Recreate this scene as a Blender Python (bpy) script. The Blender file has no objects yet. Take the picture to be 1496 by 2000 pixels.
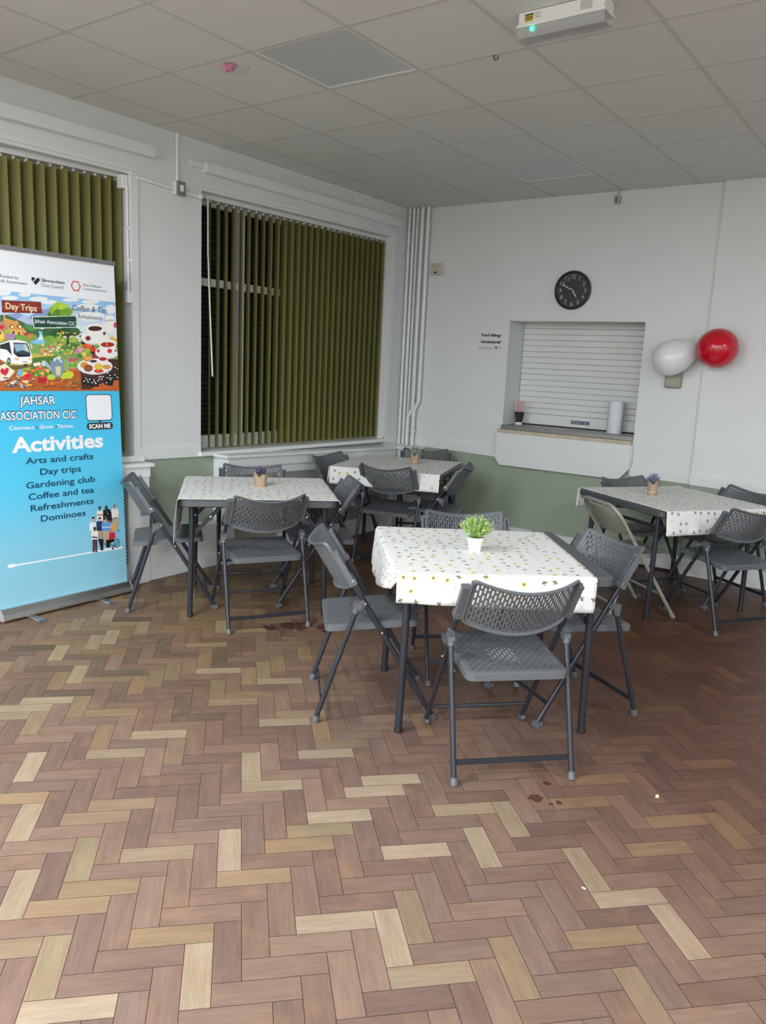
import bpy, bmesh, math, random
from mathutils import Vector, Matrix
PI = math.pi
SC = bpy.context.scene
COL = SC.collection

# ------------------------------------------------------------------ camera
F_PX = 1538.58                     # focal length in pixels of the 1496x2000 frame
CAM = Vector((4.22433, -2.34835, 1.575))
YAW, PITCH, ROLL = -0.619788, -0.186484, 0.0467778
CEIL = 3.025
def cam_axes():
    f = Vector((math.sin(YAW)*math.cos(PITCH), math.cos(YAW)*math.cos(PITCH), math.sin(PITCH)))
    r0 = Vector((math.cos(YAW), -math.sin(YAW), 0)); u0 = r0.cross(f)
    c, s = math.cos(ROLL), math.sin(ROLL)
    return r0*c+u0*s, u0*c-r0*s, f
r_, u_, f_ = cam_axes()
cd = bpy.data.cameras.new('camera'); cam = bpy.data.objects.new('camera', cd); COL.objects.link(cam)
cam.matrix_world = Matrix(((r_.x, u_.x, -f_.x, CAM.x), (r_.y, u_.y, -f_.y, CAM.y), (r_.z, u_.z, -f_.z, CAM.z), (0, 0, 0, 1)))
cd.sensor_fit = 'VERTICAL'; cd.sensor_height = 24; cd.sensor_width = 24; cd.lens = 24*F_PX/2000
cd.clip_start = 0.05
SC.camera = cam

# ------------------------------------------------------------------ world, exposure, lights
wd = bpy.data.worlds.new('world'); SC.world = wd; wd.use_nodes = True
bg = wd.node_tree.nodes['Background']; bg.inputs[0].default_value = (0.004, 0.006, 0.008, 1); bg.inputs[1].default_value = 1.0   # evening outside
SC.view_settings.view_transform = 'Standard'; SC.view_settings.look = 'None'
SC.view_settings.gamma = 1; SC.view_settings.use_curve_mapping = False
SC.view_settings.exposure = 0.0
LIT_PANELS = {(2, -3): 66, (10, 1): 80, (10, -3): 42, (2, -7): 125, (6, -7): 125, (10, -7): 125, (2, -11): 190, (6, -11): 190, (10, -11): 190, (4, -15): 190, (8, -15): 190}   # tile (k, j): radiance of the lit 600x600 panels of the hall; the near right-hand pair is unseen, added to brighten the right table
DEAD_PANELS = [(2, 1), (3-1, 5)]

# ------------------------------------------------------------------ helpers: tags
def tag(o, label=None, cat=None, group=None, kind=None):
    if label: o['label'] = label
    if cat: o['category'] = cat
    if group: o['group'] = group
    if kind: o['kind'] = kind
    return o
def thing(name, label, cat, loc=(0, 0, 0), rotz=0, group=None):
    o = bpy.data.objects.new(name, None); COL.objects.link(o)
    o.empty_display_size = 0.1
    o.location = loc; o.rotation_euler = (0, 0, rotz)
    return tag(o, label, cat, group)
def copy_tree(o, parent=None):
    c = o.copy(); COL.objects.link(c)
    if parent is not None: c.parent = parent
    for ch in list(o.children): copy_tree(ch, c)
    return c

# ------------------------------------------------------------------ helpers: materials
def srgb(h):
    if isinstance(h, str): h = [int(h[i:i+2], 16)/255 for i in (0, 2, 4)]
    return tuple(c/12.92 if c <= .04045 else ((c+.055)/1.055)**2.4 for c in h)
def mat(name, col, rough=.5, metal=0, spec=.5, emis=None, estr=0, bump=0, bscale=200, var=0, vscale=8, sub=0):
    m = bpy.data.materials.new(name); m.use_nodes = True
    nt = m.node_tree; b = nt.nodes['Principled BSDF']
    c = col if not isinstance(col, str) else srgb(col)
    b.inputs['Base Color'].default_value = (*c, 1)
    b.inputs['Roughness'].default_value = rough; b.inputs['Metallic'].default_value = metal
    b.inputs['Specular IOR Level'].default_value = spec
    if emis: b.inputs['Emission Color'].default_value = (*emis, 1); b.inputs['Emission Strength'].default_value = estr
    tc = nt.nodes.new('ShaderNodeTexCoord')
    if var:
        n = nt.nodes.new('ShaderNodeTexNoise'); n.inputs['Scale'].default_value = vscale; n.inputs['Detail'].default_value = 6
        nt.links.new(tc.outputs['Object'], n.inputs['Vector'])
        mx = nt.nodes.new('ShaderNodeMix'); mx.data_type = 'RGBA'
        mx.inputs[6].default_value = (*[x*(1-var) for x in c], 1); mx.inputs[7].default_value = (*[min(1, x*(1+var)) for x in c], 1)
        nt.links.new(n.outputs['Fac'], mx.inputs[0]); nt.links.new(mx.outputs[2], b.inputs['Base Color'])
    if bump:
        n = nt.nodes.new('ShaderNodeTexNoise'); n.inputs['Scale'].default_value = bscale; n.inputs['Detail'].default_value = 3
        nt.links.new(tc.outputs['Object'], n.inputs['Vector'])
        bp = nt.nodes.new('ShaderNodeBump'); bp.inputs['Strength'].default_value = bump; bp.inputs['Distance'].default_value = .002
        nt.links.new(n.outputs['Fac'], bp.inputs['Height']); nt.links.new(bp.outputs['Normal'], b.inputs['Normal'])
    return m
class NT:
    """small wrapper for wiring math nodes"""
    def __init__(s, m): s.t = m.node_tree; s.b = s.t.nodes['Principled BSDF']
    def n(s, ty, **k):
        x = s.t.nodes.new('ShaderNode'+ty)
        for a, v in k.items(): setattr(x, a, v)
        return x
    def put(s, i, v):
        if hasattr(v, 'node'): s.t.links.new(v, i)
        elif v is not None: i.default_value = v
    def m(s, op, a, b=None, c=None):
        x = s.n('Math', operation=op); s.put(x.inputs[0], a); s.put(x.inputs[1], b); s.put(x.inputs[2], c); return x.outputs[0]
    def v(s, op, a, b=None, sc=None):
        x = s.n('VectorMath', operation=op); s.put(x.inputs[0], a); s.put(x.inputs[1], b)
        if sc is not None: s.put(x.inputs['Scale'], sc)
        return x.outputs['Value'] if op in ('LENGTH', 'DISTANCE', 'DOT_PRODUCT') else x.outputs[0]
    def mix(s, f, a, b, mode='MIX'):
        x = s.n('Mix', data_type='RGBA', blend_type=mode); s.put(x.inputs[0], f)
        for i, c in ((6, a), (7, b)): s.put(x.inputs[i], c if hasattr(c, 'node') else (*c, 1))
        return x.outputs[2]
    def step(s, v, lo, hi):
        x = s.n('MapRange', interpolation_type='SMOOTHSTEP'); s.put(x.inputs['Value'], v)
        x.inputs['From Min'].default_value = lo; x.inputs['From Max'].default_value = hi; return x.outputs[0]
    def noise(s, vec, scale, detail=4, rough=.5):
        x = s.n('TexNoise'); s.put(x.inputs['Vector'], vec); x.inputs['Scale'].default_value = scale
        x.inputs['Detail'].default_value = detail; x.inputs['Roughness'].default_value = rough; return x.outputs['Fac']

# ------------------------------------------------------------------ helpers: mesh builder
class MB:
    def __init__(s): s.v = []; s.f = []; s.mi = []; s.cur = 0; s.M = None
    def add(s, vs, fs):
        o = len(s.v)
        for p in vs:
            p = Vector(p); s.v.append(s.M @ p if s.M else p)
        for f in fs: s.f.append([i+o for i in f]); s.mi.append(s.cur)
    def box(s, x0, y0, z0, x1, y1, z1, bev=0):
        if x1 < x0: x0, x1 = x1, x0
        if y1 < y0: y0, y1 = y1, y0
        if z1 < z0: z0, z1 = z1, z0
        if not bev:
            s.add([(x0,y0,z0),(x1,y0,z0),(x1,y1,z0),(x0,y1,z0),(x0,y0,z1),(x1,y0,z1),(x1,y1,z1),(x0,y1,z1)],
                  [(0,3,2,1),(4,5,6,7),(0,1,5,4),(1,2,6,5),(2,3,7,6),(3,0,4,7)])
            return
        bm = bmesh.new(); bmesh.ops.create_cube(bm, size=1)
        for v in bm.verts: v.co = Vector(((x0+x1)/2+v.co.x*(x1-x0), (y0+y1)/2+v.co.y*(y1-y0), (z0+z1)/2+v.co.z*(z1-z0)))
        bmesh.ops.bevel(bm, geom=list(bm.edges), offset=bev, segments=2, profile=.5, affect='EDGES')
        s.bm(bm)
    def bm(s, bm):
        bm.verts.index_update(); s.add([v.co.copy() for v in bm.verts], [[v.index for v in f.verts] for f in bm.faces]); bm.free()
    def hexa(s, p): s.add(p, [(0,3,2,1),(4,5,6,7),(0,1,5,4),(1,2,6,5),(2,3,7,6),(3,0,4,7)])
    def tube(s, pts, r, n=10, cap=True, rs=None, sx=1.0, side=None):
        pts = [Vector(p) for p in pts]; rings = []
        t0 = (pts[1]-pts[0]).normalized()
        a = Vector(side) if side else (Vector((0,0,1)) if abs(t0.z) < .9 else Vector((1,0,0)))
        u = (a - t0*a.dot(t0)).normalized()
        vs = []
        for i, p in enumerate(pts):
            t = (pts[min(i+1, len(pts)-1)]-pts[max(i-1, 0)]).normalized()
            u = (u - t*u.dot(t)).normalized(); w = t.cross(u)
            rr = rs[i] if rs else r
            for k in range(n):
                an = 2*PI*k/n; vs.append(p+u*math.cos(an)*rr*sx+w*math.sin(an)*rr)
        fs = []
        for i in range(len(pts)-1):
            for k in range(n): fs.append((i*n+k, i*n+(k+1) % n, (i+1)*n+(k+1) % n, (i+1)*n+k))
        if cap: fs.append(list(range(n))[::-1]); fs.append([(len(pts)-1)*n+k for k in range(n)])
        s.add(vs, fs)
    def bar(s, p0, p1, w, d, side=(1, 0, 0)):
        """rectangular bar from p0 to p1, w along side, d across"""
        p0, p1 = Vector(p0), Vector(p1); t = (p1-p0).normalized(); a = Vector(side)
        u = (a-t*a.dot(t)).normalized(); q = t.cross(u); vs = []
        for p in (p0, p1):
            for a, b in ((-1,-1),(1,-1),(1,1),(-1,1)): vs.append(p+u*a*w/2+q*b*d/2)
        s.hexa(vs)
    def lathe(s, prof, n=24, c=(0, 0, 0), ax=None, cap=True):
        """profile of (radius, height) about +z at c, or about direction ax"""
        c = Vector(c); z = Vector(ax).normalized() if ax else Vector((0,0,1))
        a = Vector((1,0,0)) if abs(z.x) < .9 else Vector((0,1,0)); x = (a-z*a.dot(z)).normalized(); y = z.cross(x)
        vs = []
        for r, h in prof:
            for k in range(n):
                an = 2*PI*k/n; vs.append(c+z*h+x*math.cos(an)*r+y*math.sin(an)*r)
        fs = []
        for i in range(len(prof)-1):
            for k in range(n): fs.append((i*n+k, i*n+(k+1) % n, (i+1)*n+(k+1) % n, (i+1)*n+k))
        if cap and prof[0][0] > 1e-6: fs.append(list(range(n))[::-1])
        if cap and prof[-1][0] > 1e-6: fs.append([(len(prof)-1)*n+k for k in range(n)])
        s.add(vs, fs)
    def prism(s, poly, lo, hi):
        """poly of 3D points (flat), extruded from offset vector lo to hi"""
        n = len(poly); lo, hi = Vector(lo), Vector(hi)
        vs = [Vector(p)+lo for p in poly]+[Vector(p)+hi for p in poly]
        s.add(vs, [list(range(n))[::-1], list(range(n, 2*n))]+[(i, (i+1) % n, n+(i+1) % n, n+i) for i in range(n)])
    def build(s, name, mats, parent=None, smooth=False, fix=True):
        me = bpy.data.meshes.new(name); me.from_pydata([tuple(v) for v in s.v], [], s.f)
        for m in (mats if isinstance(mats, (list, tuple)) else [mats]): me.materials.append(m)
        me.polygons.foreach_set('material_index', s.mi)
        if fix:
            bm = bmesh.new(); bm.from_mesh(me)
            bmesh.ops.remove_doubles(bm, verts=bm.verts, dist=1e-6)
            bmesh.ops.recalc_face_normals(bm, faces=bm.faces); bm.to_mesh(me); bm.free()
        if smooth:
            me.polygons.foreach_set('use_smooth', [True]*len(me.polygons))
            me.set_sharp_from_angle(angle=math.radians(40))
        me.update()
        o = bpy.data.objects.new(name, me); COL.objects.link(o)
        if parent: o.parent = parent
        return o
def circ(cx, cy, rx, ry=None, n=24, a0=0, a1=2*PI):
    ry = rx if ry is None else ry
    return [(cx+rx*math.cos(a0+(a1-a0)*i/n), cy+ry*math.sin(a0+(a1-a0)*i/n)) for i in range(n)]
def rrect(x0, y0, x1, y1, r, n=5):
    p = []
    for cx, cy, a in ((x1-r, y0+r, -PI/2), (x1-r, y1-r, 0), (x0+r, y1-r, PI/2), (x0+r, y0+r, PI)):
        for i in range(n+1): p.append((cx+r*math.cos(a+PI/2*i/n), cy+r*math.sin(a+PI/2*i/n)))
    return p
def text(body, frame, x, y, mt, parent, w=None, h=None, align='C', bold=0.0, shear=0.0, depth=.0004, lift=.0006, name='lettering', cap=None):
    """body as real letters on the plane frame (Matrix whose x,y span the surface, z is its normal); x,y is the baseline point"""
    cu = bpy.data.curves.new(name, 'FONT'); cu.body = body; cu.size = 1; cu.offset = bold; cu.shear = shear
    cu.extrude = 0; cu.resolution_u = 3
    ob = bpy.data.objects.new(name, cu); COL.objects.link(ob)
    dg = bpy.context.evaluated_depsgraph_get(); me = bpy.data.meshes.new_from_object(ob.evaluated_get(dg))
    bpy.data.objects.remove(ob); bpy.data.curves.remove(cu)
    xs = [v.co.x for v in me.vertices]; ys = [v.co.y for v in me.vertices]
    x0, x1, y0, y1 = min(xs), max(xs), min(ys), max(ys)
    capH = .73
    sx = w/(x1-x0) if w else None; sy = (cap/capH if cap else (h/(y1-y0) if h else None))
    if sx is None: sx = sy
    if sy is None: sy = sx
    off = {'C': (x0+x1)/2, 'L': x0, 'R': x1}[align]
    for v in me.vertices: v.co = frame @ Vector((x+(v.co.x-off)*sx, y+v.co.y*sy, lift))
    me.name = name; me.materials.clear(); me.materials.append(mt)
    o = bpy.data.objects.new(name, me); COL.objects.link(o); o.parent = parent
    return o

# ------------------------------------------------------------------ materials
W_WHITE = mat('wall_white_paint', (.70, .725, .715), .55, bump=.12, bscale=160, var=.02, vscale=3)
W_GREEN = mat('wall_sage_paint', (.31, .37, .285), .5, bump=.1, bscale=160, var=.03, vscale=3)
GLOSSW = mat('white_gloss_paint', (.73, .755, .745), .32, bump=.05, bscale=60)
TRUNKW = mat('white_plastic', (.78, .79, .78), .4)
GREYCH = mat('charcoal_plastic', (.110, .120, .130), .42, bump=.25, bscale=900)
LEGM = mat('charcoal_powdercoat', (.032, .035, .046), .36, metal=.25)
BRKT = mat('grey_plastic_clip', (.095, .10, .112), .4)
CHROME = mat('bright_steel', (.75, .75, .75), .22, metal=1)
TABLEM = mat('dark_grey_table_plastic', (.075, .082, .09), .42, bump=.3, bscale=700)
BEIGE = mat('beige_grey_enamel', (.30, .30, .255), .35, metal=.1)
BLACKM = mat('black_matt', (.015, .015, .017), .5)
ALU = mat('brushed_aluminium', (.62, .62, .62), .34, metal=1)
DARKLINE = mat('dark_gap', (.02, .02, .02), .8)

# floor --------------------------------------------------------------------
def floor_material():
    m = mat('herringbone_parquet', (.3, .2, .14), .4); t = NT(m)
    at = t.n('Attribute', attribute_name='tone').outputs['Color']
    uv = t.n('UVMap', uv_map='blk').outputs[0]
    geo = t.n('NewGeometry').outputs['Position']
    g1 = t.noise(t.v('MULTIPLY', uv, (9, 140, 1)), 1, 5, .6)
    g2 = t.noise(t.v('MULTIPLY', uv, (40, 420, 1)), 1, 3, .6)
    g3 = t.noise(t.v('MULTIPLY', uv, (5, 26, 1)), 1, 3, .5)
    grain = t.m('ADD', t.m('ADD', t.m('MULTIPLY', g1, .42), t.m('MULTIPLY', g2, .25)), t.m('MULTIPLY', g3, .42))
    col = t.mix(1, at, t.mix(t.step(grain, .36, .74), (.80, .77, .75), (1.13, 1.13, 1.13)), 'MULTIPLY')
    # orange blotches of old lacquer
    bl = t.step(t.noise(geo, 7.5, 5, .6), .50, .74)
    col = t.mix(t.m('MULTIPLY', bl, .32), col, (.30, .175, .085))
    # worn foreground, darker unworn varnish further into the room
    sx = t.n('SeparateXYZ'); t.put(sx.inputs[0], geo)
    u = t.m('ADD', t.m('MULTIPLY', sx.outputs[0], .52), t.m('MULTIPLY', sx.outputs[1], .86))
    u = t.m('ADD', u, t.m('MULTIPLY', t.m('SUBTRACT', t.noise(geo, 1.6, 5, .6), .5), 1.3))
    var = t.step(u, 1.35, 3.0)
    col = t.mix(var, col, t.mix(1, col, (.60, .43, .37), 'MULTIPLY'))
    # small dark spots and scuffs
    sp = t.step(t.noise(geo, 55, 2, .5), .73, .80)
    col = t.mix(t.m('MULTIPLY', sp, .45), col, (.05, .035, .03))
    # spilt dark stains (place x, y, radius)
    for px, py, r in STAINS:
        d = t.v('DISTANCE', geo, (px, py, 0))
        d = t.m('ADD', t.m('DIVIDE', d, r), t.m('MULTIPLY', t.m('SUBTRACT', t.noise(geo, 28, 4, .6), .5), 2.4))
        col = t.mix(t.m('MULTIPLY', t.m('SUBTRACT', 1, t.step(d, .75, 1.0)), .84), col, (.05, .016, .012))
    t.put(t.b.inputs['Base Color'], col)
    ro = t.m('ADD', .50, t.m('MULTIPLY', t.noise(geo, 9, 4, .6), .16)); ro = t.m('SUBTRACT', ro, t.m('MULTIPLY', var, .16))
    t.put(t.b.inputs['Roughness'], ro)
    t.b.inputs['Specular IOR Level'].default_value = .4
    bp = t.n('Bump'); bp.inputs['Strength'].default_value = .25; bp.inputs['Distance'].default_value = .0008
    t.put(bp.inputs['Height'], grain); t.t.links.new(bp.outputs[0], t.b.inputs['Normal'])
    return m
STAINS = [(3.16, 0.216, 0.03), (3.144, 0.347, 0.018), (3.239, 0.247, 0.012), (3.216, 0.219, 0.01), (1.187, 1.046, 0.085), (1.113, 0.925, 0.05), (1.356, 1.156, 0.08)]
SEAM = mat('parquet_seam', (.035, .024, .018), .8)
FLOORM = floor_material()
FX, FY, FW, FT = 2.30892129, -0.99756936, 0.07554111, 0.80386479
PALE = set([('H', -10, 14), ('H', -9, 15), ('H', -8, 16), ('H', -3, 9), ('H', -2, -8), ('H', -1, 11), ('H', 0, 0), ('H', 2, 20), ('H', 5, 5), ('H', 6, 12), ('H', 6, 18), ('H', 7, -5), ('H', 8, 2), ('H', 8, 8), ('H', 10, -8), ('H', 10, 4), ('H', 11, -1), ('H', 11, 5), ('H', 14, 2), ('H', 19, -5), ('V', -8, 23), ('V', -6, 7), ('V', -6, 19), ('V', -6, 25), ('V', -6, 31), ('V', -5, 2), ('V', -5, 26), ('V', -4, -3), ('V', -3, 28), ('V', 3, -8), ('V', 3, 28), ('V', 4, -1), ('V', 5, 6), ('V', 10, -7), ('V', 15, -2), ('V', 17, 0), ('V', 19, -4), ('V', 21, -8)])
TAN = set([('H', -7, 5), ('H', -5, -5), ('H', -3, -3), ('H', -3, 3), ('H', -2, -2), ('H', -2, 4), ('H', 1, -5), ('H', 4, -2), ('H', 6, 0), ('H', 17, -7), ('H', 20, 2), ('H', 22, -2), ('H', 22, 4), ('H', 24, 0), ('H', 30, 12), ('H', 38, 26), ('H', 40, 28), ('H', 42, 24), ('V', 27, -2), ('V', 28, -1), ('V', 36, 19), ('V', 36, 25), ('V', 39, 16)])
GREEN = set([('H', 7, 1), ('V', -2, -7), ('V', -2, -1)])
DARK = set([('H', -11, 25), ('H', -9, 21), ('H', -8, 16), ('H', -7, 17), ('H', -5, 31), ('H', -4, 20), ('V', -5, 20), ('V', -3, 16), ('V', 1, 14), ('V', 3, 22)])
def build_floor():
    rnd = random.Random(11)
    ct, st = math.cos(FT), math.sin(FT)
    def w(a, b): return (FX+FW*(ct*a-st*b), FY+FW*(st*a+ct*b))
    x0, x1, y0, y1 = -.6, 7.8, -10.1, 4.5
    vs, fs, tones, uvs, mi = [], [], [], [], []
    pal = [(.310,.195,.148), (.330,.212,.162), (.285,.182,.143), (.345,.222,.165), (.310,.208,.165), (.270,.172,.138), (.360,.240,.180)]
    tan = [(.400,.285,.175), (.430,.310,.200), (.350,.250,.165), (.38,.25,.15)]
    def add(a0, b0, a1, b1, kind, key):
        c = w((a0+a1)/2, (b0+b1)/2)
        if not (x0 < c[0] < x1 and y0 < c[1] < y1): return
        h = random.Random((key[1]+500)*7919+(key[2]+500)*104729+(13 if kind == 'H' else 57))
        left = max(0, min(1, (2.3-c[0])/1.6))*max(.35, min(1, (c[1]+1.1)/.9))
        if key in PALE: col = h.choice([(.52,.405,.275), (.55,.43,.30), (.48,.37,.25)])
        elif key in TAN: col = h.choice([(.44,.30,.18), (.40,.285,.18)])
        elif key in GREEN: col = (.40,.31,.19)
        elif key in DARK: col = h.choice([(.20,.14,.105), (.235,.165,.12)])
        elif h.random() < .04+.26*left: col = h.choice(tan)
        elif h.random() < .07*left: col = (.23,.16,.12)
        else: col = h.choice(pal)
        k = h.uniform(.93, 1.07); col = tuple(x*k*.57*q for x, q in zip(col, (1+.04*left, 1+.01*left, 1-.17*left)))
        g = .011
        q = [w(a0+g, b0+g), w(a1-g, b0+g), w(a1-g, b1-g), w(a0+g, b1-g)]
        o = len(vs); vs.extend([(p[0], p[1], 0) for p in q]); fs.append((o, o+1, o+2, o+3)); tones.append(col); mi.append(0)
        ou, ov = h.uniform(0, 50), h.uniform(0, 50)
        L, Wd = .2266, .0755
        uvs.append([(ou, ov), (ou+L, ov), (ou+L, ov+Wd), (ou, ov+Wd)] if kind == 'H' else [(ou, ov), (ou, ov+Wd), (ou+L, ov+Wd), (ou+L, ov)])
    R = 190
    for cy in range(-R, R):
        for m_ in range(-R//3, R//3):
            cx = cy+6*m_
            add(cx, cy, cx+3, cy+1, 'H', ('H', cx, cy))
    for cx in range(-R, R):
        for m_ in range(-R//3, R//3):
            cyb = cx-5-6*m_
            add(cx, cyb, cx+1, cyb+3, 'V', ('V', cx, cyb))
    o = len(vs); vs.extend([(x0, y0, -.0015), (x1, y0, -.0015), (x1, y1, -.0015), (x0, y1, -.0015)]); fs.append((o, o+1, o+2, o+3)); tones.append((.03,.02,.015)); mi.append(1); uvs.append([(0,0)]*4)
    o = len(vs); vs.extend([(x0, y0, -.08), (x1, y0, -.08), (x1, y1, -.08), (x0, y1, -.08)]); fs.append((o+3, o+2, o+1, o)); tones.append((.03,.02,.015)); mi.append(1); uvs.append([(0,0)]*4)
    me = bpy.data.meshes.new('floor'); me.from_pydata(vs, [], fs)
    me.materials.append(FLOORM); me.materials.append(SEAM); me.polygons.foreach_set('material_index', mi)
    ca = me.color_attributes.new('tone', 'FLOAT_COLOR', 'CORNER'); uvl = me.uv_layers.new(name='blk')
    for p in me.polygons:
        for q, li in enumerate(p.loop_indices):
            ca.data[li].color = (*tones[p.index], 1); uvl.data[li].uv = uvs[p.index][q]
    o = bpy.data.objects.new('floor', me); COL.objects.link(o); tag(o, kind='structure')
build_floor()

# ------------------------------------------------------------------ ceiling
def ceiling_material():
    m = mat('mineral_fibre_tile', (.62, .605, .565), .9); t = NT(m)
    geo = t.n('NewGeometry').outputs['Position']
    sp = t.step(t.noise(geo, 95, 3, .6), .62, .72)
    t.put(t.b.inputs['Base Color'], t.mix(t.m('MULTIPLY', sp, .22), (.70, .71, .68), (.42, .41, .38)))
    return m
TILE = ceiling_material()
TBAR = mat('ceiling_grid_bar', (.57, .575, .555), .6)
WX, BY = -.28, 4.18                    # window wall plane, back wall plane
RX, FYW = 7.6, -9.9                    # the two walls behind the camera
def build_ceiling():
    b = MB(); g = .011
    k0, k1 = -1, 13; j0, j1 = -17, 7
    for k in range(k0, k1):
        for j in range(j0, j1):
            if (k, j) in LIT_PANELS or (k, j) in DEAD_PANELS: continue
            xa, xb = max(.6*k+g, WX-.2), min(.6*k+.6-g, RX+.1); ya, yb = max(.6*j+g, FYW-.1), min(.6*j+.6-g, BY+.1)
            b.add([(xa, ya, CEIL+.0012), (xa, yb, CEIL+.0012), (xb, yb, CEIL+.0012), (xb, ya, CEIL+.0012)], [(0, 1, 2, 3)])
    b.cur = 1
    for k in range(k0, k1+1): b.box(.6*k-g, FYW-.1, CEIL, .6*k+g, BY+.1, CEIL+.03)
    for j in range(j0, j1+1):
        for k in range(k0, k1): b.box(.6*k+g, .6*j-g, CEIL, .6*k+.6-g, .6*j+g, CEIL+.03)
    b.box(WX-.2, FYW-.1, CEIL+.06, RX+.1, BY+.1, CEIL+.09)
    tag(b.build('ceiling', [TILE, TBAR]), kind='structure')
build_ceiling()
PANEL_OFF = mat('opal_diffuser_unlit', (.60, .635, .64), .35)
PANEL_ON = {p: mat('opal_diffuser_lit', (.8, .8, .8), .4, emis=(.945, .99, 1.05), estr=p) for p in set(LIT_PANELS.values())}
def light_panel(k, j, m, label, group=None):
    g = .012
    t = thing('ceiling_light', label, 'ceiling light', (.6*k+.3, .6*j+.3, CEIL), 0, group)
    b = MB(); h = .3-g
    b.add([(-h, -h, .004), (-h, h, .004), (h, h, .004), (h, -h, .004)], [(0, 1, 2, 3)])
    b.build('diffuser', m, t, fix=False)
    b = MB()
    for x0, y0, x1, y1 in ((-h, -h, h, -h+.012), (-h, h-.012, h, h), (-h, -h+.012, -h+.012, h-.012), (h-.012, -h+.012, h, h-.012)): b.box(x0, y0, .001, x1, y1, .02)
    b.box(-h, -h, .02, h, h, .05)
    b.build('frame', TRUNKW, t)
light_panel(2, 1, PANEL_OFF, 'large unlit square light panel in the ceiling left of the emergency lamp')
light_panel(2, 5, PANEL_OFF, 'small looking unlit square light panel in the ceiling near the wall clock')
for (k, j), pw in LIT_PANELS.items(): light_panel(k, j, PANEL_ON[pw], 'lit square ceiling light panel out of view', 'lit ceiling panels')

# ------------------------------------------------------------------ walls
def wall_poly(name, mats, rects):
    """rects: (material index, four corners)"""
    b = MB()
    for mi, q in rects: b.cur = mi; b.add(q, [(0, 1, 2, 3)])
    return tag(b.build(name, mats, fix=False), kind='structure')
# window openings on the left wall (y0, y1, z0 at each end, z1 at each end)
W1 = dict(y0=-1.35, y1=1.00, b0=.905, b1=.88, t0=2.66, t1=2.69)
W2 = dict(y0=1.597, y1=3.905, b0=.868, b1=.855, t0=2.705, t1=2.738)
REV = .20                              # reveal depth
def dz(y): return .838-.0185*(y-1.37)  # underside of the dado rail along the window wall
def lw(y0, y1, z0a, z0b, z1a, z1b, x=WX): return [(x, y0, z0a), (x, y1, z0b), (x, y1, z1b), (x, y0, z1a)]
rects = []
def strip(y0, y1, top0=None, top1=None, bot0=None, bot1=None):
    pass
for y0, y1 in ((FYW, W1['y0']), (W1['y1'], W2['y0']), (W2['y1'], BY)):
    rects.append((1, lw(y0, y1, 0, 0, dz(y0)+.03, dz(y1)+.03))); rects.append((0, lw(y0, y1, dz(y0)+.03, dz(y1)+.03, CEIL+.05, CEIL+.05)))
for w in (W1, W2):
    y0, y1 = w['y0'], w['y1']
    rects.append((1, lw(y0, y1, 0, 0, w['b0'], w['b1'])))
    rects.append((0, lw(y0, y1, w['t0'], w['t1'], CEIL+.05, CEIL+.05)))
    x0, x1 = WX-REV-.06, WX
    rects.append((0, [(x0, y0, w['b0']), (x1, y0, w['b0']), (x1, y0, w['t0']), (x0, y0, w['t0'])]))
    rects.append((0, [(x1, y1, w['b1']), (x0, y1, w['b1']), (x0, y1, w['t1']), (x1, y1, w['t1'])]))
    rects.append((0, [(x1, y0, w['t0']), (x1, y1, w['t1']), (x0, y1, w['t1']), (x0, y0, w['t0'])]))
    rects.append((0, [(x0, y0, w['b0']), (x0, y1, w['b1']), (x1, y1, w['b1']), (x1, y0, w['b0'])]))
wall_poly('wall_left', [W_WHITE, W_GREEN], rects)
# back wall with the serving hatch opening
HX0, HX1, HZ0, HZ1, HD = .865, 2.083, 1.056, 2.0, .32
def bz(x): return .785-.022*(x-.27)    # underside of the dado rail along the back wall
def bw(x0, x1, z0a, z0b, z1a, z1b, y=BY): return [(x1, y, z0b), (x0, y, z0a), (x0, y, z1a), (x1, y, z1b)]
CRN = 2.578; PR = .025                 # the right part of the back wall stands 25 mm proud
r2 = []
for x0, x1, y in ((WX, HX0, BY), (HX1, CRN, BY), (CRN, RX, BY-PR)):
    r2.append((1, bw(x0, x1, 0, 0, bz(x0)+.03, bz(x1)+.03, y))); r2.append((0, bw(x0, x1, bz(x0)+.03, bz(x1)+.03, CEIL+.05, CEIL+.05, y)))
r2.append((1, bw(HX0, HX1, 0, 0, bz(HX0)+.03, bz(HX1)+.03))); r2.append((0, bw(HX0, HX1, bz(HX0)+.03, bz(HX1)+.03, HZ0, HZ0)))
r2.append((0, bw(HX0, HX1, HZ1, HZ1, CEIL+.05, CEIL+.05)))
r2.append((0, [(CRN, BY, 0), (CRN, BY-PR, 0), (CRN, BY-PR, CEIL+.05), (CRN, BY, CEIL+.05)]))
a, c = BY, BY+HD+.05
r2.append((0, [(HX0, a, HZ0), (HX0, c, HZ0), (HX0, c, HZ1), (HX0, a, HZ1)])); r2.append((0, [(HX1, c, HZ0), (HX1, a, HZ0), (HX1, a, HZ1), (HX1, c, HZ1)]))
r2.append((0, [(HX0, a, HZ1), (HX0, c, HZ1), (HX1, c, HZ1), (HX1, a, HZ1)])); r2.append((0, [(HX0, c, HZ0), (HX0, a, HZ0), (HX1, a, HZ0), (HX1, c, HZ0)]))
r2.append((0, [(HX0, c, HZ0), (HX1, c, HZ0), (HX1, c, HZ1), (HX0, c, HZ1)]))
wall_poly('wall_back', [W_WHITE, W_GREEN], r2)
wall_poly('wall_right', [W_WHITE, W_GREEN], [(1, [(RX, BY, 0), (RX, FYW, 0), (RX, FYW, .8), (RX, BY, .8)][::-1]), (0, [(RX, BY, .8), (RX, FYW, .8), (RX, FYW, CEIL+.05), (RX, BY, CEIL+.05)][::-1])])
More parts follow.
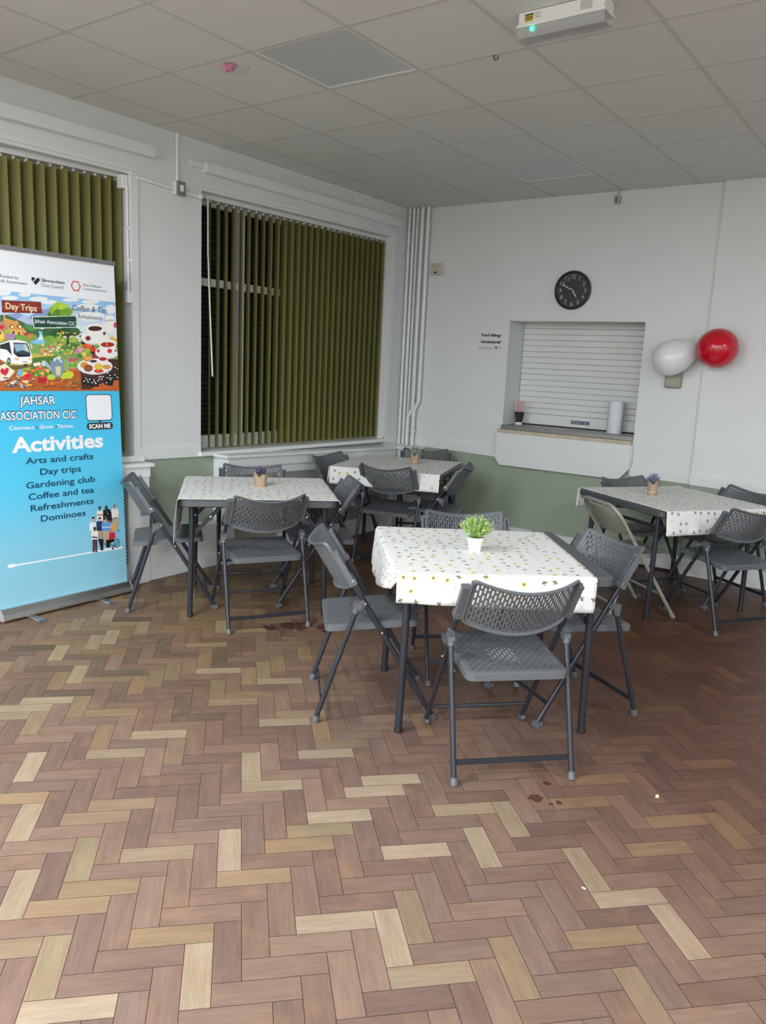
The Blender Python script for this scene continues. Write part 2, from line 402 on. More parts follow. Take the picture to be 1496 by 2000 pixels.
wall_poly('wall_front', [W_WHITE, W_GREEN], [(1, [(WX, FYW, 0), (RX, FYW, 0), (RX, FYW, .8), (WX, FYW, .8)]), (0, [(WX, FYW, .8), (RX, FYW, .8), (RX, FYW, CEIL+.05), (WX, FYW, CEIL+.05)])])

# dado rails, skirting, casings
def slab(b, y0, y1, x0, x1, za0, za1, zb0, zb1):   # along the window wall, end heights differ
    b.hexa([(x0,y0,za0),(x1,y0,za0),(x1,y1,zb0),(x0,y1,zb0),(x0,y0,za1),(x1,y0,za1),(x1,y1,zb1),(x0,y1,zb1)])
b = MB()
slab(b, W1['y1']+.01, W2['y0']-.01, WX, WX+.014, dz(1.0), dz(1.0)+.078, dz(1.6), dz(1.6)+.078)
slab(b, W2['y1'], BY, WX, WX+.014, dz(3.9), dz(3.9)+.078, dz(4.18), dz(4.18)+.078)
tag(b.build('trim_1', GLOSSW), kind='structure')
b = MB()
for x0, x1, y, hh in ((WX, .84, BY, .09), (2.08, CRN, BY, .075), (CRN, RX, BY-PR, .085)):
    b.hexa([(x0,y-.014,bz(x0)),(x1,y-.014,bz(x1)),(x1,y,bz(x1)),(x0,y,bz(x0)),(x0,y-.014,bz(x0)+hh),(x1,y-.014,bz(x1)+hh),(x1,y,bz(x1)+hh),(x0,y,bz(x0)+hh)])
tag(b.build('trim_2', GLOSSW), kind='structure')
b = MB(); b.box(.0, BY-.02, .0, CRN, BY, .14); b.box(CRN, BY-PR-.02, .0, RX, BY-PR, .14); b.cur = 1; b.box(0, BY-.028, 0, RX, BY-.0201, .018)
tag(b.build('baseboard_back', [GLOSSW, DARKLINE]), kind='structure')
b = MB(); b.box(WX, 1.052, 0, WX+.10, 1.718, .335, .006)
tag(b.build('baseboard_left', GLOSSW), kind='structure')
b = MB()                               # flat casings around the windows
for w in (W1, W2):
    y0, y1 = w['y0'], w['y1']
    slab(b, y0-.02, y1+.06, WX, WX+.012, w['t0']+.022, w['t0']+.045, w['t1']+.022, w['t1']+.045)
    b.box(WX, y1, w['b1'], WX+.012, y1+.055, w['t1']+.02)
tag(b.build('trim_3', GLOSSW), kind='structure')

# ------------------------------------------------------------------ windows
def glass_material():
    m = mat('window_glass', (1, 1, 1), .02); t = NT(m)
    tr = t.n('BsdfTransparent'); gl = t.n('BsdfGlossy'); gl.inputs['Roughness'].default_value = .02
    fr = t.n('Fresnel'); fr.inputs[0].default_value = 1.45; mx = t.n('MixShader')
    t.t.links.new(fr.outputs[0], mx.inputs[0]); t.t.links.new(tr.outputs[0], mx.inputs[1]); t.t.links.new(gl.outputs[0], mx.inputs[2])
    out = [n for n in t.t.nodes if n.type == 'OUTPUT_MATERIAL'][0]; t.t.links.new(mx.outputs[0], out.inputs[0])
    return m
GLASS = glass_material()
UPVC = mat('white_window_frame', (.80, .80, .78), .35)
SHUT = mat('dark_green_outer_shutter', (.016, .022, .016), .5)
def window(name, w, mull, trans):
    root = thing(name, None, None, (0, 0, 0)); root['kind'] = 'structure'
    y0, y1 = w['y0'], w['y1']; x1 = WX-REV; x0 = x1-.05
    zb, zt = min(w['b0'], w['b1'])-.01, max(w['t0'], w['t1'])+.01
    b = MB(); f = .05
    b.box(x0, y0-.02, zb, x1, y0+f, zt); b.box(x0, y1-f, zb, x1, y1+.02, zt)
    b.box(x0, y0+f, zb, x1, y1-f, zb+.115); b.box(x0, y0+f, zt-.09, x1, y1-f, zt)
    b.build('frame', UPVC, root)
    for m in mull:
        b = MB(); b.box(x0, m-.03, zb+.115, x1+.003, m+.03, zt-.09); b.build('mullion', UPVC, root)
    ys = [y0+f]+[q for m in mull for q in (m-.03, m+.03)]+[y1-f]
    for i in range(0, len(ys), 2):
        b = MB(); b.box(x0, ys[i], trans-.028, x1+.002, ys[i+1], trans+.028); b.build('transom', UPVC, root)
    b = MB(); b.add([(x0+.02, y0, zb), (x0+.02, y1, zb), (x0+.02, y1, zt), (x0+.02, y0, zt)], [(0,1,2,3)]); b.build('pane', GLASS, root, fix=False)
    b = MB(); n = 46
    for i in range(n):
        z0 = zb+(zt-zb)*i/n; z1 = zb+(zt-zb)*(i+1)/n
        b.prism([(x0-.10, y0-.05, z0), (x0-.085, y0-.05, z0+.008), (x0-.085, y0-.05, z1-.008), (x0-.10, y0-.05, z1)], (0, 0, 0), (0, y1-y0+.1, 0))
    b.build('outer_shutter', SHUT, root)
    return root
window('window_1', W1, [-.55, .30], 2.085)
window('window_2', W2, [2.18, 3.05], 2.112)
b = MB()                               # sills
slab(b, W2['y0']-.03, W2['y1']+.06, WX-REV, WX+.045, .838, .868, .825, .855)
tag(b.build('trim_4', GLOSSW), kind='structure')
b = MB(); slab(b, W1['y0']-.05, W1['y1']+.06, WX-REV, WX+.045, .865, .905, .84, .88)
tag(b.build('trim_5', GLOSSW), kind='structure')

# ------------------------------------------------------------------ vertical blinds
def fabric(name, c):
    m = mat(name, c, .85); t = NT(m)
    tr = t.n('BsdfTranslucent'); tr.inputs[0].default_value = (*c, 1); mx = t.n('MixShader'); mx.inputs[0].default_value = .18
    out = [n for n in t.t.nodes if n.type == 'OUTPUT_MATERIAL'][0]
    t.t.links.new(t.b.outputs[0], mx.inputs[1]); t.t.links.new(tr.outputs[0], mx.inputs[2]); t.t.links.new(mx.outputs[0], out.inputs[0])
    tc = t.n('TexCoord').outputs['Object']; ns = t.noise(t.v('MULTIPLY', tc, (400, 400, 60)), 1, 2)
    t.put(t.b.inputs['Base Color'], t.mix(ns, [x*.9 for x in c], [x*1.1 for x in c]))
    return m
OLIVE = fabric('olive_blind_fabric', (.225, .215, .068))
OLIVED = OLIVE
HEADM = mat('blind_head_rail', (.66, .67, .66), .35)
def vertical_blind(label, y0, y1, n, zt0, zt1, zb0, zb1, cover, first=0.0):
    t = thing('vertical_blind', label, 'window blind', (WX-.10, y0, 0))
    L = y1-y0
    b = MB()
    b.hexa([(-.01,-.03,zt0-.002),(.034,-.03,zt0-.002),(.034,L+.03,zt1-.002),(-.01,L+.03,zt1-.002),(-.01,-.03,zt0+.03),(.034,-.03,zt0+.03),(.034,L+.03,zt1+.03),(-.01,L+.03,zt1+.03)])
    b.build('head_rail', HEADM, t)
    sp = (L-first)/(n-1); wv = .089
    for i in range(n):
        y = first+i*sp; Y = y0+y
        d = Vector((WX-.10-CAM.x, Y-CAM.y, 0)).normalized(); px, py = -d.y*-1, -d.x   # perpendicular to the line of sight
        psi = math.atan2(px, py)
        ang = math.acos(max(-1, min(1, -cover(i)*sp*py/wv)))-psi
        tx, ty = -math.sin(ang), math.cos(ang)
        zt = zt0+(zt1-zt0)*y/L; zb = zb0+(zb1-zb0)*y/L
        b = MB(); vs = []; m = 4
        for z in (zb, zt-.016):
            for k in range(m+1):
                q = (k/m-.5)*wv; bow = .004*(1-(2*k/m-1)**2)
                vs.append((tx*q-ty*bow, y+ty*q+tx*bow, z))
        b.add(vs, [(k, k+1, m+2+k, m+1+k) for k in range(m)])
        v = b.build('vane', OLIVE, t, smooth=True, fix=False)
        b = MB(); b.box(-.006, y-.006, zt-.02, .006, y+.006, zt+.01); b.build('clip', TRUNKW, v)
    return t
vertical_blind('olive green vertical blind of closed vanes behind the roller banner', -1.25, 1.045, 31, 2.60, 2.675, .91, .895, lambda i: 1.02)
CV = [.26, .46, .50, .62, .48, .52, .52, .55, .68, .80, .95]
bl2 = vertical_blind('olive green vertical blind, gaps between vanes, in the window beside the pipes', 1.68, 3.885, 28, 2.675, 2.705, .875, .865, lambda i: CV[i] if i < len(CV) else 1.03, first=.085)
b = MB(); b.tube([(.06, .01, 2.69), (.062, .012, 2.3), (.066, .03, 1.9), (.07, .055, 1.42)], .006, 8); b.build('pull_cord', TRUNKW, bl2, smooth=True)

# trunking boxes above the windows
def trunking(y0, y1, za0, za1, zb0, zb1, s0, s1, label):
    b = MB(); slab(b, y0, y1, WX, WX+.055, za0, za1, zb0, zb1)
    t = thing('trunking_box', label, 'trunking', (0, 0, 0)); b.build('cover', GLOSSW, t)
    b = MB()
    for s, e in ((s0, y0), (y1, s1)):
        if s is not None and e is not None and abs(e-s) > .001:
            z = za0 if s == s0 else zb0
            b.box(WX, s, z+.022, WX+.03, e, z+.058)
    if b.v: b.build('end_stub', GLOSSW, t)
trunking(-1.6, 1.165, 2.775, 2.862, 2.818, 2.886, None, 1.235, 'long white box trunking over the window behind the banner')
trunking(1.60, 3.98, 2.822, 2.886, 2.83, 2.905, 1.485, 4.03, 'long white box trunking over the window beside the corner pipes')

# conduit, switch, opener
t = thing('conduit', 'thin white conduit dropping from ceiling to the switch between the windows', 'conduit', (0, 0, 0))
b = MB(); b.tube([(WX+.012, 1.372, CEIL-.002), (WX+.012, 1.372, 2.71)], .0115, 10); b.build('drop_pipe', TRUNKW, t, smooth=True)
b = MB(); b.tube([(WX+.012, 1.34, 2.665), (WX+.012, 1.20, 2.672), (WX+.012, 1.06, 2.678), (WX-.01, 1.02, 2.68)], .0105, 10); b.build('side_pipe', TRUNKW, t, smooth=True)
b = MB(); b.tube([(WX+.012, 1.41, 2.662), (WX+.012, 1.565, 2.655)], .0105, 10); b.lathe([(.016, -.012), (.018, 0), (.016, .012)], 12, (WX+.016, 1.572, 2.654)); b.build('side_pipe', TRUNKW, t, smooth=True)
t = thing('fused_switch', 'small grey switch box on the white wall between the windows', 'switch', (WX, 1.38, 2.672))
b = MB(); b.box(0, -.038, -.042, .035, .038, .042, .006); b.build('back_box', TRUNKW, t)
b = MB(); b.box(.035, -.036, -.046, .048, .040, .046, .008); b.build('face_plate', mat('grey_metal_plate', (.25, .25, .25), .4, .4), t)
b = MB(); b.box(.048, -.014, -.02, .053, .018, .022, .003); b.build('rocker', TRUNKW, t)
t = thing('window_opener', 'white winding rod for the window, hanging beside the green blind', 'window opener', (WX-.045, 1.0, 0))
b = MB(); b.box(-.03, -.045, 2.60, .03, -.002, 2.685, .006); b.build('gear_box', TRUNKW, t)
b = MB(); b.tube([(.028, -.012, 2.62), (.036, -.014, 1.95)], .009, 8); b.build('rod', TRUNKW, t, smooth=True)
b = MB(); b.box(.018, -.032, 1.885, .054, .002, 1.965, .006); b.build('handle_box', TRUNKW, t)
b = MB()
for z in (2.35, 2.15): b.box(.018, -.022, z, .046, .0, z+.02)
b.build('rod_bracket', TRUNKW, t)

# corner pipes and their boxing
b = MB(); b.box(WX+.002, BY-.245, .0, .02, BY-.03, .765); b.box(WX+.002, BY-.27, .765, .05, BY-.002, .795, .004)
t = thing('pipe_boxing', 'low white box in the room corner under the vertical pipes', 'pipe casing', (0, 0, 0)); o = b.build('casing', GLOSSW, t)
pipes = [(-.245, .0135), (-.196, .0135), (-.156, .010), (-.100, .0185), (-.035, .0185)]
plab = ['leftmost thin white pipe in the room corner, next to the window wall', 'second thin white vertical pipe from the window wall', 'thinnest white vertical pipe, middle of the five corner pipes', 'fourth white corner pipe from the window, thick with a jog near its foot', 'rightmost thick white corner pipe with a jog near its foot']
for i, (x, r) in enumerate(pipes):
    t = thing('heating_pipe', plab[i], 'pipe', (x, BY-.05, 0), 0, None)
    b = MB()
    if i < 3: b.tube([(0, 0, .795), (0, 0, CEIL-.001)], r, 12); lean = 0
    else:
        zj = 1.10 if i == 3 else 1.17
        b.tube([(-.045, -.01, .795), (-.045, -.01, zj-.05), (-.04, -.01, zj-.02), (-.01, 0, zj+.03), (0, 0, zj+.07), (0, 0, CEIL-.001)], r, 12)
        b.lathe([(r+.004, 0), (r+.004, .02)], 12, (-.045, -.01, zj-.09)); b.lathe([(r+.004, 0), (r+.004, .02)], 12, (0, 0, zj+.09))
    b.build('pipe', GLOSSW, t, smooth=True)
    b = MB()
    for z in ([1.95] if i < 3 else [2.62, .93]):
        xo = -.045 if (i > 2 and z < 1) else 0; yo = -.01 if xo else 0
        b.lathe([(r+.006, -.007), (r+.006, .007)], 12, (xo, yo, z)); b.box(xo-.006, yo, z-.006, xo+.006, .05, z+.006)
    b.build('bracket', GLOSSW, t)
# radiator covers
def grille_material():
    m = mat('perforated_grille', (.5, .5, .48), .5); t = NT(m)
    tc = t.n('TexCoord').outputs['Object']; s = t.n('SeparateXYZ'); t.put(s.inputs[0], tc)
    P_ = .0235
    def dots(oy, oz):
        a = t.m('SUBTRACT', t.m('FRACT', t.m('ADD', t.m('DIVIDE', s.outputs[1], P_), oy)), .5)
        c = t.m('SUBTRACT', t.m('FRACT', t.m('ADD', t.m('DIVIDE', s.outputs[2], P_), oz)), .5)
        return t.m('SQRT', t.m('ADD', t.m('MULTIPLY', a, a), t.m('MULTIPLY', c, c)))
    d = t.m('MINIMUM', dots(0, 0), dots(.5, .5)); hole = t.m('SUBTRACT', 1, t.step(d, .24, .29))
    t.put(t.b.inputs['Base Color'], t.mix(hole, (.60, .60, .57), (.012, .012, .012)))
    return m
GRILLE = grille_material()
def rad_cover(y0, y1, zt0, zt1, posts, label, xf=-.125):
    t = thing('radiator_cover', label, 'radiator cover', (0, 0, 0)); x0 = WX+.002
    def zt(y): return zt0+(zt1-zt0)*(y-y0)/(y1-y0)
    b = MB(); slab(b, y0-.03, y1+.02, x0, xf+.03, zt(y0)-.022, zt(y0), zt(y1)-.022, zt(y1)); b.build('top', GLOSSW, t)
    b = MB()
    b.box(x0, y0, 0, xf-.0205, y0+.02, zt(y0)-.0225); b.box(x0, y1-.02, 0, xf-.0205, y1, zt(y1)-.0225)
    slab(b, y0, y1, xf-.02, xf, 0, .15, 0, .15); slab(b, y0, y1, xf-.02, xf, zt(y0)-.16, zt(y0)-.0225, zt(y1)-.16, zt(y1)-.0225)
    slab(b, y0, y1, xf, xf+.012, zt(y0)-.095, zt(y0)-.0225, zt(y1)-.095, zt(y1)-.0225)
    for a, c in posts: b.box(xf-.0195, a, .1502, xf-.0006, c, min(zt(a), zt(c))-.1602)
    b.build('front_frame', GLOSSW, t)
    ps = sorted(posts)
    for (a, c), (d, e) in zip(ps[:-1], ps[1:]):
        b = MB(); slab(b, c-.005, d+.005, xf-.016, xf-.010, .15, zt(c)-.13, .15, zt(d)-.13); b.build('grille', GRILLE, t)
rad_cover(-1.5, 1.05, .90, .835, [(-1.5, -1.42), (-.3, -.2), (.88, 1.05)], 'white radiator cover with pierced front, behind the roller banner', xf=-.175)
rad_cover(1.72, 3.90, .85, .79, [(1.72, 1.80), (2.28, 2.36), (3.40, 3.50), (3.82, 3.90)], 'long white radiator cover with pierced grille under the gappy blind')

# ------------------------------------------------------------------ back wall things
BF = Matrix(((1, 0, 0, 0), (0, 0, -1, 0), (0, 1, 0, 0), (0, 0, 0, 1)))      # x -> X, y -> Z, z -> -Y
def bframe(x, z, y=BY): return Matrix.Translation((x, y, z)) @ BF
INK = mat('black_ink', (.02, .02, .022), .6)
INKG = mat('grey_ink', (.28, .28, .30), .6)
PAPER = mat('white_paper', (.72, .72, .76), .6)
# clock
CK = thing('wall_clock', 'round black wall clock with white numerals above the hatch', 'clock', (1.442, BY, 2.255))
CKB = mat('clock_black', (.022, .026, .026), .35); CKW = mat('clock_white', (.62, .64, .62), .5)
b = MB(); b.lathe([(.158, 0), (.16, .02), (.158, .036), (.150, .042), (.143, .036), (.141, .020)], 48, (0, 0, 0), (0, -1, 0), cap=False); b.build('rim', CKB, CK, smooth=True)
b = MB(); b.lathe([(.142, .0), (.142, .022)], 48, (0, 0, 0), (0, -1, 0)); b.build('face', mat('clock_dial', (.03, .036, .036), .5), CK)
fr = Matrix.Translation((0, -.0222, 0)) @ BF
for h in range(1, 13):
    a = math.radians(90-30*h); rr = .110
    cx, cy = rr*math.cos(a), rr*math.sin(a)
    o = text(str(h), fr, cx, cy-.0175, CKW, CK, cap=.0355, name='numeral', bold=-.010)
b = MB()
for k in range(60):
    a = 2*PI*k/60; r0, r1 = .131, .1345 if k % 5 else .137; w = .0008 if k % 5 else .0016
    ca, sa = math.cos(a), math.sin(a)
    b.add([fr @ Vector((r*ca-s*w*sa, r*sa+s*w*ca, .0006)) for r, s in ((r0, -1), (r1, -1), (r1, 1), (r0, 1))], [(0, 1, 2, 3)])
b.build('minute_marks', CKW, CK)
def hand(name, ang, L, w, lift):
    a = math.radians(90-ang); ca, sa = math.cos(a), math.sin(a); b = MB()
    pl = [(-.018, -w*.6), (-.018, w*.6), (L*.7, w), (L, w*.35), (L, -w*.35), (L*.7, -w)]
    b.prism([fr @ Vector((x*ca-y*sa, x*sa+y*ca, lift)) for x, y in pl], (0, 0, 0), (0, -.0012, 0)); b.build(name, CKW, CK)
hand('minute_hand', 297, .106, .0042, .006); hand('hour_hand', 146, .072, .005, .004)
b = MB(); b.lathe([(.006, 0), (.006, .009), (.0, .0095)], 14, fr @ Vector((0, 0, 0)), (0, -1, 0)); b.build('hub', CKB, CK)

# allergy notice
NT_ = thing('wall_notice', 'white printed food allergy notice on the wall left of the hatch', 'sign', (.683, BY, 1.824))
b = MB(); b.box(-.150, -.003, -.106, .150, -.0005, .106); b.build('sheet', PAPER, NT_)
nf = Matrix.Translation((0, -.003, 0)) @ BF
text('Food Allergy', nf, .005, .036, INK, NT_, w=.205, cap=.025, bold=.042)
text('or', nf, .005, .012, INKG, NT_, cap=.012)
text('Intolerance?', nf, .005, -.024, INK, NT_, w=.205, cap=.027, bold=.042)
b = MB()
for k, wd_ in ((0, .14), (1, .14), (2, .145), (3, .04)): b.box(-.118, -.0036, -.062-k*.0085, -.118+wd_, -.003, -.059-k*.0085)
b.box(.085, -.0036, -.056, .115, -.003, -.052); b.box(.085, -.0036, -.066, .118, -.003, -.063); b.box(.085, -.0036, -.074, .105, -.003, -.071)
b.build('small_print', INKG, NT_)
b = MB(); b.prism([nf @ Vector((.062+x*.011, -.062+y*.011, .0004)) for x, y in [(-1, -1), (-1, .2), (-.4, 1), (.3, 1), (1, .1), (.9, -1), (.3, -1), (.3, -.2), (-.4, -.2), (-.4, -1)]], (0, 0, 0), (0, -.0004, 0)); b.build('emblem', INK, NT_)

# roller shutter in the hatch
SHY = BY+HD-.02
t = thing('roller_shutter', 'cream slatted roller shutter closed inside the serving hatch', 'roller shutter', (0, 0, 0))
CREAM = mat('cream_shutter_slat', (.70, .72, .69), .42)
b = MB(); pitch = .0515; z = 1.178; prof = []
while z < HZ1+.02:
    z1 = min(z+pitch, HZ1+.03)
    prof += [(SHY-.0055, z+.003), (SHY-.0075, z+.012), (SHY-.008, z+pitch*.5), (SHY-.0075, z+pitch-.012), (SHY-.0055, z+pitch-.003), (SHY+.010, z+pitch-.0025), (SHY+.010, z+pitch)]
    z += pitch
vs = [(HX0+.004, y, q) for y, q in prof]+[(HX1-.004, y, q) for y, q in prof]; n = len(prof)
b.add(vs, [(i, i+1, n+i+1, n+i) for i in range(n-1)]); b.build('slat_curtain', CREAM, t)
b = MB(); b.box(HX0+.004, SHY-.012, 1.084, HX1-.004, SHY+.006, 1.178, .002); b.build('bottom_bar', CREAM, t)
b = MB(); b.box(1.405, SHY-.0145, 1.112, 1.58, SHY-.012, 1.145); b.cur = 1; b.box(1.412, SHY-.0152, 1.119, 1.50, SHY-.0145, 1.138); b.box(1.53, SHY-.0152, 1.119, 1.56, SHY-.0145, 1.138)
b.build('lock_label', [mat('slate_blue_label', (.10, .13, .20), .5), mat('slate_label_light', (.20, .23, .30), .5)], t)
b = MB()
for z in (1.10, 1.125, 1.15): b.lathe([(.005, 0), (.005, .003)], 10, (HX0+.03, SHY-.012, z), (0, -1, 0))
b.build('rivet', BLACKM, t)
b = MB(); b.box(HX0+.006, SHY-.008, 1.074, HX1-.006, SHY+.004, 1.084); b.build('rubber_seal', BLACKM, t)
# worktop and drop-leaf
t = thing('hatch_worktop', 'brushed steel worktop running along the bottom of the serving hatch', 'worktop', (0, 0, 0))
b = MB(); b.box(HX0+.002, BY-.035, 1.036, HX1-.002, BY+HD, 1.073, .003); b.build('steel_top', mat('worn_steel', (.30, .30, .29), .38, .7, var=.1, vscale=20), t)
b = MB(); b.box(HX0-.02, BY-.055, 1.006, HX1-.0, BY-.0005, 1.035); b.build('timber_batten', mat('pale_pine', (.55, .47, .35), .5, var=.25, vscale=14), t)
t = thing('drop_leaf', 'white folded-down counter flap with cut corners below the hatch', 'counter flap', (0, 0, 0))
pl = [(.840, 1.004), (.840, .77), (.888, .708), (2.005, .708), (2.083, .80), (2.083, 1.004)]
b = MB(); b.prism([(x, BY-.052, z) for x, z in pl], (0, 0, 0), (0, .022, 0)); b.build('leaf', GLOSSW, t)
b = MB(); b.prism([(x, BY-.0305, z) for x, z in [(2.03, .74), (2.092, .81), (2.092, 1.0), (2.03, 1.0)]], (0, 0, 0), (0, .012, 0)); b.box(.9, BY-.03, .85, .95, BY-.0005, 1.0); b.box(1.95, BY-.0185, .85, 2.0, BY-.0005, 1.0); b.build('bracket', GLOSSW, t)
# cup of straws, paper roll, cable on the worktop
CX, CY, CZ = .957, BY+.14, 1.0735
CSC = 1.17
t = thing('paper_cup', 'black paper cup with white foot holding straws on the hatch worktop', 'cup', (CX, CY, CZ))
b = MB(); b.lathe([(q*CSC, z*CSC) for q, z in [(.0285, .022), (.040, .102), (.038, .102), (.027, .025)]], 28); b.build('sleeve', mat('black_cup_card', (.016, .016, .018), .45), t, smooth=True)
b = MB(); b.lathe([(q*CSC, z*CSC) for q, z in [(.0, .001), (.027, .001), (.0283, .022), (.0, .0225)]], 28); b.build('foot', PAPER, t, smooth=True)
b = MB()
cf = [(-.024, .05), (-.020, .075), (-.016, .038), (-.012, .06), (-.021, .087), (-.01, .046)]
for x, z in cf:
    r = (.0285+(z-.022)*.145)*CSC; x *= CSC; z *= CSC
    y = -math.sqrt(max(r*r-x*x, 0))-.0004
    b.box(x-.003, y, z, x+.003, y+.0015, z+.003); b.box(x-.001, y, z-.006, x+.001, y+.0015, z+.005)
b.build('printed_pattern', CKW, t)
def straw_material():
    m = mat('striped_straw', (.8, .8, .8), .5); t_ = NT(m); tc = t_.n('TexCoord').outputs['Object']; s = t_.n('SeparateXYZ'); t_.put(s.inputs[0], tc)
    a = t_.m('ARCTAN2', s.outputs[1], s.outputs[0]); q = t_.m('FRACT', t_.m('ADD', t_.m('DIVIDE', a, 2*PI), t_.m('MULTIPLY', s.outputs[2], 42)))
    t_.put(t_.b.inputs['Base Color'], t_.mix(t_.m('GREATER_THAN', q, .5), (.80, .74, .74), (.72, .20, .24))); return m
STR = straw_material()
b = MB(); b.lathe([(.0032, 0), (.0032, .195), (.0026, .195), (.0026, .002)], 10); s0 = b.build('drinking_straw', STR, None, smooth=True)
tag(s0, 'pink and white striped paper straw standing in the black cup', 'drinking straw', 'straws in the black cup')
rnd = random.Random(5)
for i in range(14):
    s = s0 if i == 0 else s0.copy()
    if i: COL.objects.link(s)
    a = 2*PI*i/14*2.4; rb = .003+.0012*i; rt = .010+.0028*i
    p0 = Vector((CX+rb*math.cos(a), CY+rb*math.sin(a), CZ+.029)); p1 = Vector((CX+rt*1.25*math.cos(a), CY+rt*1.25*math.sin(a), CZ+.2))
    s.location = p0; s.rotation_mode = 'QUATERNION'; s.rotation_quaternion = (p1-p0).to_track_quat('Z', 'Y')
t = thing('paper_roll', 'tall white paper towel roll standing on the hatch worktop', 'paper towel', (1.858, BY+.15, 1.0735))
b = MB(); b.lathe([(.022, 0), (.062, 0), (.064, .003), (.064, .272), (.062, .275), (.022, .275), (.022, 0)], 36); b.build('roll', mat('paper_towel', (.70, .72, .78), .85, bump=.5, bscale=260), t, smooth=True)
b = MB(); b.lathe([(.022, .001), (.022, .274), (.019, .274), (.019, .001)], 24); b.build('core', mat('card_core', (.38, .30, .22), .8), t, smooth=True)
b = MB(); b.tube([(1.97, BY+.275, 1.0775), (2.0, BY+.265, 1.083), (2.03, BY+.27, 1.081), (2.06, BY+.25, 1.086), (2.076, BY+.24, 1.079)], .004, 8)
tag(b.build('cable_scrap', BLACKM, None, smooth=True), 'short dark cable lying on the right end of the hatch worktop', 'cable')
# thermostat, vent box, sensor
t = thing('thermostat', 'small cream thermostat box on the wall beside the corner pipes', 'thermostat', (.075, BY, 2.463))
b = MB(); b.box(-.068, -.018, -.05, .068, -.0005, .058, .004); b.build('back_plate', mat('cream_plastic', (.60, .585, .50), .4), t)
b = MB(); b.box(-.064, -.034, -.050, .035, -.018, .054, .005); b.build('cover', mat('cream_plastic_worn', (.50, .475, .385), .4), t)
b = MB(); b.box(-.028, -.0355, -.034, .005, -.034, -.020); b.build('display_slot', BLACKM, t)
t = thing('wall_sounder', 'olive beige wall box under the white balloon', 'wall box', (2.36, BY, 1.55))
b = MB(); b.box(-.063, -.05, -.062, .063, -.0005, .09, .012); b.build('body', mat('beige_box', (.30, .29, .22), .45), t)
b = MB(); b.box(-.05, -.053, -.05, .05, -.05, .08, .001); b.build('front_cover', mat('beige_box_front', (.33, .32, .245), .4), t)
t = thing('ceiling_sensor', 'tiny grey sensor box hanging high on the back wall at the ceiling', 'sensor', (1.76, BY, 2.955))
b = MB(); b.box(-.022, -.035, -.03, .022, -.0005, .03, .005); b.build('housing', mat('sensor_beige', (.45, .43, .37), .5), t)
b = MB(); b.box(-.016, -.039, -.02, .0, -.035, .022); b.build('lens', mat('sensor_grey', (.16, .16, .16), .3), t)
b = MB(); b.tube([(-.01, -.01, .03), (-.006, -.01, .069)], .002, 6); b.tube([(.01, -.01, .03), (.014, -.01, .069)], .002, 6); b.build('wire', mat('sensor_wire', (.3, .3, .29), .5), t)
# balloons
def balloon(label, c, tip, R, stretch, m):
    c, tip = Vector(c), Vector(tip); ax = (tip-c).normalized(); L = (tip-c).length
    t = thing('balloon', label, 'balloon', c, 0, 'balloons on the back wall'); b = MB(); prof = []
    n = 26
    for i in range(n+1):
        u = i/n; a = PI*u; z = -math.cos(a)
        h = z*R if z < 0 else z*L*.96
        r = R*math.sin(a)*(1-stretch*max(0, z)**2*.35)
        prof.append((max(r, .004 if i == n else 0), h))
    b.lathe(prof, 40, (0, 0, 0), ax); b.build('skin', m, t, smooth=True)
    b = MB(); b.lathe([(.004, L*.955), (.006, L*.97), (.004, L*.985), (.011, L+.012), (.010, L+.013), (.003, L*.99)], 14, (0, 0, 0), ax); b.build('knot', m, t, smooth=True)
RED = mat('red_latex', (.58, .006, .022), .17, spec=.6); 
WLT = mat('white_latex', (.78, .78, .80), .2, spec=.6)
balloon('round glossy red balloon at the wall, right of the white one', (2.700, BY-PR-.152, 1.800), (2.560, BY-.07, 1.795), .147, .35, RED)
balloon('pale white pear-shaped balloon at the wall above the beige box', (2.352, BY-.150, 1.715), (2.555, BY-.075, 1.815), .137, .75, WLT)

# ------------------------------------------------------------------ ceiling things
t = thing('emergency_light', 'white emergency light with clear cover and green indicator on the ceiling', 'emergency light', (2.70, .90, CEIL))
b = MB(); b.box(-.185, -.050, -.050, .185, .050, -.0005, .004); b.box(-.192, -.054, -.058, .192, .054, -.048, .002); b.build('back_box', TRUNKW, t)
def diffuser_material():
    m = mat('clear_prismatic', (.80, .82, .82), .12); m.node_tree.nodes['Principled BSDF'].inputs['Transmission Weight'].default_value = .55
    m.node_tree.nodes['Principled BSDF'].inputs['IOR'].default_value = 1.2; return m
b = MB(); pr = [(-.052, -.058), (-.050, -.080), (-.036, -.096), (0, -.100), (.036, -.096), (.050, -.080), (.052, -.058)]
vs = [(-.190, y, z) for y, z in pr]+[(.190, y, z) for y, z in pr]; n = len(pr)
b.add(vs, [(i, i+1, n+i+1, n+i) for i in range(n-1)]+[list(range(n))[::-1], list(range(n, 2*n)), (0, n, 2*n-1, n-1)]); b.build('diffuser', diffuser_material(), t, smooth=True)
LED = mat('green_led', (.0, .6, .3), .3, emis=(.02, 1.0, .45), estr=7)
b = MB(); b.lathe([(0, 0), (.008, 0), (.008, .004), (.0, .007)], 14, (-.118, -.0525, -.072), (0, -.9, -.3)); b.build('indicator', LED, t)
b = MB(); b.box(-.155, -.0512, -.040, -.118, -.0500, -.014); b.build('yellow_sticker', mat('yellow_sticker', (.55, .38, .02), .5), t)
b = MB(); b.box(-.156, -.0516, -.017, -.117, -.0512, -.012)
for k in range(5): b.box(-.151+k*.0065, -.0516, -.034, -.148+k*.0065, -.0512, -.021)
for k in range(3): b.box(-.113, -.0506, -.016-k*.008, -.085, -.0500, -.0145-k*.008)
b.build('sticker_print', INK, t)
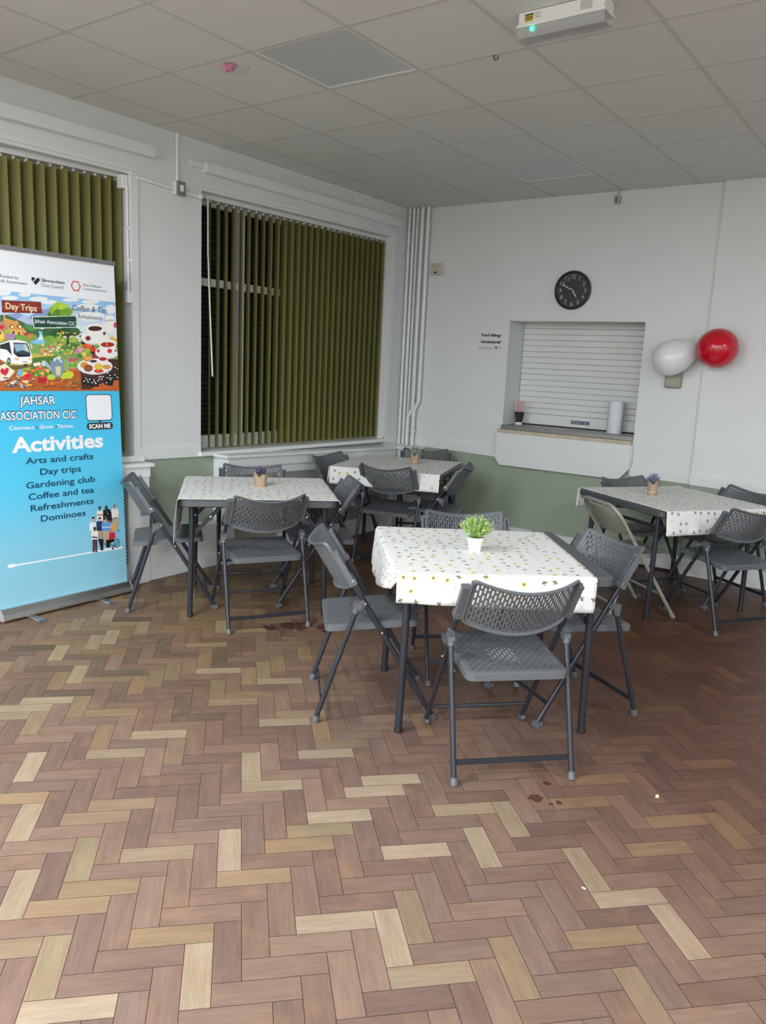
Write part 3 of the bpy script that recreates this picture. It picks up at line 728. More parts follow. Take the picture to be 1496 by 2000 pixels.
b = MB(); b.box(.085, -.0506, -.042, .135, -.0500, -.008); b.build('rating_label', mat('grey_label', (.5, .5, .5), .6), t)
t = thing('burst_balloon', 'small pink scrap of burst balloon stuck to the ceiling', 'balloon scrap', (.985, .665, CEIL+.004))
b = MB(); rnd = random.Random(3)
bm = bmesh.new(); bmesh.ops.create_icosphere(bm, subdivisions=2, radius=.036)
for v in bm.verts: v.co *= rnd.uniform(.55, 1.15); v.co.z = min(v.co.z*.6-.018, -.0005)
b.bm(bm); b.build('scrap', mat('pink_latex', (.68, .25, .40), .35), t)
b = MB(); b.tube([(-.03, .01, -.004), (-.02, .07, -.02), (.015, .10, -.025), (.05, .09, -.01), (.07, .07, -.004)], .0012, 5); b.build('string', mat('pink_string', (.4, .3, .32), .7), t)
b = MB(); b.tube([(2.21, 1.195, CEIL+.002), (2.218, 1.20, CEIL-.022), (2.232, 1.20, CEIL-.022), (2.236, 1.196, CEIL-.006)], .003, 6)
tag(b.build('ceiling_hook', BLACKM), 'tiny black hook on the ceiling between the emergency lamp and the unlit panel', 'hook')

# ------------------------------------------------------------------ folding chair
AX = .225; TOPZ, FOOTY = .79, .54
def up(z, dx=0): return Vector((dx, FOOTY-(FOOTY-.052)*z/TOPZ, z))      # a point of the front-leg / back upright line
UDIR = (up(.8)-up(0)).normalized(); UN = Vector((0, -UDIR.z, UDIR.y))     # along the upright; rearward normal
if UN.y > 0: UN = -UN
def perforated(b, a, d0, d1, nu, nv, sl, gap, sw, margin, rad, f, th, skirt, lip):
    """slotted panel with rounded rim. u in [-a,a], v in [d0,d1]; f(u,v,w) -> point, w = depth below the face"""
    ua, va, vb = a-margin, d0+margin, d1-margin
    # u lines
    pu = 2*ua/nu; us = []
    for i in range(nu):
        c = -ua+pu*(i+.5); us += [c-sw/2, c+sw/2]
    us = [-ua]+us+[ua]
    # v lines: union of both phases
    per = (vb-va)/nv; marks = {round(va, 6), round(vb, 6)}
    ph = []
    for p in (0, 1):
        L = []
        for j in range(-1, nv+1):
            s0 = va+per*(j+.5*p)+gap/2; s1 = va+per*(j+1+.5*p)-gap/2
            s0, s1 = max(s0, va+.0), min(s1, vb)
            if s1-s0 > per*.18: L.append((s0, s1)); marks |= {round(s0, 6), round(s1, 6)}
        ph.append(L)
    vsn = sorted(marks)
    hole = lambda i, j: (i % 2 == 1) and any(s0-1e-5 <= vsn[j] and vsn[j+1] <= s1+1e-5 for s0, s1 in ph[(i//2) % 2])
    NU, NV = len(us), len(vsn)
    top = [f(u, v, 0) for v in vsn for u in us]; bot = [f(u, v, th) for v in vsn for u in us]; o = NU*NV
    fs = []; id_ = lambda i, j: j*NU+i
    solid = [[not hole(i, j) for j in range(NV-1)] for i in range(NU-1)]
    for i in range(NU-1):
        for j in range(NV-1):
            if not solid[i][j]: continue
            q = (id_(i, j), id_(i+1, j), id_(i+1, j+1), id_(i, j+1)); fs.append(q); fs.append(tuple(k+o for k in q[::-1]))
            for (x, y, e) in ((i-1, j, (3, 0)), (i+1, j, (1, 2)), (i, j-1, (0, 1)), (i, j+1, (2, 3))):
                if 0 <= x < NU-1 and 0 <= y < NV-1 and not solid[x][y]:
                    p, r = q[e[0]], q[e[1]]; fs.append((r, p, p+o, r+o))
    b.add(top+bot, fs)
    # rim ring
    out = rrect(-a, d0, a, d1, rad, 5); K = []
    # subdivide long runs so the rim follows the curve
    loop = []
    for k in range(len(out)):
        p, q = out[k], out[(k+1) % len(out)]; L = math.hypot(q[0]-p[0], q[1]-p[1]); n = max(1, int(L/.03))
        for s in range(n): loop.append((p[0]+(q[0]-p[0])*s/n, p[1]+(q[1]-p[1])*s/n))
    n = len(loop); inn = [(max(-ua, min(ua, u)), max(va, min(vb, v))) for u, v in loop]
    cx, cy = 0, (d0+d1)/2
    def ins(u, v, t): 
        return (u-math.copysign(min(abs(u), t), u) if abs(u) > a-rad*1.2 else u*(1-t/a)), (v-t if v > d1-rad*1.2 else (v+t if v < d0+rad*1.2 else v))
    r0 = [f(u, v, 0) for u, v in inn]
    r1 = [f(*ins(u, v, lip), 0) for u, v in loop]; r1b = [f(u, v, lip*.8) for u, v in loop]
    r2 = [f(u, v, skirt) for u, v in loop]; r3 = [f(*ins(u, v, .005), skirt) for u, v in loop]
    r4 = [f(*ins(u, v, .007), th) for u, v in loop]; r5 = [f(u, v, th) for u, v in inn]
    vs = r0+r1+r1b+r2+r3+r4+r5; fs = []
    for q in range(6):
        for k in range(n): fs.append((q*n+k, q*n+(k+1) % n, (q+1)*n+(k+1) % n, (q+1)*n+k))
    b.add(vs, fs)
SEATA = .206
def seat_f(u, v, w):
    z = .437+.030*(v-.04)/.40 - .010*(1-(u/SEATA)**2)*math.sin(PI*max(0, min(1, (v-.03)/.42)))
    if v > .40: z -= (v-.40)**2*3
    return Vector((u, v, z-w))
BA = .213; BZ0, BZ1 = .617, .819
S0, S1 = BZ0/UDIR.z, BZ1/UDIR.z
def back_f(u, v, w):
    base = up(0)+UDIR*v
    bow = .075*(1-(u/BA)**2)+.006
    return base+Vector((u, 0, 0))+UN*(bow-.002+w)
def folding_chair(label):
    t = thing('folding_chair', label, 'folding chair')
    b = MB(); perforated(b, SEATA, .035, .455, 22, 9, 0, .014, .0062, .030, .032, seat_f, .005, .030, .006); b.build('seat', GREYCH, t, smooth=True)
    b = MB(); perforated(b, BA, S0, S1, 30, 5, 0, .0105, .0062, .018, .022, back_f, .004, .016, .004); b.build('backrest', GREYCH, t, smooth=True)
    b = MB(); b.hexa([seat_f(u, v, w) for w in (.0075, .0055) for u, v in ((-.055, .15), (.055, .15), (.055, .29), (-.055, .29))])
    o = b.build('underseat_label', mat('white_sticker', (.85, .85, .85), .5), t); 
    for s in (-1, 1):
        x = s*AX
        b = MB(); b.tube([up(.012, x), up(TOPZ-.022, x)], .0125, 12, sx=.8, side=(1, 0, 0)); leg = b.build('front_leg', LEGM, t, smooth=True)
        b = MB(); p = up(0, x); b.bar(up(0.004, x), up(.026, x), .022, .029); b.lathe([(.012, 0), (.012, .018)], 10, up(.018, x-.009)+Vector((0, -.016, 0)), (1, 0, 0)); b.build('foot_cap', BRKT, leg)
        b = MB()
        b.lathe([(0, .0), (.006, 0), (.006, .004), (.003, .006), (0, .006)], 10, up(.413, x+s*.010), (s, 0, 0)); b.lathe([(0, 0), (.0055, 0), (.0055, .004), (0, .005)], 10, up(.545, x+s*.010), (s, 0, 0)); b.lathe([(0, 0), (.005, 0), (.005, .004), (0, .005)], 10, up(.645, x+s*.014)-UN*.004, (s, 0, 0))
        b.build('bolt', CHROME, leg)
        xr = s*.240
        b = MB(); b.tube([(xr, .002, .012), (xr, .167, .525)], .0118, 12); leg = b.build('rear_leg', LEGM, t, smooth=True)
        b = MB(); b.tube([(xr, .0, .0005), (xr, .0045, .014), (xr, .007, .022), (xr, .009, .03)], .014, 12, rs=[.0165, .0165, .0145, .0135]); b.build('foot_cap', BRKT, leg, smooth=True)
        b = MB(); b.lathe([(0, 0), (.006, 0), (.006, .010), (.0, .011)], 10, (xr-s*.012, .131, .412), (s, 0, 0)); b.build('bolt', CHROME, leg)
        b = MB(); b.tube([(xr, .160, .505), (xr, .1685, .532)], .0145, 12); b.bar((xr, .166, .522), (xr, .176, .552), .026, .036); b.bar((xr-s*.004, .172, .543), up(.548, xr-s*.004), .022, .030)
        for k in range(4): b.box(xr-.012+k*.0065, .150, .545, xr-.0095+k*.0065, .178, .556)
        b.build('hinge_bracket', BRKT, t)
        b = MB(); b.bar(up(.645, x)+UN*.002, up(.768, x)+UN*.002, .030, .024); b.bar(up(.628, x)+UN*.001, up(.650, x)+UN*.001, .036, .034); b.bar(up(.764, x)+UN*.001, up(.775, x)+UN*.001, .033, .028)
        b.build('back_sleeve', GREYCH if s else BRKT, t)
    b = MB(); b.bar((-.240, .026, .082), (.240, .026, .082), .006, .022, (0, 1, 0)); b.build('rear_stretcher', LEGM, t)
    b = MB(); b.tube([up(.105, -AX)+Vector((0, .0, 0)), up(.105, AX)], .0085, 8); b.build('front_stretcher', LEGM, t, smooth=True)
    return t
# ------------------------------------------------------------------ beige metal chair
def beige_chair(label, loc, heading):
    t = thing('metal_folding_chair', label, 'folding chair', loc, heading-PI/2)
    w = .222
    def fr_(z, x): return Vector((x, .50-.545*z/.80, z))
    pts = [fr_(.015, -w), fr_(.645, -w)]
    for k in range(1, 7):
        a = PI/2*k/6; pts.append(fr_(.645+.105*math.sin(a), -w+.085*(1-math.cos(a))))
    pts += [Vector((-p.x, p.y, p.z)) for p in pts[::-1]]
    b = MB(); b.tube(pts, .0125, 12); fl = b.build('front_frame', BEIGE, t, smooth=True)
    b = MB()
    def bk(u, v): 
        z = .555+.178*v; hw = .207-.05*(1-min(1, v*3))**2-.055*max(0, v-.55)**2/.2; p = fr_(z, u*hw); return p+Vector((0, -.045*(1-u*u)-.0, 0))
    n, m_ = 14, 8; vs = [bk(-1+2*i/n, j/m_) for j in range(m_+1) for i in range(n+1)]
    vs2 = [v+Vector((0, .012, .006)) for v in vs]; K = len(vs)
    fs = [(j*(n+1)+i, j*(n+1)+i+1, (j+1)*(n+1)+i+1, (j+1)*(n+1)+i) for j in range(m_) for i in range(n)]
    rim = [i for i in range(n+1)]+[j*(n+1)+n for j in range(1, m_+1)]+[m_*(n+1)+i for i in range(n-1, -1, -1)]+[j*(n+1) for j in range(m_-1, 0, -1)]
    b.add(vs+vs2, fs+[tuple(k+K for k in f[::-1]) for f in fs]+[(rim[i], rim[(i+1) % len(rim)], rim[(i+1) % len(rim)]+K, rim[i]+K) for i in range(len(rim))])
    b.build('backrest', BEIGE, t, smooth=True)
    b = MB(); out = rrect(-.20, .05, .20, .43, .05, 5)
    b.prism([(x, y, .430+.02*(y-.05)) for x, y in out], (0, 0, -.025), (0, 0, 0)); b.build('seat', BEIGE, t, smooth=True)
    for s in (-1, 1):
        b = MB(); b.tube([(s*.238, .0, .015), (s*.238, .10, .36), (s*.236, .155, .48)], .011, 10); leg = b.build('rear_leg', BEIGE, t, smooth=True)
        b = MB(); b.tube([(s*.238, -.002, .0005), (s*.238, .002, .025)], .014, 10); b.build('foot_cap', BEIGE, leg)
        b = MB(); b.tube([fr_(.0005, s*w), fr_(.028, s*w)], .0155, 10); b.build('foot_cap', BEIGE, fl)
        b = MB(); b.bar((s*.234, .150, .470), fr_(.50, s*.234), .012, .045); b.build('hinge_plate', BEIGE, t)
        b = MB()
        for z in (.07, .535):
            for q in range(10):
                a0, a1 = 2*PI*q/10, 2*PI*(q+1)/10
                c = fr_(z, s*(w+.0125)); d = (fr_(.8, 0)-fr_(0, 0)).normalized(); e = Vector((0, d.z, -d.y))
                b.tube([c+d*.022*math.cos(a0)+e*.006*math.sin(a0), c+d*.022*math.cos(a1)+e*.006*math.sin(a1)], .002, 5)
        b.build('slot_guide', BEIGE, fl)
    b = MB(); b.tube([fr_(.16, -w), fr_(.16, w)], .008, 8); b.build('front_stretcher', BEIGE, t, smooth=True)
    b = MB(); b.tube([(-.238, .03, .11), (.238, .03, .11)], .008, 8); b.build('rear_stretcher', BEIGE, t, smooth=True)
    return t

# ------------------------------------------------------------------ tables
TS, TZ, TTH = .458, .743, .044
def folding_table(label, x, y, ang, lx=.41, ly=.348):
    t = thing('folding_table', label, 'table', (x, y, 0), ang)
    b = MB()
    lo, ins_ = [], .008
    L0 = rrect(-TS, -TS, TS, TS, .05, 6); L1 = rrect(-TS+ins_, -TS+ins_, TS-ins_, TS-ins_, .045, 6); n = len(L0)
    rings = [[(p[0], p[1], TZ) for p in L1], [(p[0], p[1], TZ-.008) for p in L0], [(p[0], p[1], TZ-TTH+.006) for p in L0], [(p[0], p[1], TZ-TTH) for p in L1]]
    vs = sum(rings, []); fs = [list(range(n))]+[(q*n+k, q*n+(k+1) % n, (q+1)*n+(k+1) % n, (q+1)*n+k) for q in range(3) for k in range(n)]+[[3*n+k for k in range(n)][::-1]]
    b.add(vs, fs); b.build('tabletop', TABLEM, t, smooth=True)
    for sx in (-1, 1):
        for sy in (-1, 1):
            b = MB(); b.tube([(sx*lx, sy*ly, .018), (sx*(lx-.012), sy*ly, TZ-TTH)], .0165, 14); leg = b.build('leg', LEGM, t, smooth=True)
            b = MB(); b.lathe([(.018, .0005), (.018, .018), (.017, .022)], 14, (sx*lx, sy*ly, 0)); b.build('foot_cap', BLACKM, leg, smooth=True)
            b = MB(); p0 = Vector((sx*(lx-.008), sy*(ly+.0), .50)); p1 = Vector((sx*(lx-.19), sy*ly, TZ-TTH-.005))
            yo = Vector((0, -sy*.020, 0))
            b.bar(p0+yo, p1+yo, .006, .024, (0, 1, 0)); br = b.build('brace', LEGM, t)
            b = MB(); b.lathe([(0, 0), (.007, 0), (.007, .03), (0, .031)], 10, p0+yo*1.3, (0, sy, 0)); b.build('rivet', CHROME, br); b = MB(); q = p0.lerp(p1, .62); b.lathe([(0, 0), (.006, 0), (.006, .014), (0, .015)], 10, q+yo*1.2-Vector((0, sy*.004, 0)), (0, sy, 0)); b.build('rivet', CHROME, br)
        b = MB(); b.tube([(sx*(lx-.010), -ly, .62), (sx*(lx-.010), ly, .62)], .011, 10); b.build('crossbar', LEGM, t, smooth=True)
    return t
# ------------------------------------------------------------------ tablecloths
def cloth_material():
    m = mat('bee_and_sunflower_cotton', (.82, .83, .80), .85); t = NT(m)
    uv = t.n('UVMap', uv_map='cloth').outputs[0]
    def layer(sc, off, base, kinds):
        p = t.v('ADD', t.v('SCALE', uv, None, sc), off)
        vo = t.n('TexVoronoi', voronoi_dimensions='2D', feature='F1'); vo.inputs['Scale'].default_value = 1; vo.inputs['Randomness'].default_value = .62
        t.put(vo.inputs['Vector'], p)
        q = t.v('SUBTRACT', p, vo.outputs['Position']); sc_ = t.n('SeparateColor'); t.put(sc_.inputs[0], vo.outputs['Color'])
        ro = t.n('VectorRotate', rotation_type='Z_AXIS'); t.put(ro.inputs['Vector'], q); t.put(ro.inputs['Angle'], t.m('MULTIPLY', sc_.outputs[0], 6.283))
        s = t.n('SeparateXYZ'); t.put(s.inputs[0], ro.outputs[0]); x, y = s.outputs[0], s.outputs[1]
        rr = t.m('SQRT', t.m('ADD', t.m('MULTIPLY', x, x), t.m('MULTIPLY', y, y))); an = t.m('ARCTAN2', y, x); ty = sc_.outputs[1]
        def sel(a, b): return t.m('MULTIPLY', t.m('GREATER_THAN', ty, a), t.m('LESS_THAN', ty, b))
        col = base
        # sunflower
        petal = t.m('ADD', .235, t.m('MULTIPLY', t.m('SINE', t.m('MULTIPLY', an, 12)), .022))
        fl = t.m('MULTIPLY', sel(*kinds[0]), t.m('LESS_THAN', rr, petal)); col = t.mix(fl, col, (.76, .69, .32))
        ce = t.m('MULTIPLY', sel(*kinds[0]), t.m('LESS_THAN', rr, .10)); col = t.mix(ce, col, (.21, .18, .11))
        # bee: striped body and pale wings
        bx, by = t.m('DIVIDE', x, .22), t.m('DIVIDE', y, .085)
        body = t.m('LESS_THAN', t.m('ADD', t.m('MULTIPLY', bx, bx), t.m('MULTIPLY', by, by)), 1)
        wx, wy = t.m('DIVIDE', t.m('ADD', x, .02), .085), t.m('DIVIDE', y, .24)
        wing = t.m('LESS_THAN', t.m('ADD', t.m('MULTIPLY', wx, wx), t.m('MULTIPLY', wy, wy)), 1)
        isb = sel(*kinds[1])
        col = t.mix(t.m('MULTIPLY', isb, wing), col, (.42, .43, .41))
        stripe = t.m('GREATER_THAN', t.m('SINE', t.m('MULTIPLY', x, 44)), -.25)
        col = t.mix(t.m('MULTIPLY', isb, body), col, t.mix(stripe, (.50, .42, .12), (.05, .05, .045)))
        # pale grey daisy
        rg = t.m('MULTIPLY', t.m('LESS_THAN', rr, t.m('ADD', .15, t.m('MULTIPLY', t.m('SINE', t.m('MULTIPLY', an, 8)), .06))), sel(*kinds[2])); col = t.mix(rg, col, (.62, .63, .60))
        dt = t.m('MULTIPLY', t.m('LESS_THAN', rr, .035), sel(*kinds[2])); col = t.mix(dt, col, (.45, .44, .34))
        return col
    tc = t.n('TexCoord').outputs['Object']
    weave = t.noise(t.v('MULTIPLY', uv, (700, 40, 1)), 1, 2); weave2 = t.noise(t.v('MULTIPLY', uv, (40, 700, 1)), 1, 2)
    base = t.mix(t.m('MULTIPLY', t.m('ADD', weave, weave2), .5), (.68, .695, .68), (.80, .81, .79))
    c1 = layer(17.5, (3.3, 7.1, 0), base, ((0, .24), (.24, .70), (.70, 1.0)))
    t.put(t.b.inputs['Base Color'], c1)
    bp = t.n('Bump'); bp.inputs['Strength'].default_value = .3; bp.inputs['Distance'].default_value = .004
    t.put(bp.inputs['Height'], t.noise(tc, 9, 4, .6)); t.t.links.new(bp.outputs[0], t.b.inputs['Normal'])
    return m
CLOTH = cloth_material()
def tablecloth(label, x, y, ang, x0, x1, y0, y1, seed, wav=.012, rot=0.0, tz=TZ, taper=None):
    """cotton cloth in the table's own axes; whatever passes the table edge hangs down"""
    rnd = random.Random(seed); N = 56; b = MB(); ph = [rnd.uniform(0, 6.28) for _ in range(8)]
    E_ = TS+.006
    ca, sa = math.cos(rot), math.sin(rot)
    def smooth(v, r=.03): return v
    def pos(u, v):
        a, c = u*ca-v*sa, u*sa+v*ca
        cu, cv = max(-E_, min(E_, a)), max(-E_, min(E_, c)); ex, ey = a-cu, c-cv
        if taper and ex < 0: ex *= taper[0]+(taper[1]-taper[0])*min(1, (cv+E_)/(1.2*E_))
        d = math.hypot(ex, ey)
        if d < 1e-6:
            bump = .0009*(math.sin(9*u+ph[0])*math.sin(7*v+ph[1])+1)
            return Vector((cu, cv, tz+.0022+bump))
        nx, ny = ex/d, ey/d
        if abs(ex) > 1e-6 and abs(ey) > 1e-6:
            # the corner is tucked behind the skirt that hangs along y
            tuck = min(abs(ex), .05); cu -= math.copysign(tuck*.55, ex); nx, ny = 0, math.copysign(1, ey)
            drop = abs(ey); flare = -min(.006, tuck*.3)
        else: drop = d; flare = 0
        r = .012
        if drop < r*1.57: th = drop/r; off = r*math.sin(th); z = -r*(1-math.cos(th))
        else: off = r; z = -r-(drop-r*1.57)
        w_ = (wav*math.sin(11*(u if abs(ey) > abs(ex) else v)+ph[2])+wav*.6*math.sin(23*(u if abs(ey) > abs(ex) else v)+ph[3]))*min(1, max(0, drop-.02)/.12)
        off += flare+abs(w_)*.6+.002+min(drop, .3)*.05
        return Vector((cu+nx*off, cv+ny*off, tz+.0022+z))
    us = [x0+(x1-x0)*i/N for i in range(N+1)]; vs_ = [y0+(y1-y0)*i/N for i in range(N+1)]
    for arr, lo, hi in ((us, x0, x1), (vs_, y0, y1)):
        for e in (-E_, E_):
            for q in (0, .009, .019, .034):
                p = e+math.copysign(q, e)
                if lo < p < hi: arr.append(p)
        arr.sort()
    n, m_ = len(us), len(vs_)
    pts = [pos(u, v) for v in vs_ for u in us]; b.add(pts, [(j*n+i, j*n+i+1, (j+1)*n+i+1, (j+1)*n+i) for j in range(m_-1) for i in range(n-1)])
    o = b.build('tablecloth', CLOTH, None, smooth=False, fix=False)
    me = o.data; uvl = me.uv_layers.new(name='cloth')
    for l in me.loops:
        i = l.vertex_index; uvl.data[l.index].uv = (us[i % n]+seed*.37, vs_[i//n]+seed*.61)
    me.polygons.foreach_set('use_smooth', [True]*len(me.polygons))
    sd = o.modifiers.new('thickness', 'SOLIDIFY'); sd.thickness = .0012; sd.offset = 1
    o.location = (x, y, 0); o.rotation_euler = (0, 0, ang)
    return tag(o, label, 'tablecloth', 'bee and sunflower tablecloths')
# ------------------------------------------------------------------ table plants
KRAFT = mat('kraft_paper', (.40, .29, .20), .8, bump=.6, bscale=60, var=.12, vscale=30)
POTW = mat('white_pot', (.82, .83, .83), .35)
def sprigs(rnd, b, h0, spread, n, leaf, up_, lean=.9):
    for i in range(n):
        a = rnd.uniform(0, 2*PI); r = spread*math.sqrt(rnd.random()); el = rnd.uniform(.25, 1)
        base = Vector((math.cos(a)*.018*rnd.random(), math.sin(a)*.018*rnd.random(), h0))
        tip = Vector((math.cos(a)*r, math.sin(a)*r, h0+up_*(1-lean*.45*(r/spread)**2)*rnd.uniform(.72, 1.05)))
        yield base, tip
def leafquad(b, p, d, L, w, rnd):
    d = d.normalized(); s = d.cross(Vector((rnd.uniform(-1, 1), rnd.uniform(-1, 1), rnd.uniform(-1, 1)))).normalized(); nrm = d.cross(s)
    b.add([p, p+d*L*.5+s*w+nrm*w*.4, p+d*L, p+d*L*.5-s*w+nrm*w*.4], [(0, 1, 2), (0, 2, 3)])
def green_plant(x, y):
    t = thing('potted_plant', 'bright green artificial plant in a white pot on the nearest table', 'potted plant', (x, y, TZ+.0042))
    b = MB(); b.lathe([(0, 0), (.027, 0), (.028, .002), (.0335, .048), (.0375, .049), (.0385, .066), (.036, .066), (.034, .056), (.0, .056)], 32); b.build('pot', POTW, t, smooth=True)
    rnd = random.Random(8); b = MB(); st = MB()
    for base, tip in sprigs(rnd, b, .055, .078, 120, 0, .108):
        st.tube([base, base.lerp(tip, .6)+Vector((0, 0, .006)), tip], .0006, 4, cap=False)
        d = tip-base
        for k in range(15):
            f = .3+.7*k/14; p = base.lerp(tip, f)
            dd = (d.normalized()*.7+Vector((rnd.uniform(-1, 1), rnd.uniform(-1, 1), rnd.uniform(-.5, .9)))*.8)
            b.cur = rnd.choice([0, 0, 1, 2]); leafquad(b, p, dd, rnd.uniform(.012, .019), rnd.uniform(.0018, .003), rnd)
    b.build('foliage', [mat('leaf_lime', (.38, .56, .13), .45), mat('leaf_green', (.20, .38, .07), .45), mat('leaf_pale', (.62, .76, .38), .45)], t, fix=False)
    st.build('stems', mat('stem_green', (.18, .30, .08), .6), t, fix=False)
def wrapped_plant(label, x, y, h, r, cols, fh, fr, seed, band=None, flare=0):
    t = thing('wrapped_posy', label, 'potted plant', (x, y, TZ+.0042)); rnd = random.Random(seed)
    b = MB(); n = 26; vs = []; rows = 9
    for j in range(rows+1):
        f = j/rows
        for k in range(n):
            a = 2*PI*k/n; q = 1+.05*math.sin(5*a+seed)*f+.06*math.sin(9*a+2*seed)*f+rnd.uniform(-.02, .02)
            rr = r*(.84+.16*f+(.10*max(0, f-.8)*5*flare))*q; z = h*f+(.012*math.sin(4*a+seed)+.008*math.sin(7*a) if j == rows else 0)
            if j == 0: rr *= .96
            vs.append((rr*math.cos(a), rr*math.sin(a), max(0, z)))
    fs = [(j*n+k, j*n+(k+1) % n, (j+1)*n+(k+1) % n, (j+1)*n+k) for j in range(rows) for k in range(n)]+[list(range(n))[::-1]]
    b.add(vs, fs); b.add([(r*.8*math.cos(2*PI*k/n), r*.8*math.sin(2*PI*k/n), h*.8) for k in range(n)], [list(range(n))])
    b.build('paper_wrap', KRAFT, t, smooth=True)
    if band: b = MB(); b.lathe([(r*.90, h*.20), (r*.915, h*.21), (r*.93, h*.30), (r*.91, h*.31)], 26); b.bar((r*.9, 0, h*.25), (r*1.35, -.01, h*.12), .004, .012); b.build('ribbon', mat('paper_ribbon', band, .6), t)
    st, b = MB(), MB()
    for base, tip in sprigs(rnd, None, h*.8, fr, 70, 0, fh):
        st.tube([base, tip], .0008, 4, cap=False); d = (tip-base)
        for k in range(16):
            f = .45+.55*k/15; p = base.lerp(tip, f); b.cur = rnd.randrange(len(cols))
            leafquad(b, p, d.normalized()+Vector((rnd.uniform(-1, 1), rnd.uniform(-1, 1), rnd.uniform(-.5, 1)))*.8, rnd.uniform(.006, .011), rnd.uniform(.0018, .0032), rnd)
    b.build('flowers', cols, t, fix=False); st.build('stems', mat('stem_sage', (.22, .27, .15), .7), t, fix=False)
PUR = [mat('petal_purple_dark', (.06, .03, .12), .6), mat('petal_purple', (.14, .08, .26), .6), mat('petal_violet', (.22, .16, .34), .6)]
LAV = [mat('petal_lavender', (.30, .25, .50), .6), mat('petal_lilac', (.40, .35, .58), .6), mat('petal_blue_violet', (.20, .17, .40), .6)]
GRY = [mat('petal_silver', (.52, .54, .54), .6), mat('petal_white_grey', (.66, .67, .68), .6), mat('leaf_sage', (.16, .19, .13), .6)]

# ------------------------------------------------------------------ set out tables, cloths, plants, chairs
R = math.radians
T1 = (2.538, .851, R(40.9)); T2 = (.640, 1.268, R(47.0)); T3 = (.490, 3.112, R(20.0)); T4 = (2.695, 3.250, R(56.5))
folding_table('dark grey folding table carrying the green plant, nearest the viewer', *T1)
folding_table('dark grey folding table with its front edge bare, beside the roller banner', *T2)
folding_table('dark folding table in the corner by the radiator grille and pipes', *T3)
folding_table('dark folding table at the right, its left edge bare above the beige chair', *T4, lx=.40)
tablecloth('white bee-print cloth on the nearest table, under the green plant', *T1, -TS-.215, TS-.075, -TS-.145, TS-.02, 1, rot=R(-2.0), taper=(.32, 1.05))
tablecloth('white bee-print cloth hanging long at the left on the table beside the banner', *T2, -TS-.28, TS+.035, -TS+.012, TS+.14, 2, rot=R(0))
tablecloth('white bee-print cloth on the corner table by the radiator grille', *T3, -TS-.15, TS-.02, -TS-.15, TS+.13, 3)
tablecloth('white bee-print cloth on the right-hand table with the lavender posy', *T4, -TS-.10+.12, TS+.13, -TS-.165, TS+.16, 4)
green_plant(2.523, .775)
wrapped_plant('dark purple flowers wrapped in brown paper on the table beside the banner', .610, 1.325, .082, .044, PUR, .062, .038, 2, flare=1)
wrapped_plant('silvery white flowers in a brown paper wrap on the corner table', .560, 3.215, .080, .040, GRY, .095, .05, 3, band=(.52, .40, .30))
wrapped_plant('lavender flowers in a ribboned brown paper wrap on the right-hand table', 2.560, 3.250, .092, .037, LAV, .076, .045, 4, band=(.55, .40, .32), flare=1)
CHAIRS = [
    ('grey perforated folding chair nearest the viewer, backing onto open floor', 3.04, 0.267, 136.4),
    ('grey perforated folding chair at the left of the green-plant table, seen side-on', 1.959, 0.329, 42.5),
    ('grey perforated folding chair at the right of the green-plant table', 2.997, 1.335, 237.3),
    ('grey perforated folding chair behind the green plant, facing the viewer', 2.112, 1.368, 310.6),
    ('grey perforated folding chair backing the viewer at the table beside the banner', 1.138, 0.883, 150.2),
    ('grey perforated folding chair touching the edge of the roller banner', 0.1, 0.672, 51.1),
    ('grey perforated folding chair right of the purple-flower table', 1.057, 1.779, 227.9),
    ('grey perforated folding chair behind the dark purple flowers', 0.095, 1.763, 315.3),
    ('dark perforated folding chair backing the viewer at the corner table', 0.721, 2.548, 102.9),
    ('dark perforated folding chair at the corner table, backed up to the radiator grille', -0.078, 2.785, 4),
    ('dark perforated folding chair behind the silvery flowers, below the corner pipes', 0.215, 3.915, 307.6),
    ('dark perforated folding chair right of the corner table, seen edge-on', 1.128, 3.149, 202.3),
    ('dark perforated folding chair in front of the right-hand table, backing the viewer', 3.344, 2.901, 145.7),
    ('dark perforated folding chair behind the lavender flowers, under the hatch flap', 2.189, 3.639, 333),
    ('dark perforated folding chair at the far right wall behind the right-hand table', 3.115, 3.809, 235.2)]
proto = None
for lab, x, y, h in CHAIRS:
    if proto is None: proto = o = folding_chair(lab)
    else: o = copy_tree(proto)
    o.location = (x, y, 0); o.rotation_euler = (0, 0, R(h)-PI/2)
    tag(o, lab, 'folding chair', 'grey perforated folding chairs')
beige_chair('beige grey metal folding chair with plain curved back at the right-hand table', (2.405, 2.650, 0), R(51))

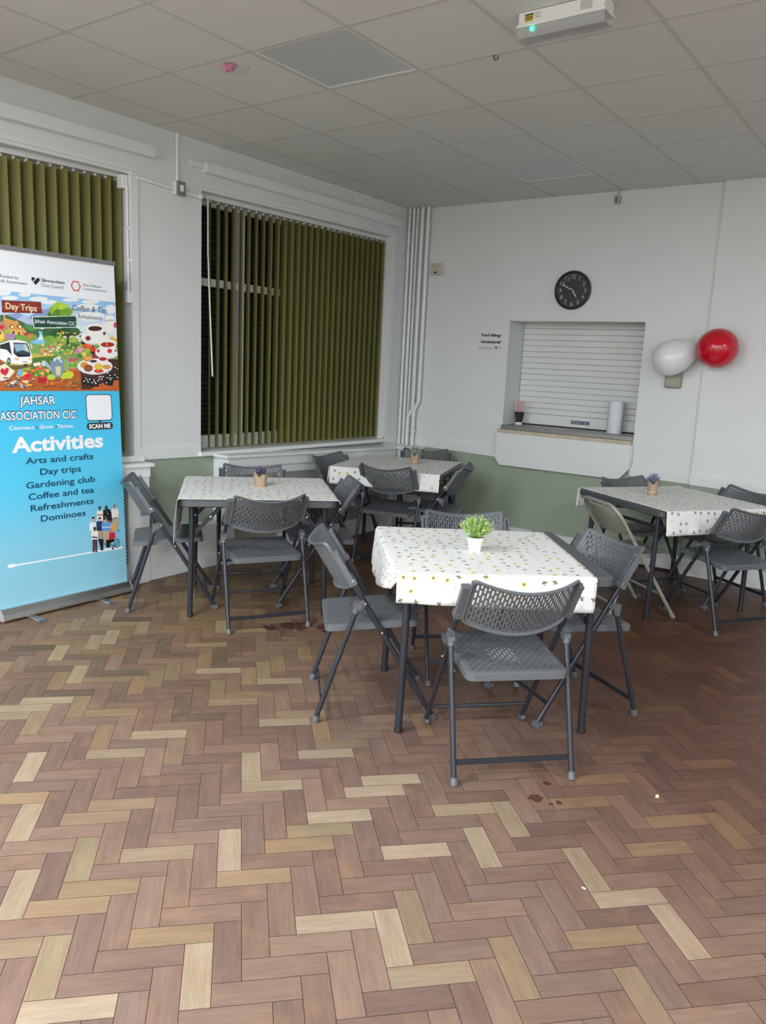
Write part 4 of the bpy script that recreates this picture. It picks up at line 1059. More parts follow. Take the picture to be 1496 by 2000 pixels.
# ------------------------------------------------------------------ roller banner
BY0 = -.085; BK = -.09/2.1
BW = .871
banner = thing('roller_banner', 'tall blue and white roller banner listing activities, by the window at left', 'banner', (-.07, BY0, 0))
up_v = Vector((BK, 0, 1)).normalized(); BN = Vector((0, 1, 0)).cross(up_v)
def BFm(lift=0): # s along the width, t up (metres of height), z outwards
    return Matrix(((0, BK, BN.x, BN.x*lift), (1, 0, BN.y, BN.y*lift), (0, 1, BN.z, BN.z*lift), (0, 0, 0, 1)))
fr = BFm()
def print_material():
    m = mat('banner_print', (.2, .7, .9), .42); t = NT(m)
    tc = t.n('TexCoord').outputs['Object']; s = t.n('SeparateXYZ'); t.put(s.inputs[0], tc); z = s.outputs[2]
    cr = t.n('ValToRGB'); cr.color_ramp.elements[0].position = .0; cr.color_ramp.elements[0].color = (*srgb('8fc4d6'), 1)
    cr.color_ramp.elements[1].position = 1; cr.color_ramp.elements[1].color = (*srgb('40bde8'), 1)
    for p, c in ((.30, '84c6de'), (.55, '5ac6ea'), (.85, '44c2ec')):
        e = cr.color_ramp.elements.new(p); e.color = (*srgb(c), 1)
    t.put(cr.inputs[0], t.m('DIVIDE', z, 1.322))
    t.put(t.b.inputs['Base Color'], t.mix(t.m('GREATER_THAN', z, 1.6), cr.outputs[0], (.90, .93, .97)))
    return m
b = MB(); n = 2
b.add([fr @ Vector((0, .055, 0)), fr @ Vector((BW, .055, 0)), fr @ Vector((BW, 2.098, 0)), fr @ Vector((0, 2.098, 0))], [(0, 1, 2, 3)])
b.add([fr @ Vector((0, .055, -.0008)), fr @ Vector((BW, .055, -.0008)), fr @ Vector((BW, 2.098, -.0008)), fr @ Vector((0, 2.098, -.0008))], [(3, 2, 1, 0)])
panel = b.build('print_panel', print_material(), banner, fix=False)
b = MB(); b.hexa([fr @ Vector((s, t_, z)) for z in (-.012, .010) for s, t_ in ((-.004, 2.094), (BW+.004, 2.094), (BW+.004, 2.118), (-.004, 2.118))]); b.build('top_rail', mat('grey_rail', (.30, .30, .31), .4, .6), banner)
b = MB(); prf = [(-.045, .014), (.045, .014), (.048, .022), (.040, .050), (.018, .078), (-.018, .078), (-.040, .050), (-.048, .022)]
b.prism([(x, -.003, z) for x, z in prf], (0, 0, 0), (0, BW+.009, 0)); b.build('base', ALU, banner)
b = MB()
for y in (-.006, BW+.003): b.prism([(x*1.04, y, z) for x, z in prf], (0, 0, 0), (0, .006, 0))
b.build('base_end_cap', mat('grey_cap', (.35, .35, .36), .4), banner)
for y in (.17, .64):
    b = MB(); b.box(-.10, y-.022, .0005, .155, y+.022, .013, .003); ft = b.build('foot', ALU, banner)
    b = MB(); b.box(.149, y-.024, .0, .162, y+.024, .015, .002); b.build('rubber_tip', mat('slate_rubber', (.10, .12, .14), .6), ft)
b = MB(); b.tube([(-.03, .435, .06), (-.175, .435, 2.09)], .008, 8); b.build('support_pole', ALU, banner, smooth=True)
ILLUS = """150 200 238:0.1,185.1 87.0,185.1 87.0,187.3 0.1,187.3
160 204 239:0.1,182.9 87.0,182.9 87.0,185.1 0.1,185.1
170 208 240:0.1,180.7 87.0,180.7 87.0,182.9 0.1,182.9
180 212 241:0.1,178.5 87.0,178.5 87.0,180.7 0.1,180.7
190 216 242:0.1,176.3 87.0,176.3 87.0,178.5 0.1,178.5
200 220 243:0.1,174.1 87.0,174.1 87.0,176.3 0.1,176.3
210 224 244:0.1,171.9 87.0,171.9 87.0,174.1 0.1,174.1
220 228 246:0.1,169.7 87.0,169.7 87.0,171.9 0.1,171.9
223 232 238:0.1,160.0 87.0,160.0 87.0,171.0 0.1,171.0
127 163 90:0.1,150.0 87.0,150.0 87.0,162.0 0.1,162.0
155 176 74:0.1,143.0 87.0,143.0 87.0,151.0 0.1,151.0
168 100 46:0.1,132.3 87.0,132.3 87.0,144.0 0.1,144.0
238 243 246:19.1,186.8 18.6,186.0 17.3,185.2 15.5,184.7 13.5,184.5 11.8,184.7 10.6,185.2 10.2,185.9 10.7,186.8 11.9,187.5 13.7,188.0 15.7,188.2 17.5,188.0 18.7,187.5
238 243 246:30.8,186.7 30.4,186.1 29.3,185.6 27.9,185.2 26.2,185.1 24.8,185.2 23.8,185.5 23.5,186.0 23.9,186.6 24.9,187.1 26.4,187.5 28.0,187.6 29.5,187.5 30.5,187.2
238 243 246:41.2,185.2 40.6,184.6 38.9,183.9 36.6,183.4 34.0,183.2 31.7,183.3 30.1,183.6 29.6,184.2 30.2,184.8 31.8,185.4 34.2,185.9 36.7,186.2 39.1,186.1 40.7,185.8
238 243 246:23.1,184.2 22.6,183.6 21.2,183.1 19.2,182.7 17.1,182.5 15.2,182.5 13.9,182.8 13.4,183.3 14.0,183.9 15.3,184.4 17.2,184.8 19.4,185.0 21.3,185.0 22.6,184.7
238 243 246:47.4,183.9 46.9,183.3 45.4,182.7 43.2,182.3 40.9,182.1 38.8,182.2 37.4,182.5 37.0,183.0 37.5,183.6 39.0,184.1 41.0,184.5 43.4,184.8 45.5,184.7 46.9,184.4
241 244 244:61.6,186.5 61.0,186.0 59.5,185.5 57.2,185.1 54.8,184.8 52.6,184.9 51.1,185.1 50.6,185.6 51.2,186.1 52.7,186.6 54.9,187.0 57.4,187.3 59.6,187.2 61.1,187.0
241 244 244:75.7,186.6 75.0,186.1 73.2,185.5 70.6,185.1 67.7,184.8 65.2,184.8 63.5,185.1 62.9,185.5 63.5,186.1 65.3,186.6 67.8,187.1 70.7,187.3 73.3,187.3 75.1,187.1
241 244 244:75.5,183.7 74.7,182.9 72.4,182.1 69.1,181.5 65.5,181.2 62.3,181.3 60.1,181.7 59.4,182.4 60.2,183.2 62.5,184.0 65.7,184.6 69.3,184.9 72.5,184.8 74.8,184.4
241 244 244:79.0,178.1 77.9,176.8 75.0,175.5 70.8,174.7 66.3,174.4 62.4,174.7 59.7,175.5 58.8,176.6 59.8,177.9 62.6,179.2 66.6,180.0 71.2,180.4 75.2,180.1 78.1,179.3
241 244 244:87.0,183.2 87.0,182.0 86.0,181.0 84.3,180.3 82.4,180.2 80.7,180.6 79.6,181.4 79.3,182.5 79.8,183.7 81.0,184.8 82.7,185.4 84.6,185.6 86.2,185.2 87.0,184.4
143 160 204:13.8,174.1 22.5,176.0 28.6,174.0 35.0,178.2 41.9,180.0 44.4,175.2 44.1,170.1 13.4,168.1
185 198 224:21.3,172.0 25.4,175.0 29.9,172.9 34.8,175.7 36.6,171.5 21.1,169.2
63 107 70:11.9,174.0 15.7,174.3 21.3,172.3 25.1,171.0 29.7,169.2 36.3,167.7 44.0,168.8 48.8,167.2 48.5,162.7 11.0,160.8
91 143 78:25.7,170.1 31.7,169.3 35.0,167.6 29.5,166.1 26.2,167.7
127 196 232:34.2,166.7 36.3,166.5 36.8,163.4 38.6,160.3 33.7,158.8 28.4,159.8 31.9,161.6 34.7,163.6
212 236 246:35.1,165.2 36.4,163.7 37.0,161.8 33.5,161.3
77 125 44:46.6,176.6 46.2,175.4 45.3,174.5 44.0,173.9 42.6,173.8 41.4,174.2 40.5,175.0 40.3,176.1 40.7,177.2 41.6,178.2 42.9,178.8 44.3,178.9 45.5,178.5 46.4,177.7
143 184 47:48.9,179.6 48.5,178.3 47.5,177.2 46.0,176.6 44.4,176.5 43.0,176.9 42.1,177.8 41.9,179.0 42.3,180.3 43.3,181.3 44.8,182.0 46.3,182.2 47.7,181.7 48.6,180.8
169 207 60:51.5,181.4 51.1,180.0 49.9,178.8 48.3,178.1 46.5,177.9 45.0,178.4 44.0,179.4 43.7,180.7 44.2,182.1 45.3,183.3 46.9,184.0 48.6,184.2 50.2,183.7 51.2,182.7
125 169 44:51.7,178.2 51.3,177.1 50.4,176.1 49.0,175.5 47.6,175.4 46.4,175.8 45.5,176.6 45.3,177.7 45.7,178.9 46.6,179.8 47.9,180.4 49.3,180.5 50.6,180.2 51.5,179.3
156 198 58:52.2,180.1 51.8,178.9 50.6,177.9 49.1,177.2 47.4,177.1 45.9,177.5 44.9,178.4 44.6,179.5 45.1,180.7 46.2,181.7 47.7,182.3 49.4,182.5 50.9,182.1 51.9,181.2
183 216 74:54.5,181.4 54.1,180.3 53.1,179.4 51.6,178.8 50.1,178.6 48.7,179.0 47.8,179.8 47.5,180.8 47.9,181.9 48.9,182.9 50.4,183.5 51.9,183.6 53.3,183.2 54.2,182.5
136 178 54:57.0,179.3 56.6,178.2 55.5,177.3 54.1,176.7 52.5,176.6 51.1,177.0 50.2,177.8 49.9,178.8 50.3,179.9 51.4,180.8 52.8,181.4 54.4,181.6 55.8,181.2 56.7,180.4
92 140 46:50.8,177.7 50.4,176.6 49.4,175.7 48.0,175.1 46.4,175.0 45.1,175.4 44.2,176.2 43.9,177.2 44.3,178.3 45.3,179.2 46.7,179.8 48.2,179.9 49.6,179.6 50.5,178.8
116 162 51:55.6,178.1 55.2,176.9 54.0,175.9 52.5,175.2 50.8,175.1 49.2,175.5 48.3,176.4 48.0,177.5 48.4,178.7 49.5,179.7 51.1,180.4 52.8,180.5 54.3,180.1 55.3,179.3
60 107 58:46.0,167.0 45.5,165.9 44.1,164.9 42.0,164.3 39.9,164.2 38.0,164.6 36.7,165.4 36.3,166.5 36.8,167.6 38.2,168.5 40.2,169.2 42.4,169.3 44.3,168.9 45.6,168.1
47 90 52:49.9,165.0 49.3,163.5 47.9,162.2 46.0,161.4 44.0,161.3 42.2,161.9 41.0,163.0 40.6,164.5 41.2,166.1 42.5,167.3 44.4,168.1 46.4,168.2 48.2,167.7 49.5,166.5
122 168 64:44.7,162.5 44.3,161.5 43.1,160.7 41.6,160.2 39.9,160.1 38.3,160.5 37.3,161.2 37.0,162.1 37.5,163.1 38.6,163.9 40.1,164.4 41.8,164.5 43.4,164.2 44.4,163.5
140 181 69:50.7,161.5 50.2,160.5 49.0,159.7 47.2,159.2 45.3,159.1 43.6,159.5 42.5,160.2 42.2,161.1 42.6,162.1 43.9,162.9 45.6,163.5 47.5,163.6 49.2,163.2 50.4,162.5
45 90 54:52.1,167.1 51.5,165.7 50.1,164.6 48.2,163.9 46.1,163.8 44.2,164.2 43.0,165.2 42.6,166.6 43.2,167.9 44.5,169.1 46.4,169.8 48.5,169.9 50.4,169.4 51.7,168.4
40 80 47:58.9,168.1 58.2,166.7 56.5,165.5 53.9,164.7 51.2,164.6 48.8,165.1 47.2,166.1 46.7,167.4 47.4,168.7 49.1,169.9 51.6,170.7 54.3,170.8 56.7,170.4 58.4,169.4
53 102 58:61.2,167.6 60.8,166.5 59.7,165.5 58.2,164.9 56.6,164.9 55.2,165.3 54.3,166.1 54.0,167.2 54.4,168.3 55.5,169.3 56.9,169.9 58.5,170.0 60.0,169.6 60.9,168.7
143 176 76:54.0,162.1 53.5,161.2 52.0,160.4 49.9,160.0 47.7,159.8 45.7,160.1 44.3,160.8 43.9,161.6 44.4,162.5 45.9,163.2 47.9,163.7 50.2,163.8 52.2,163.6 53.6,162.9
157 184 78:59.9,162.4 59.5,161.4 58.3,160.5 56.7,160.0 55.0,159.9 53.5,160.3 52.4,161.0 52.1,162.0 52.5,163.0 53.7,163.9 55.2,164.4 57.0,164.5 58.5,164.1 59.6,163.4
108 154 72:51.3,158.8 50.8,158.1 49.5,157.4 47.7,157.0 45.7,156.9 44.0,157.2 42.8,157.7 42.4,158.4 42.9,159.2 44.2,159.8 45.9,160.2 47.9,160.3 49.7,160.1 50.9,159.6
84 128 63:60.7,159.2 60.1,158.3 58.6,157.6 56.5,157.1 54.2,157.0 52.2,157.3 50.8,157.9 50.3,158.8 50.9,159.7 52.3,160.4 54.4,160.9 56.8,161.0 58.8,160.7 60.2,160.1
58 61 34:51.5,159.7 52.1,164.0 50.1,165.9 50.6,166.2 52.7,164.6 55.6,166.7 56.1,166.3 53.3,163.8 53.3,159.8
185 189 78:18.0,146.5 44.0,146.5 44.0,150.0 18.0,150.0
201 184 74:28.7,153.7 41.0,153.2 43.7,152.0 29.9,151.2
77 125 53:29.2,151.2 47.9,153.4 47.3,143.4 28.1,144.3
185 138 110:11.6,169.8 13.6,171.4 16.7,166.2 16.4,161.1 11.0,160.8
224 181 106:13.7,172.6 21.6,171.1 26.5,166.2 26.3,162.8 16.5,162.3 16.1,167.1
217 154 78:13.3,171.7 21.2,171.4 26.5,166.1 16.4,166.7
232 168 96:13.9,174.1 14.9,174.2 14.7,171.5 13.7,171.4
232 168 96:21.1,171.7 21.9,171.7 21.8,169.9 21.0,169.8
90 60 42:19.6,168.2 19.4,167.7 19.0,167.3 18.4,167.0 17.7,167.0 17.2,167.2 16.8,167.6 16.7,168.0 16.9,168.6 17.3,169.0 17.9,169.2 18.5,169.3 19.1,169.1 19.5,168.7
241 220 174:17.5,168.7 19.3,168.8 19.2,167.4 17.4,167.3
90 60 42:24.2,168.5 24.0,168.0 23.5,167.6 22.9,167.3 22.3,167.3 21.7,167.4 21.3,167.8 21.2,168.3 21.4,168.8 21.8,169.3 22.4,169.5 23.1,169.6 23.7,169.4 24.0,169.0
241 220 174:22.1,169.0 23.9,169.1 23.8,167.7 22.0,167.6
90 60 42:18.4,165.7 19.6,165.8 19.5,164.1 18.3,164.1
74 46 34:21.8,165.3 22.8,165.4 22.6,162.9 21.7,162.9
201 96 62:24.0,165.4 25.1,165.5 25.1,164.6 23.9,164.5
210 50 74:13.9,167.6 13.7,167.1 13.2,166.6 12.4,166.3 11.6,166.3 10.8,166.5 10.3,166.8 10.2,167.3 10.4,167.8 10.9,168.3 11.7,168.6 12.6,168.6 13.3,168.4 13.8,168.1
155 189 74:17.3,165.4 17.1,164.8 16.5,164.4 15.7,164.1 14.9,164.1 14.1,164.3 13.6,164.6 13.5,165.1 13.7,165.7 14.2,166.1 15.0,166.4 15.9,166.4 16.6,166.2 17.1,165.9
168 138 184:20.0,162.8 19.7,162.0 18.8,161.3 17.6,160.9 16.4,160.9 15.2,161.2 14.5,161.7 14.2,162.5 14.6,163.3 15.4,163.9 16.6,164.3 17.9,164.4 19.0,164.1 19.8,163.6
200 52 74:28.4,164.5 28.2,164.0 27.7,163.7 27.0,163.4 26.3,163.4 25.6,163.5 25.2,163.9 25.0,164.3 25.2,164.7 25.7,165.1 26.4,165.3 27.1,165.4 27.8,165.2 28.2,164.9
111 166 60:22.6,162.9 22.5,162.5 22.0,162.1 21.3,161.9 20.6,161.9 19.9,162.0 19.5,162.3 19.4,162.8 19.6,163.2 20.1,163.6 20.7,163.8 21.4,163.8 22.1,163.7 22.5,163.3
201 138 78:32.0,163.4 31.7,162.7 30.9,162.1 29.8,161.7 28.6,161.7 27.5,161.9 26.8,162.5 26.6,163.1 26.9,163.8 27.7,164.4 28.8,164.8 30.0,164.9 31.1,164.6 31.8,164.1
121 168 63:27.5,162.0 27.1,161.0 26.0,160.2 24.6,159.7 22.9,159.6 21.5,159.9 20.6,160.7 20.3,161.6 20.7,162.6 21.7,163.4 23.2,163.9 24.8,164.0 26.3,163.6 27.2,162.9
138 160 74:33.3,163.2 33.1,162.7 32.5,162.2 31.7,161.9 30.8,161.9 30.0,162.1 29.4,162.5 29.3,163.0 29.5,163.5 30.1,164.0 30.9,164.2 31.8,164.3 32.6,164.1 33.2,163.7
232 185 58:13.8,162.5 13.5,161.2 12.8,160.2 12.0,159.6 11.1,159.5 10.3,160.1 9.8,161.0 9.7,162.2 9.9,163.5 10.6,164.5 11.4,165.1 12.3,165.2 13.1,164.7 13.7,163.7
243 212 103:13.0,163.0 12.8,162.1 12.4,161.3 11.9,160.9 11.3,160.9 10.8,161.3 10.6,162.0 10.5,162.9 10.7,163.8 11.1,164.6 11.6,165.0 12.2,165.0 12.7,164.6 12.9,163.9
58 58 64:11.8,164.2 11.8,163.8 11.6,163.6 11.4,163.4 11.2,163.4 11.0,163.5 10.9,163.8 10.9,164.1 10.9,164.4 11.1,164.7 11.3,164.8 11.5,164.9 11.7,164.7 11.8,164.5
226 84 63:39.5,154.9 39.3,154.7 38.7,154.5 38.1,154.6 37.9,154.9 38.2,155.2 38.8,155.3 39.3,155.2
232 160 78:41.0,153.7 40.6,153.2 39.9,153.0 39.1,153.2 38.9,153.6 39.2,154.1 40.0,154.3 40.7,154.2
226 84 63:42.7,157.5 42.4,157.0 41.6,156.7 40.9,156.9 40.6,157.4 41.0,157.9 41.7,158.1 42.4,158.0
240 201 90:38.6,153.6 38.2,153.1 37.5,152.8 36.7,153.0 36.4,153.5 36.8,154.0 37.5,154.2 38.3,154.0
111 166 60:39.2,158.6 39.0,158.1 38.5,157.9 38.0,158.1 37.9,158.6 38.1,159.1 38.6,159.3 39.1,159.1
111 166 60:47.1,157.6 46.7,157.2 45.9,157.0 45.2,157.2 44.9,157.5 45.2,157.9 46.0,158.1 46.8,157.9
242 230 192:42.4,158.7 42.1,158.4 41.5,158.2 41.0,158.3 40.7,158.6 41.0,158.9 41.6,159.1 42.2,159.0
111 166 60:46.8,156.4 46.6,155.9 46.1,155.6 45.6,155.8 45.4,156.3 45.6,156.9 46.2,157.1 46.7,156.9
207 154 176:45.1,157.9 44.8,157.6 44.1,157.4 43.4,157.5 43.1,157.8 43.4,158.2 44.1,158.3 44.9,158.2
242 230 192:43.3,157.0 43.1,156.7 42.6,156.5 42.2,156.6 42.1,157.0 42.3,157.3 42.7,157.5 43.1,157.4
111 166 60:46.2,159.5 46.0,158.9 45.4,158.7 44.8,158.9 44.6,159.4 44.9,160.0 45.5,160.2 46.0,160.0
207 154 176:42.5,156.7 42.3,156.2 41.8,155.9 41.3,156.2 41.1,156.7 41.3,157.2 41.9,157.5 42.4,157.3
226 84 63:36.5,153.6 36.2,153.2 35.6,153.0 34.9,153.1 34.7,153.5 35.0,153.9 35.6,154.1 36.3,153.9
226 84 63:40.1,154.8 39.9,154.4 39.4,154.2 38.9,154.3 38.7,154.8 38.9,155.2 39.4,155.4 39.9,155.2
240 201 90:37.0,159.2 36.8,158.7 36.4,158.5 35.9,158.7 35.8,159.2 36.0,159.6 36.4,159.8 36.9,159.7
207 154 176:47.4,159.3 47.1,158.9 46.2,158.7 45.4,158.8 45.1,159.2 45.5,159.5 46.3,159.7 47.1,159.6
232 160 78:36.5,155.0 36.1,154.5 35.4,154.2 34.6,154.4 34.3,154.9 34.6,155.4 35.4,155.7 36.2,155.5
143 192 78:44.4,157.8 44.2,157.4 43.7,157.2 43.2,157.4 43.0,157.7 43.2,158.1 43.7,158.2 44.2,158.1
226 84 63:46.2,157.3 45.8,156.8 45.0,156.6 44.1,156.8 43.8,157.2 44.2,157.7 45.0,157.9 45.8,157.7
111 166 60:37.0,155.5 36.6,155.2 35.8,155.0 35.1,155.1 34.8,155.5 35.1,155.8 35.9,156.0 36.7,155.9
240 201 90:40.4,153.4 40.1,153.1 39.6,153.0 39.1,153.1 38.9,153.3 39.1,153.6 39.7,153.7 40.2,153.7
232 160 78:41.9,157.4 41.5,156.9 40.8,156.6 40.0,156.8 39.8,157.3 40.1,157.9 40.9,158.1 41.6,157.9
207 154 176:36.8,153.1 36.5,152.8 35.9,152.6 35.4,152.8 35.2,153.1 35.4,153.4 36.0,153.6 36.5,153.4
232 160 78:36.5,154.7 36.2,154.2 35.6,154.0 35.0,154.2 34.7,154.7 35.0,155.2 35.7,155.4 36.3,155.2
207 154 176:36.1,156.3 35.9,155.8 35.4,155.6 35.0,155.8 34.8,156.3 35.0,156.8 35.5,157.1 36.0,156.9
232 160 78:47.0,158.1 46.6,157.7 45.8,157.4 44.9,157.6 44.6,158.0 45.0,158.5 45.9,158.7 46.7,158.6
226 84 63:42.0,158.2 41.7,157.9 41.1,157.8 40.6,157.9 40.4,158.2 40.6,158.5 41.2,158.6 41.7,158.5
242 230 192:41.4,155.5 41.1,155.2 40.5,155.0 40.0,155.1 39.8,155.4 40.0,155.8 40.6,155.9 41.1,155.8
226 84 63:36.1,157.9 35.9,157.6 35.4,157.4 35.0,157.5 34.8,157.8 35.0,158.2 35.5,158.3 35.9,158.2
226 84 63:41.1,158.1 40.9,157.6 40.3,157.3 39.8,157.5 39.7,158.0 39.9,158.5 40.4,158.8 40.9,158.6
240 201 90:42.8,153.3 42.5,152.8 42.0,152.5 41.4,152.7 41.2,153.2 41.5,153.7 42.0,154.0 42.6,153.8
143 192 78:46.7,155.2 46.5,154.9 46.1,154.7 45.7,154.8 45.6,155.2 45.8,155.6 46.2,155.8 46.5,155.6
242 230 192:38.6,153.9 38.2,153.4 37.4,153.1 36.7,153.3 36.4,153.8 36.7,154.3 37.5,154.6 38.3,154.4
240 201 90:39.9,156.6 39.5,156.3 38.7,156.1 37.9,156.2 37.6,156.5 38.0,156.9 38.8,157.1 39.5,157.0
242 230 192:42.6,155.5 42.3,155.2 41.6,155.0 41.0,155.1 40.7,155.4 41.0,155.8 41.7,156.0 42.4,155.8
242 230 192:48.7,159.7 48.3,159.1 47.5,158.8 46.6,159.0 46.3,159.6 46.7,160.1 47.6,160.4 48.4,160.2
143 192 78:38.3,157.1 38.0,156.6 37.4,156.4 36.7,156.5 36.5,157.0 36.8,157.5 37.5,157.7 38.1,157.5
240 201 90:44.3,159.6 44.1,159.1 43.7,158.9 43.2,159.1 43.1,159.5 43.3,159.9 43.8,160.2 44.2,160.0
207 154 176:41.8,157.2 41.5,156.7 41.0,156.4 40.5,156.6 40.3,157.1 40.5,157.6 41.1,157.8 41.6,157.6
226 84 63:48.2,160.1 47.9,159.7 47.1,159.6 46.3,159.7 46.0,159.9 46.3,160.3 47.1,160.4 47.9,160.3
111 166 60:45.6,157.5 45.4,157.2 44.9,157.0 44.5,157.1 44.3,157.4 44.5,157.7 45.0,157.8 45.4,157.8
226 84 63:38.0,155.6 37.7,155.2 36.9,155.0 36.2,155.2 35.9,155.6 36.2,156.0 37.0,156.2 37.7,156.1
111 166 60:41.5,156.3 41.3,156.0 41.0,155.9 40.6,156.0 40.5,156.3 40.6,156.6 41.0,156.7 41.4,156.6
207 154 176:37.0,155.9 36.8,155.4 36.3,155.2 35.9,155.4 35.7,155.9 35.9,156.3 36.4,156.6 36.8,156.4
232 160 78:40.3,154.7 40.0,154.4 39.4,154.3 38.9,154.3 38.6,154.6 38.9,154.9 39.5,155.0 40.1,154.9
111 166 60:40.7,159.3 40.3,158.9 39.5,158.7 38.7,158.8 38.4,159.2 38.8,159.6 39.6,159.8 40.4,159.7
226 84 63:45.9,157.9 45.6,157.5 45.2,157.3 44.7,157.5 44.5,157.9 44.8,158.3 45.2,158.5 45.7,158.3
242 230 192:37.2,158.9 36.9,158.4 36.3,158.1 35.6,158.3 35.4,158.8 35.7,159.3 36.4,159.6 37.0,159.4
207 154 176:49.0,157.4 48.6,157.0 47.9,156.8 47.2,156.9 46.9,157.3 47.3,157.7 48.0,157.9 48.7,157.8
143 192 78:47.2,158.8 47.0,158.3 46.4,158.0 45.9,158.2 45.8,158.7 46.0,159.2 46.5,159.4 47.0,159.3
242 230 192:37.1,155.9 36.9,155.6 36.4,155.5 35.9,155.6 35.7,155.9 35.9,156.2 36.4,156.3 37.0,156.2
143 192 78:37.6,156.4 37.3,156.0 36.8,155.8 36.3,155.9 36.1,156.3 36.4,156.7 36.9,156.9 37.4,156.8
232 160 78:45.0,160.0 44.8,159.5 44.3,159.3 43.8,159.5 43.6,159.9 43.8,160.3 44.3,160.5 44.8,160.4
242 230 192:45.9,156.0 45.6,155.6 45.0,155.4 44.4,155.5 44.2,155.9 44.5,156.4 45.1,156.6 45.7,156.4
242 230 192:47.0,157.7 46.7,157.1 45.9,156.9 45.2,157.1 44.9,157.6 45.3,158.2 46.0,158.4 46.7,158.2
143 192 78:36.2,159.2 35.9,158.8 35.1,158.6 34.3,158.7 34.0,159.1 34.4,159.6 35.2,159.8 36.0,159.6
242 230 192:46.2,156.2 45.8,155.8 45.0,155.6 44.2,155.8 43.9,156.1 44.2,156.6 45.1,156.8 45.9,156.6
242 230 192:43.5,157.0 43.2,156.5 42.8,156.3 42.4,156.4 42.3,156.9 42.5,157.4 42.9,157.6 43.3,157.4
240 201 90:48.6,157.9 48.4,157.4 47.8,157.2 47.2,157.4 47.0,157.8 47.2,158.2 47.8,158.5 48.4,158.3
143 192 78:46.7,158.9 46.3,158.5 45.5,158.3 44.7,158.4 44.4,158.8 44.8,159.2 45.6,159.3 46.4,159.2
92 154 72:59.1,157.6 58.8,157.3 58.1,157.2 57.4,157.3 57.1,157.5 57.4,157.8 58.1,157.9 58.8,157.9
63 122 60:61.8,165.0 61.5,164.7 60.9,164.5 60.3,164.6 60.1,164.9 60.4,165.3 61.0,165.5 61.6,165.3
240 201 90:60.5,158.7 60.2,158.2 59.6,158.0 59.1,158.2 58.9,158.7 59.2,159.1 59.7,159.3 60.3,159.2
232 160 78:59.2,155.7 58.9,155.4 58.1,155.2 57.3,155.3 57.0,155.6 57.4,155.9 58.1,156.0 58.9,155.9
92 154 72:62.5,158.0 62.2,157.7 61.4,157.5 60.6,157.6 60.3,157.9 60.6,158.2 61.4,158.3 62.2,158.2
232 160 78:48.8,160.0 48.5,159.7 47.8,159.5 47.1,159.6 46.8,159.9 47.1,160.2 47.9,160.4 48.6,160.3
167 207 90:60.1,163.1 59.8,162.8 59.0,162.6 58.3,162.7 58.0,163.0 58.3,163.4 59.1,163.6 59.8,163.5
92 154 72:49.4,159.9 49.3,159.5 48.9,159.4 48.5,159.5 48.4,159.8 48.5,160.2 48.9,160.3 49.3,160.2
63 122 60:51.4,158.0 51.0,157.5 50.2,157.2 49.5,157.4 49.2,157.9 49.5,158.4 50.3,158.6 51.1,158.5
143 192 78:53.6,153.1 53.4,152.7 52.9,152.5 52.5,152.7 52.4,153.0 52.6,153.4 53.0,153.6 53.4,153.4
92 154 72:46.2,164.1 46.0,163.7 45.4,163.5 44.9,163.6 44.7,164.1 45.0,164.5 45.5,164.7 46.0,164.6
92 154 72:59.5,161.6 59.3,161.3 58.9,161.2 58.4,161.3 58.2,161.6 58.4,161.8 58.9,161.9 59.4,161.9
92 154 72:46.8,152.8 46.4,152.3 45.6,152.0 44.9,152.2 44.6,152.7 45.0,153.2 45.7,153.4 46.5,153.3
92 154 72:58.9,154.1 58.6,153.7 57.9,153.6 57.2,153.7 57.0,154.1 57.3,154.5 58.0,154.6 58.6,154.5
63 122 60:61.2,154.5 60.9,154.2 60.2,154.0 59.5,154.1 59.2,154.4 59.5,154.7 60.2,154.8 60.9,154.8
240 185 58:46.9,164.9 46.7,164.6 46.4,164.4 46.1,164.5 46.0,164.9 46.2,165.2 46.5,165.4 46.8,165.2
92 154 72:57.4,159.4 57.0,159.1 56.2,158.9 55.5,159.0 55.2,159.3 55.5,159.7 56.3,159.8 57.1,159.7
92 154 72:49.3,156.1 49.1,155.6 48.8,155.4 48.4,155.6 48.3,156.1 48.5,156.6 48.9,156.8 49.2,156.6
232 160 78:48.4,166.0 48.1,165.7 47.3,165.5 46.6,165.6 46.3,165.9 46.6,166.2 47.4,166.4 48.1,166.3
63 122 60:57.4,156.7 57.1,156.2 56.4,155.9 55.8,156.1 55.6,156.6 55.9,157.2 56.5,157.4 57.1,157.2
63 122 60:57.8,159.2 57.5,158.8 56.9,158.6 56.3,158.7 56.0,159.2 56.3,159.6 57.0,159.8 57.6,159.7
92 154 72:48.1,160.9 48.0,160.6 47.6,160.5 47.2,160.6 47.1,160.9 47.3,161.2 47.6,161.4 48.0,161.3
92 154 72:47.4,164.4 47.1,164.1 46.4,163.9 45.7,164.0 45.4,164.3 45.7,164.6 46.4,164.8 47.1,164.7
143 192 78:54.7,162.9 54.5,162.6 54.0,162.4 53.6,162.5 53.4,162.8 53.6,163.1 54.1,163.2 54.6,163.1
232 160 78:53.4,166.8 53.1,166.5 52.4,166.4 51.7,166.4 51.4,166.7 51.7,166.9 52.4,167.1 53.1,167.0
167 207 90:48.8,164.7 48.5,164.2 47.8,163.9 47.1,164.1 46.8,164.6 47.1,165.0 47.8,165.3 48.5,165.1
240 185 58:50.2,166.9 49.9,166.5 49.2,166.3 48.5,166.4 48.2,166.8 48.5,167.2 49.2,167.4 50.0,167.2
167 207 90:53.3,156.5 53.0,156.1 52.2,155.9 51.5,156.0 51.3,156.5 51.6,156.9 52.3,157.1 53.0,157.0
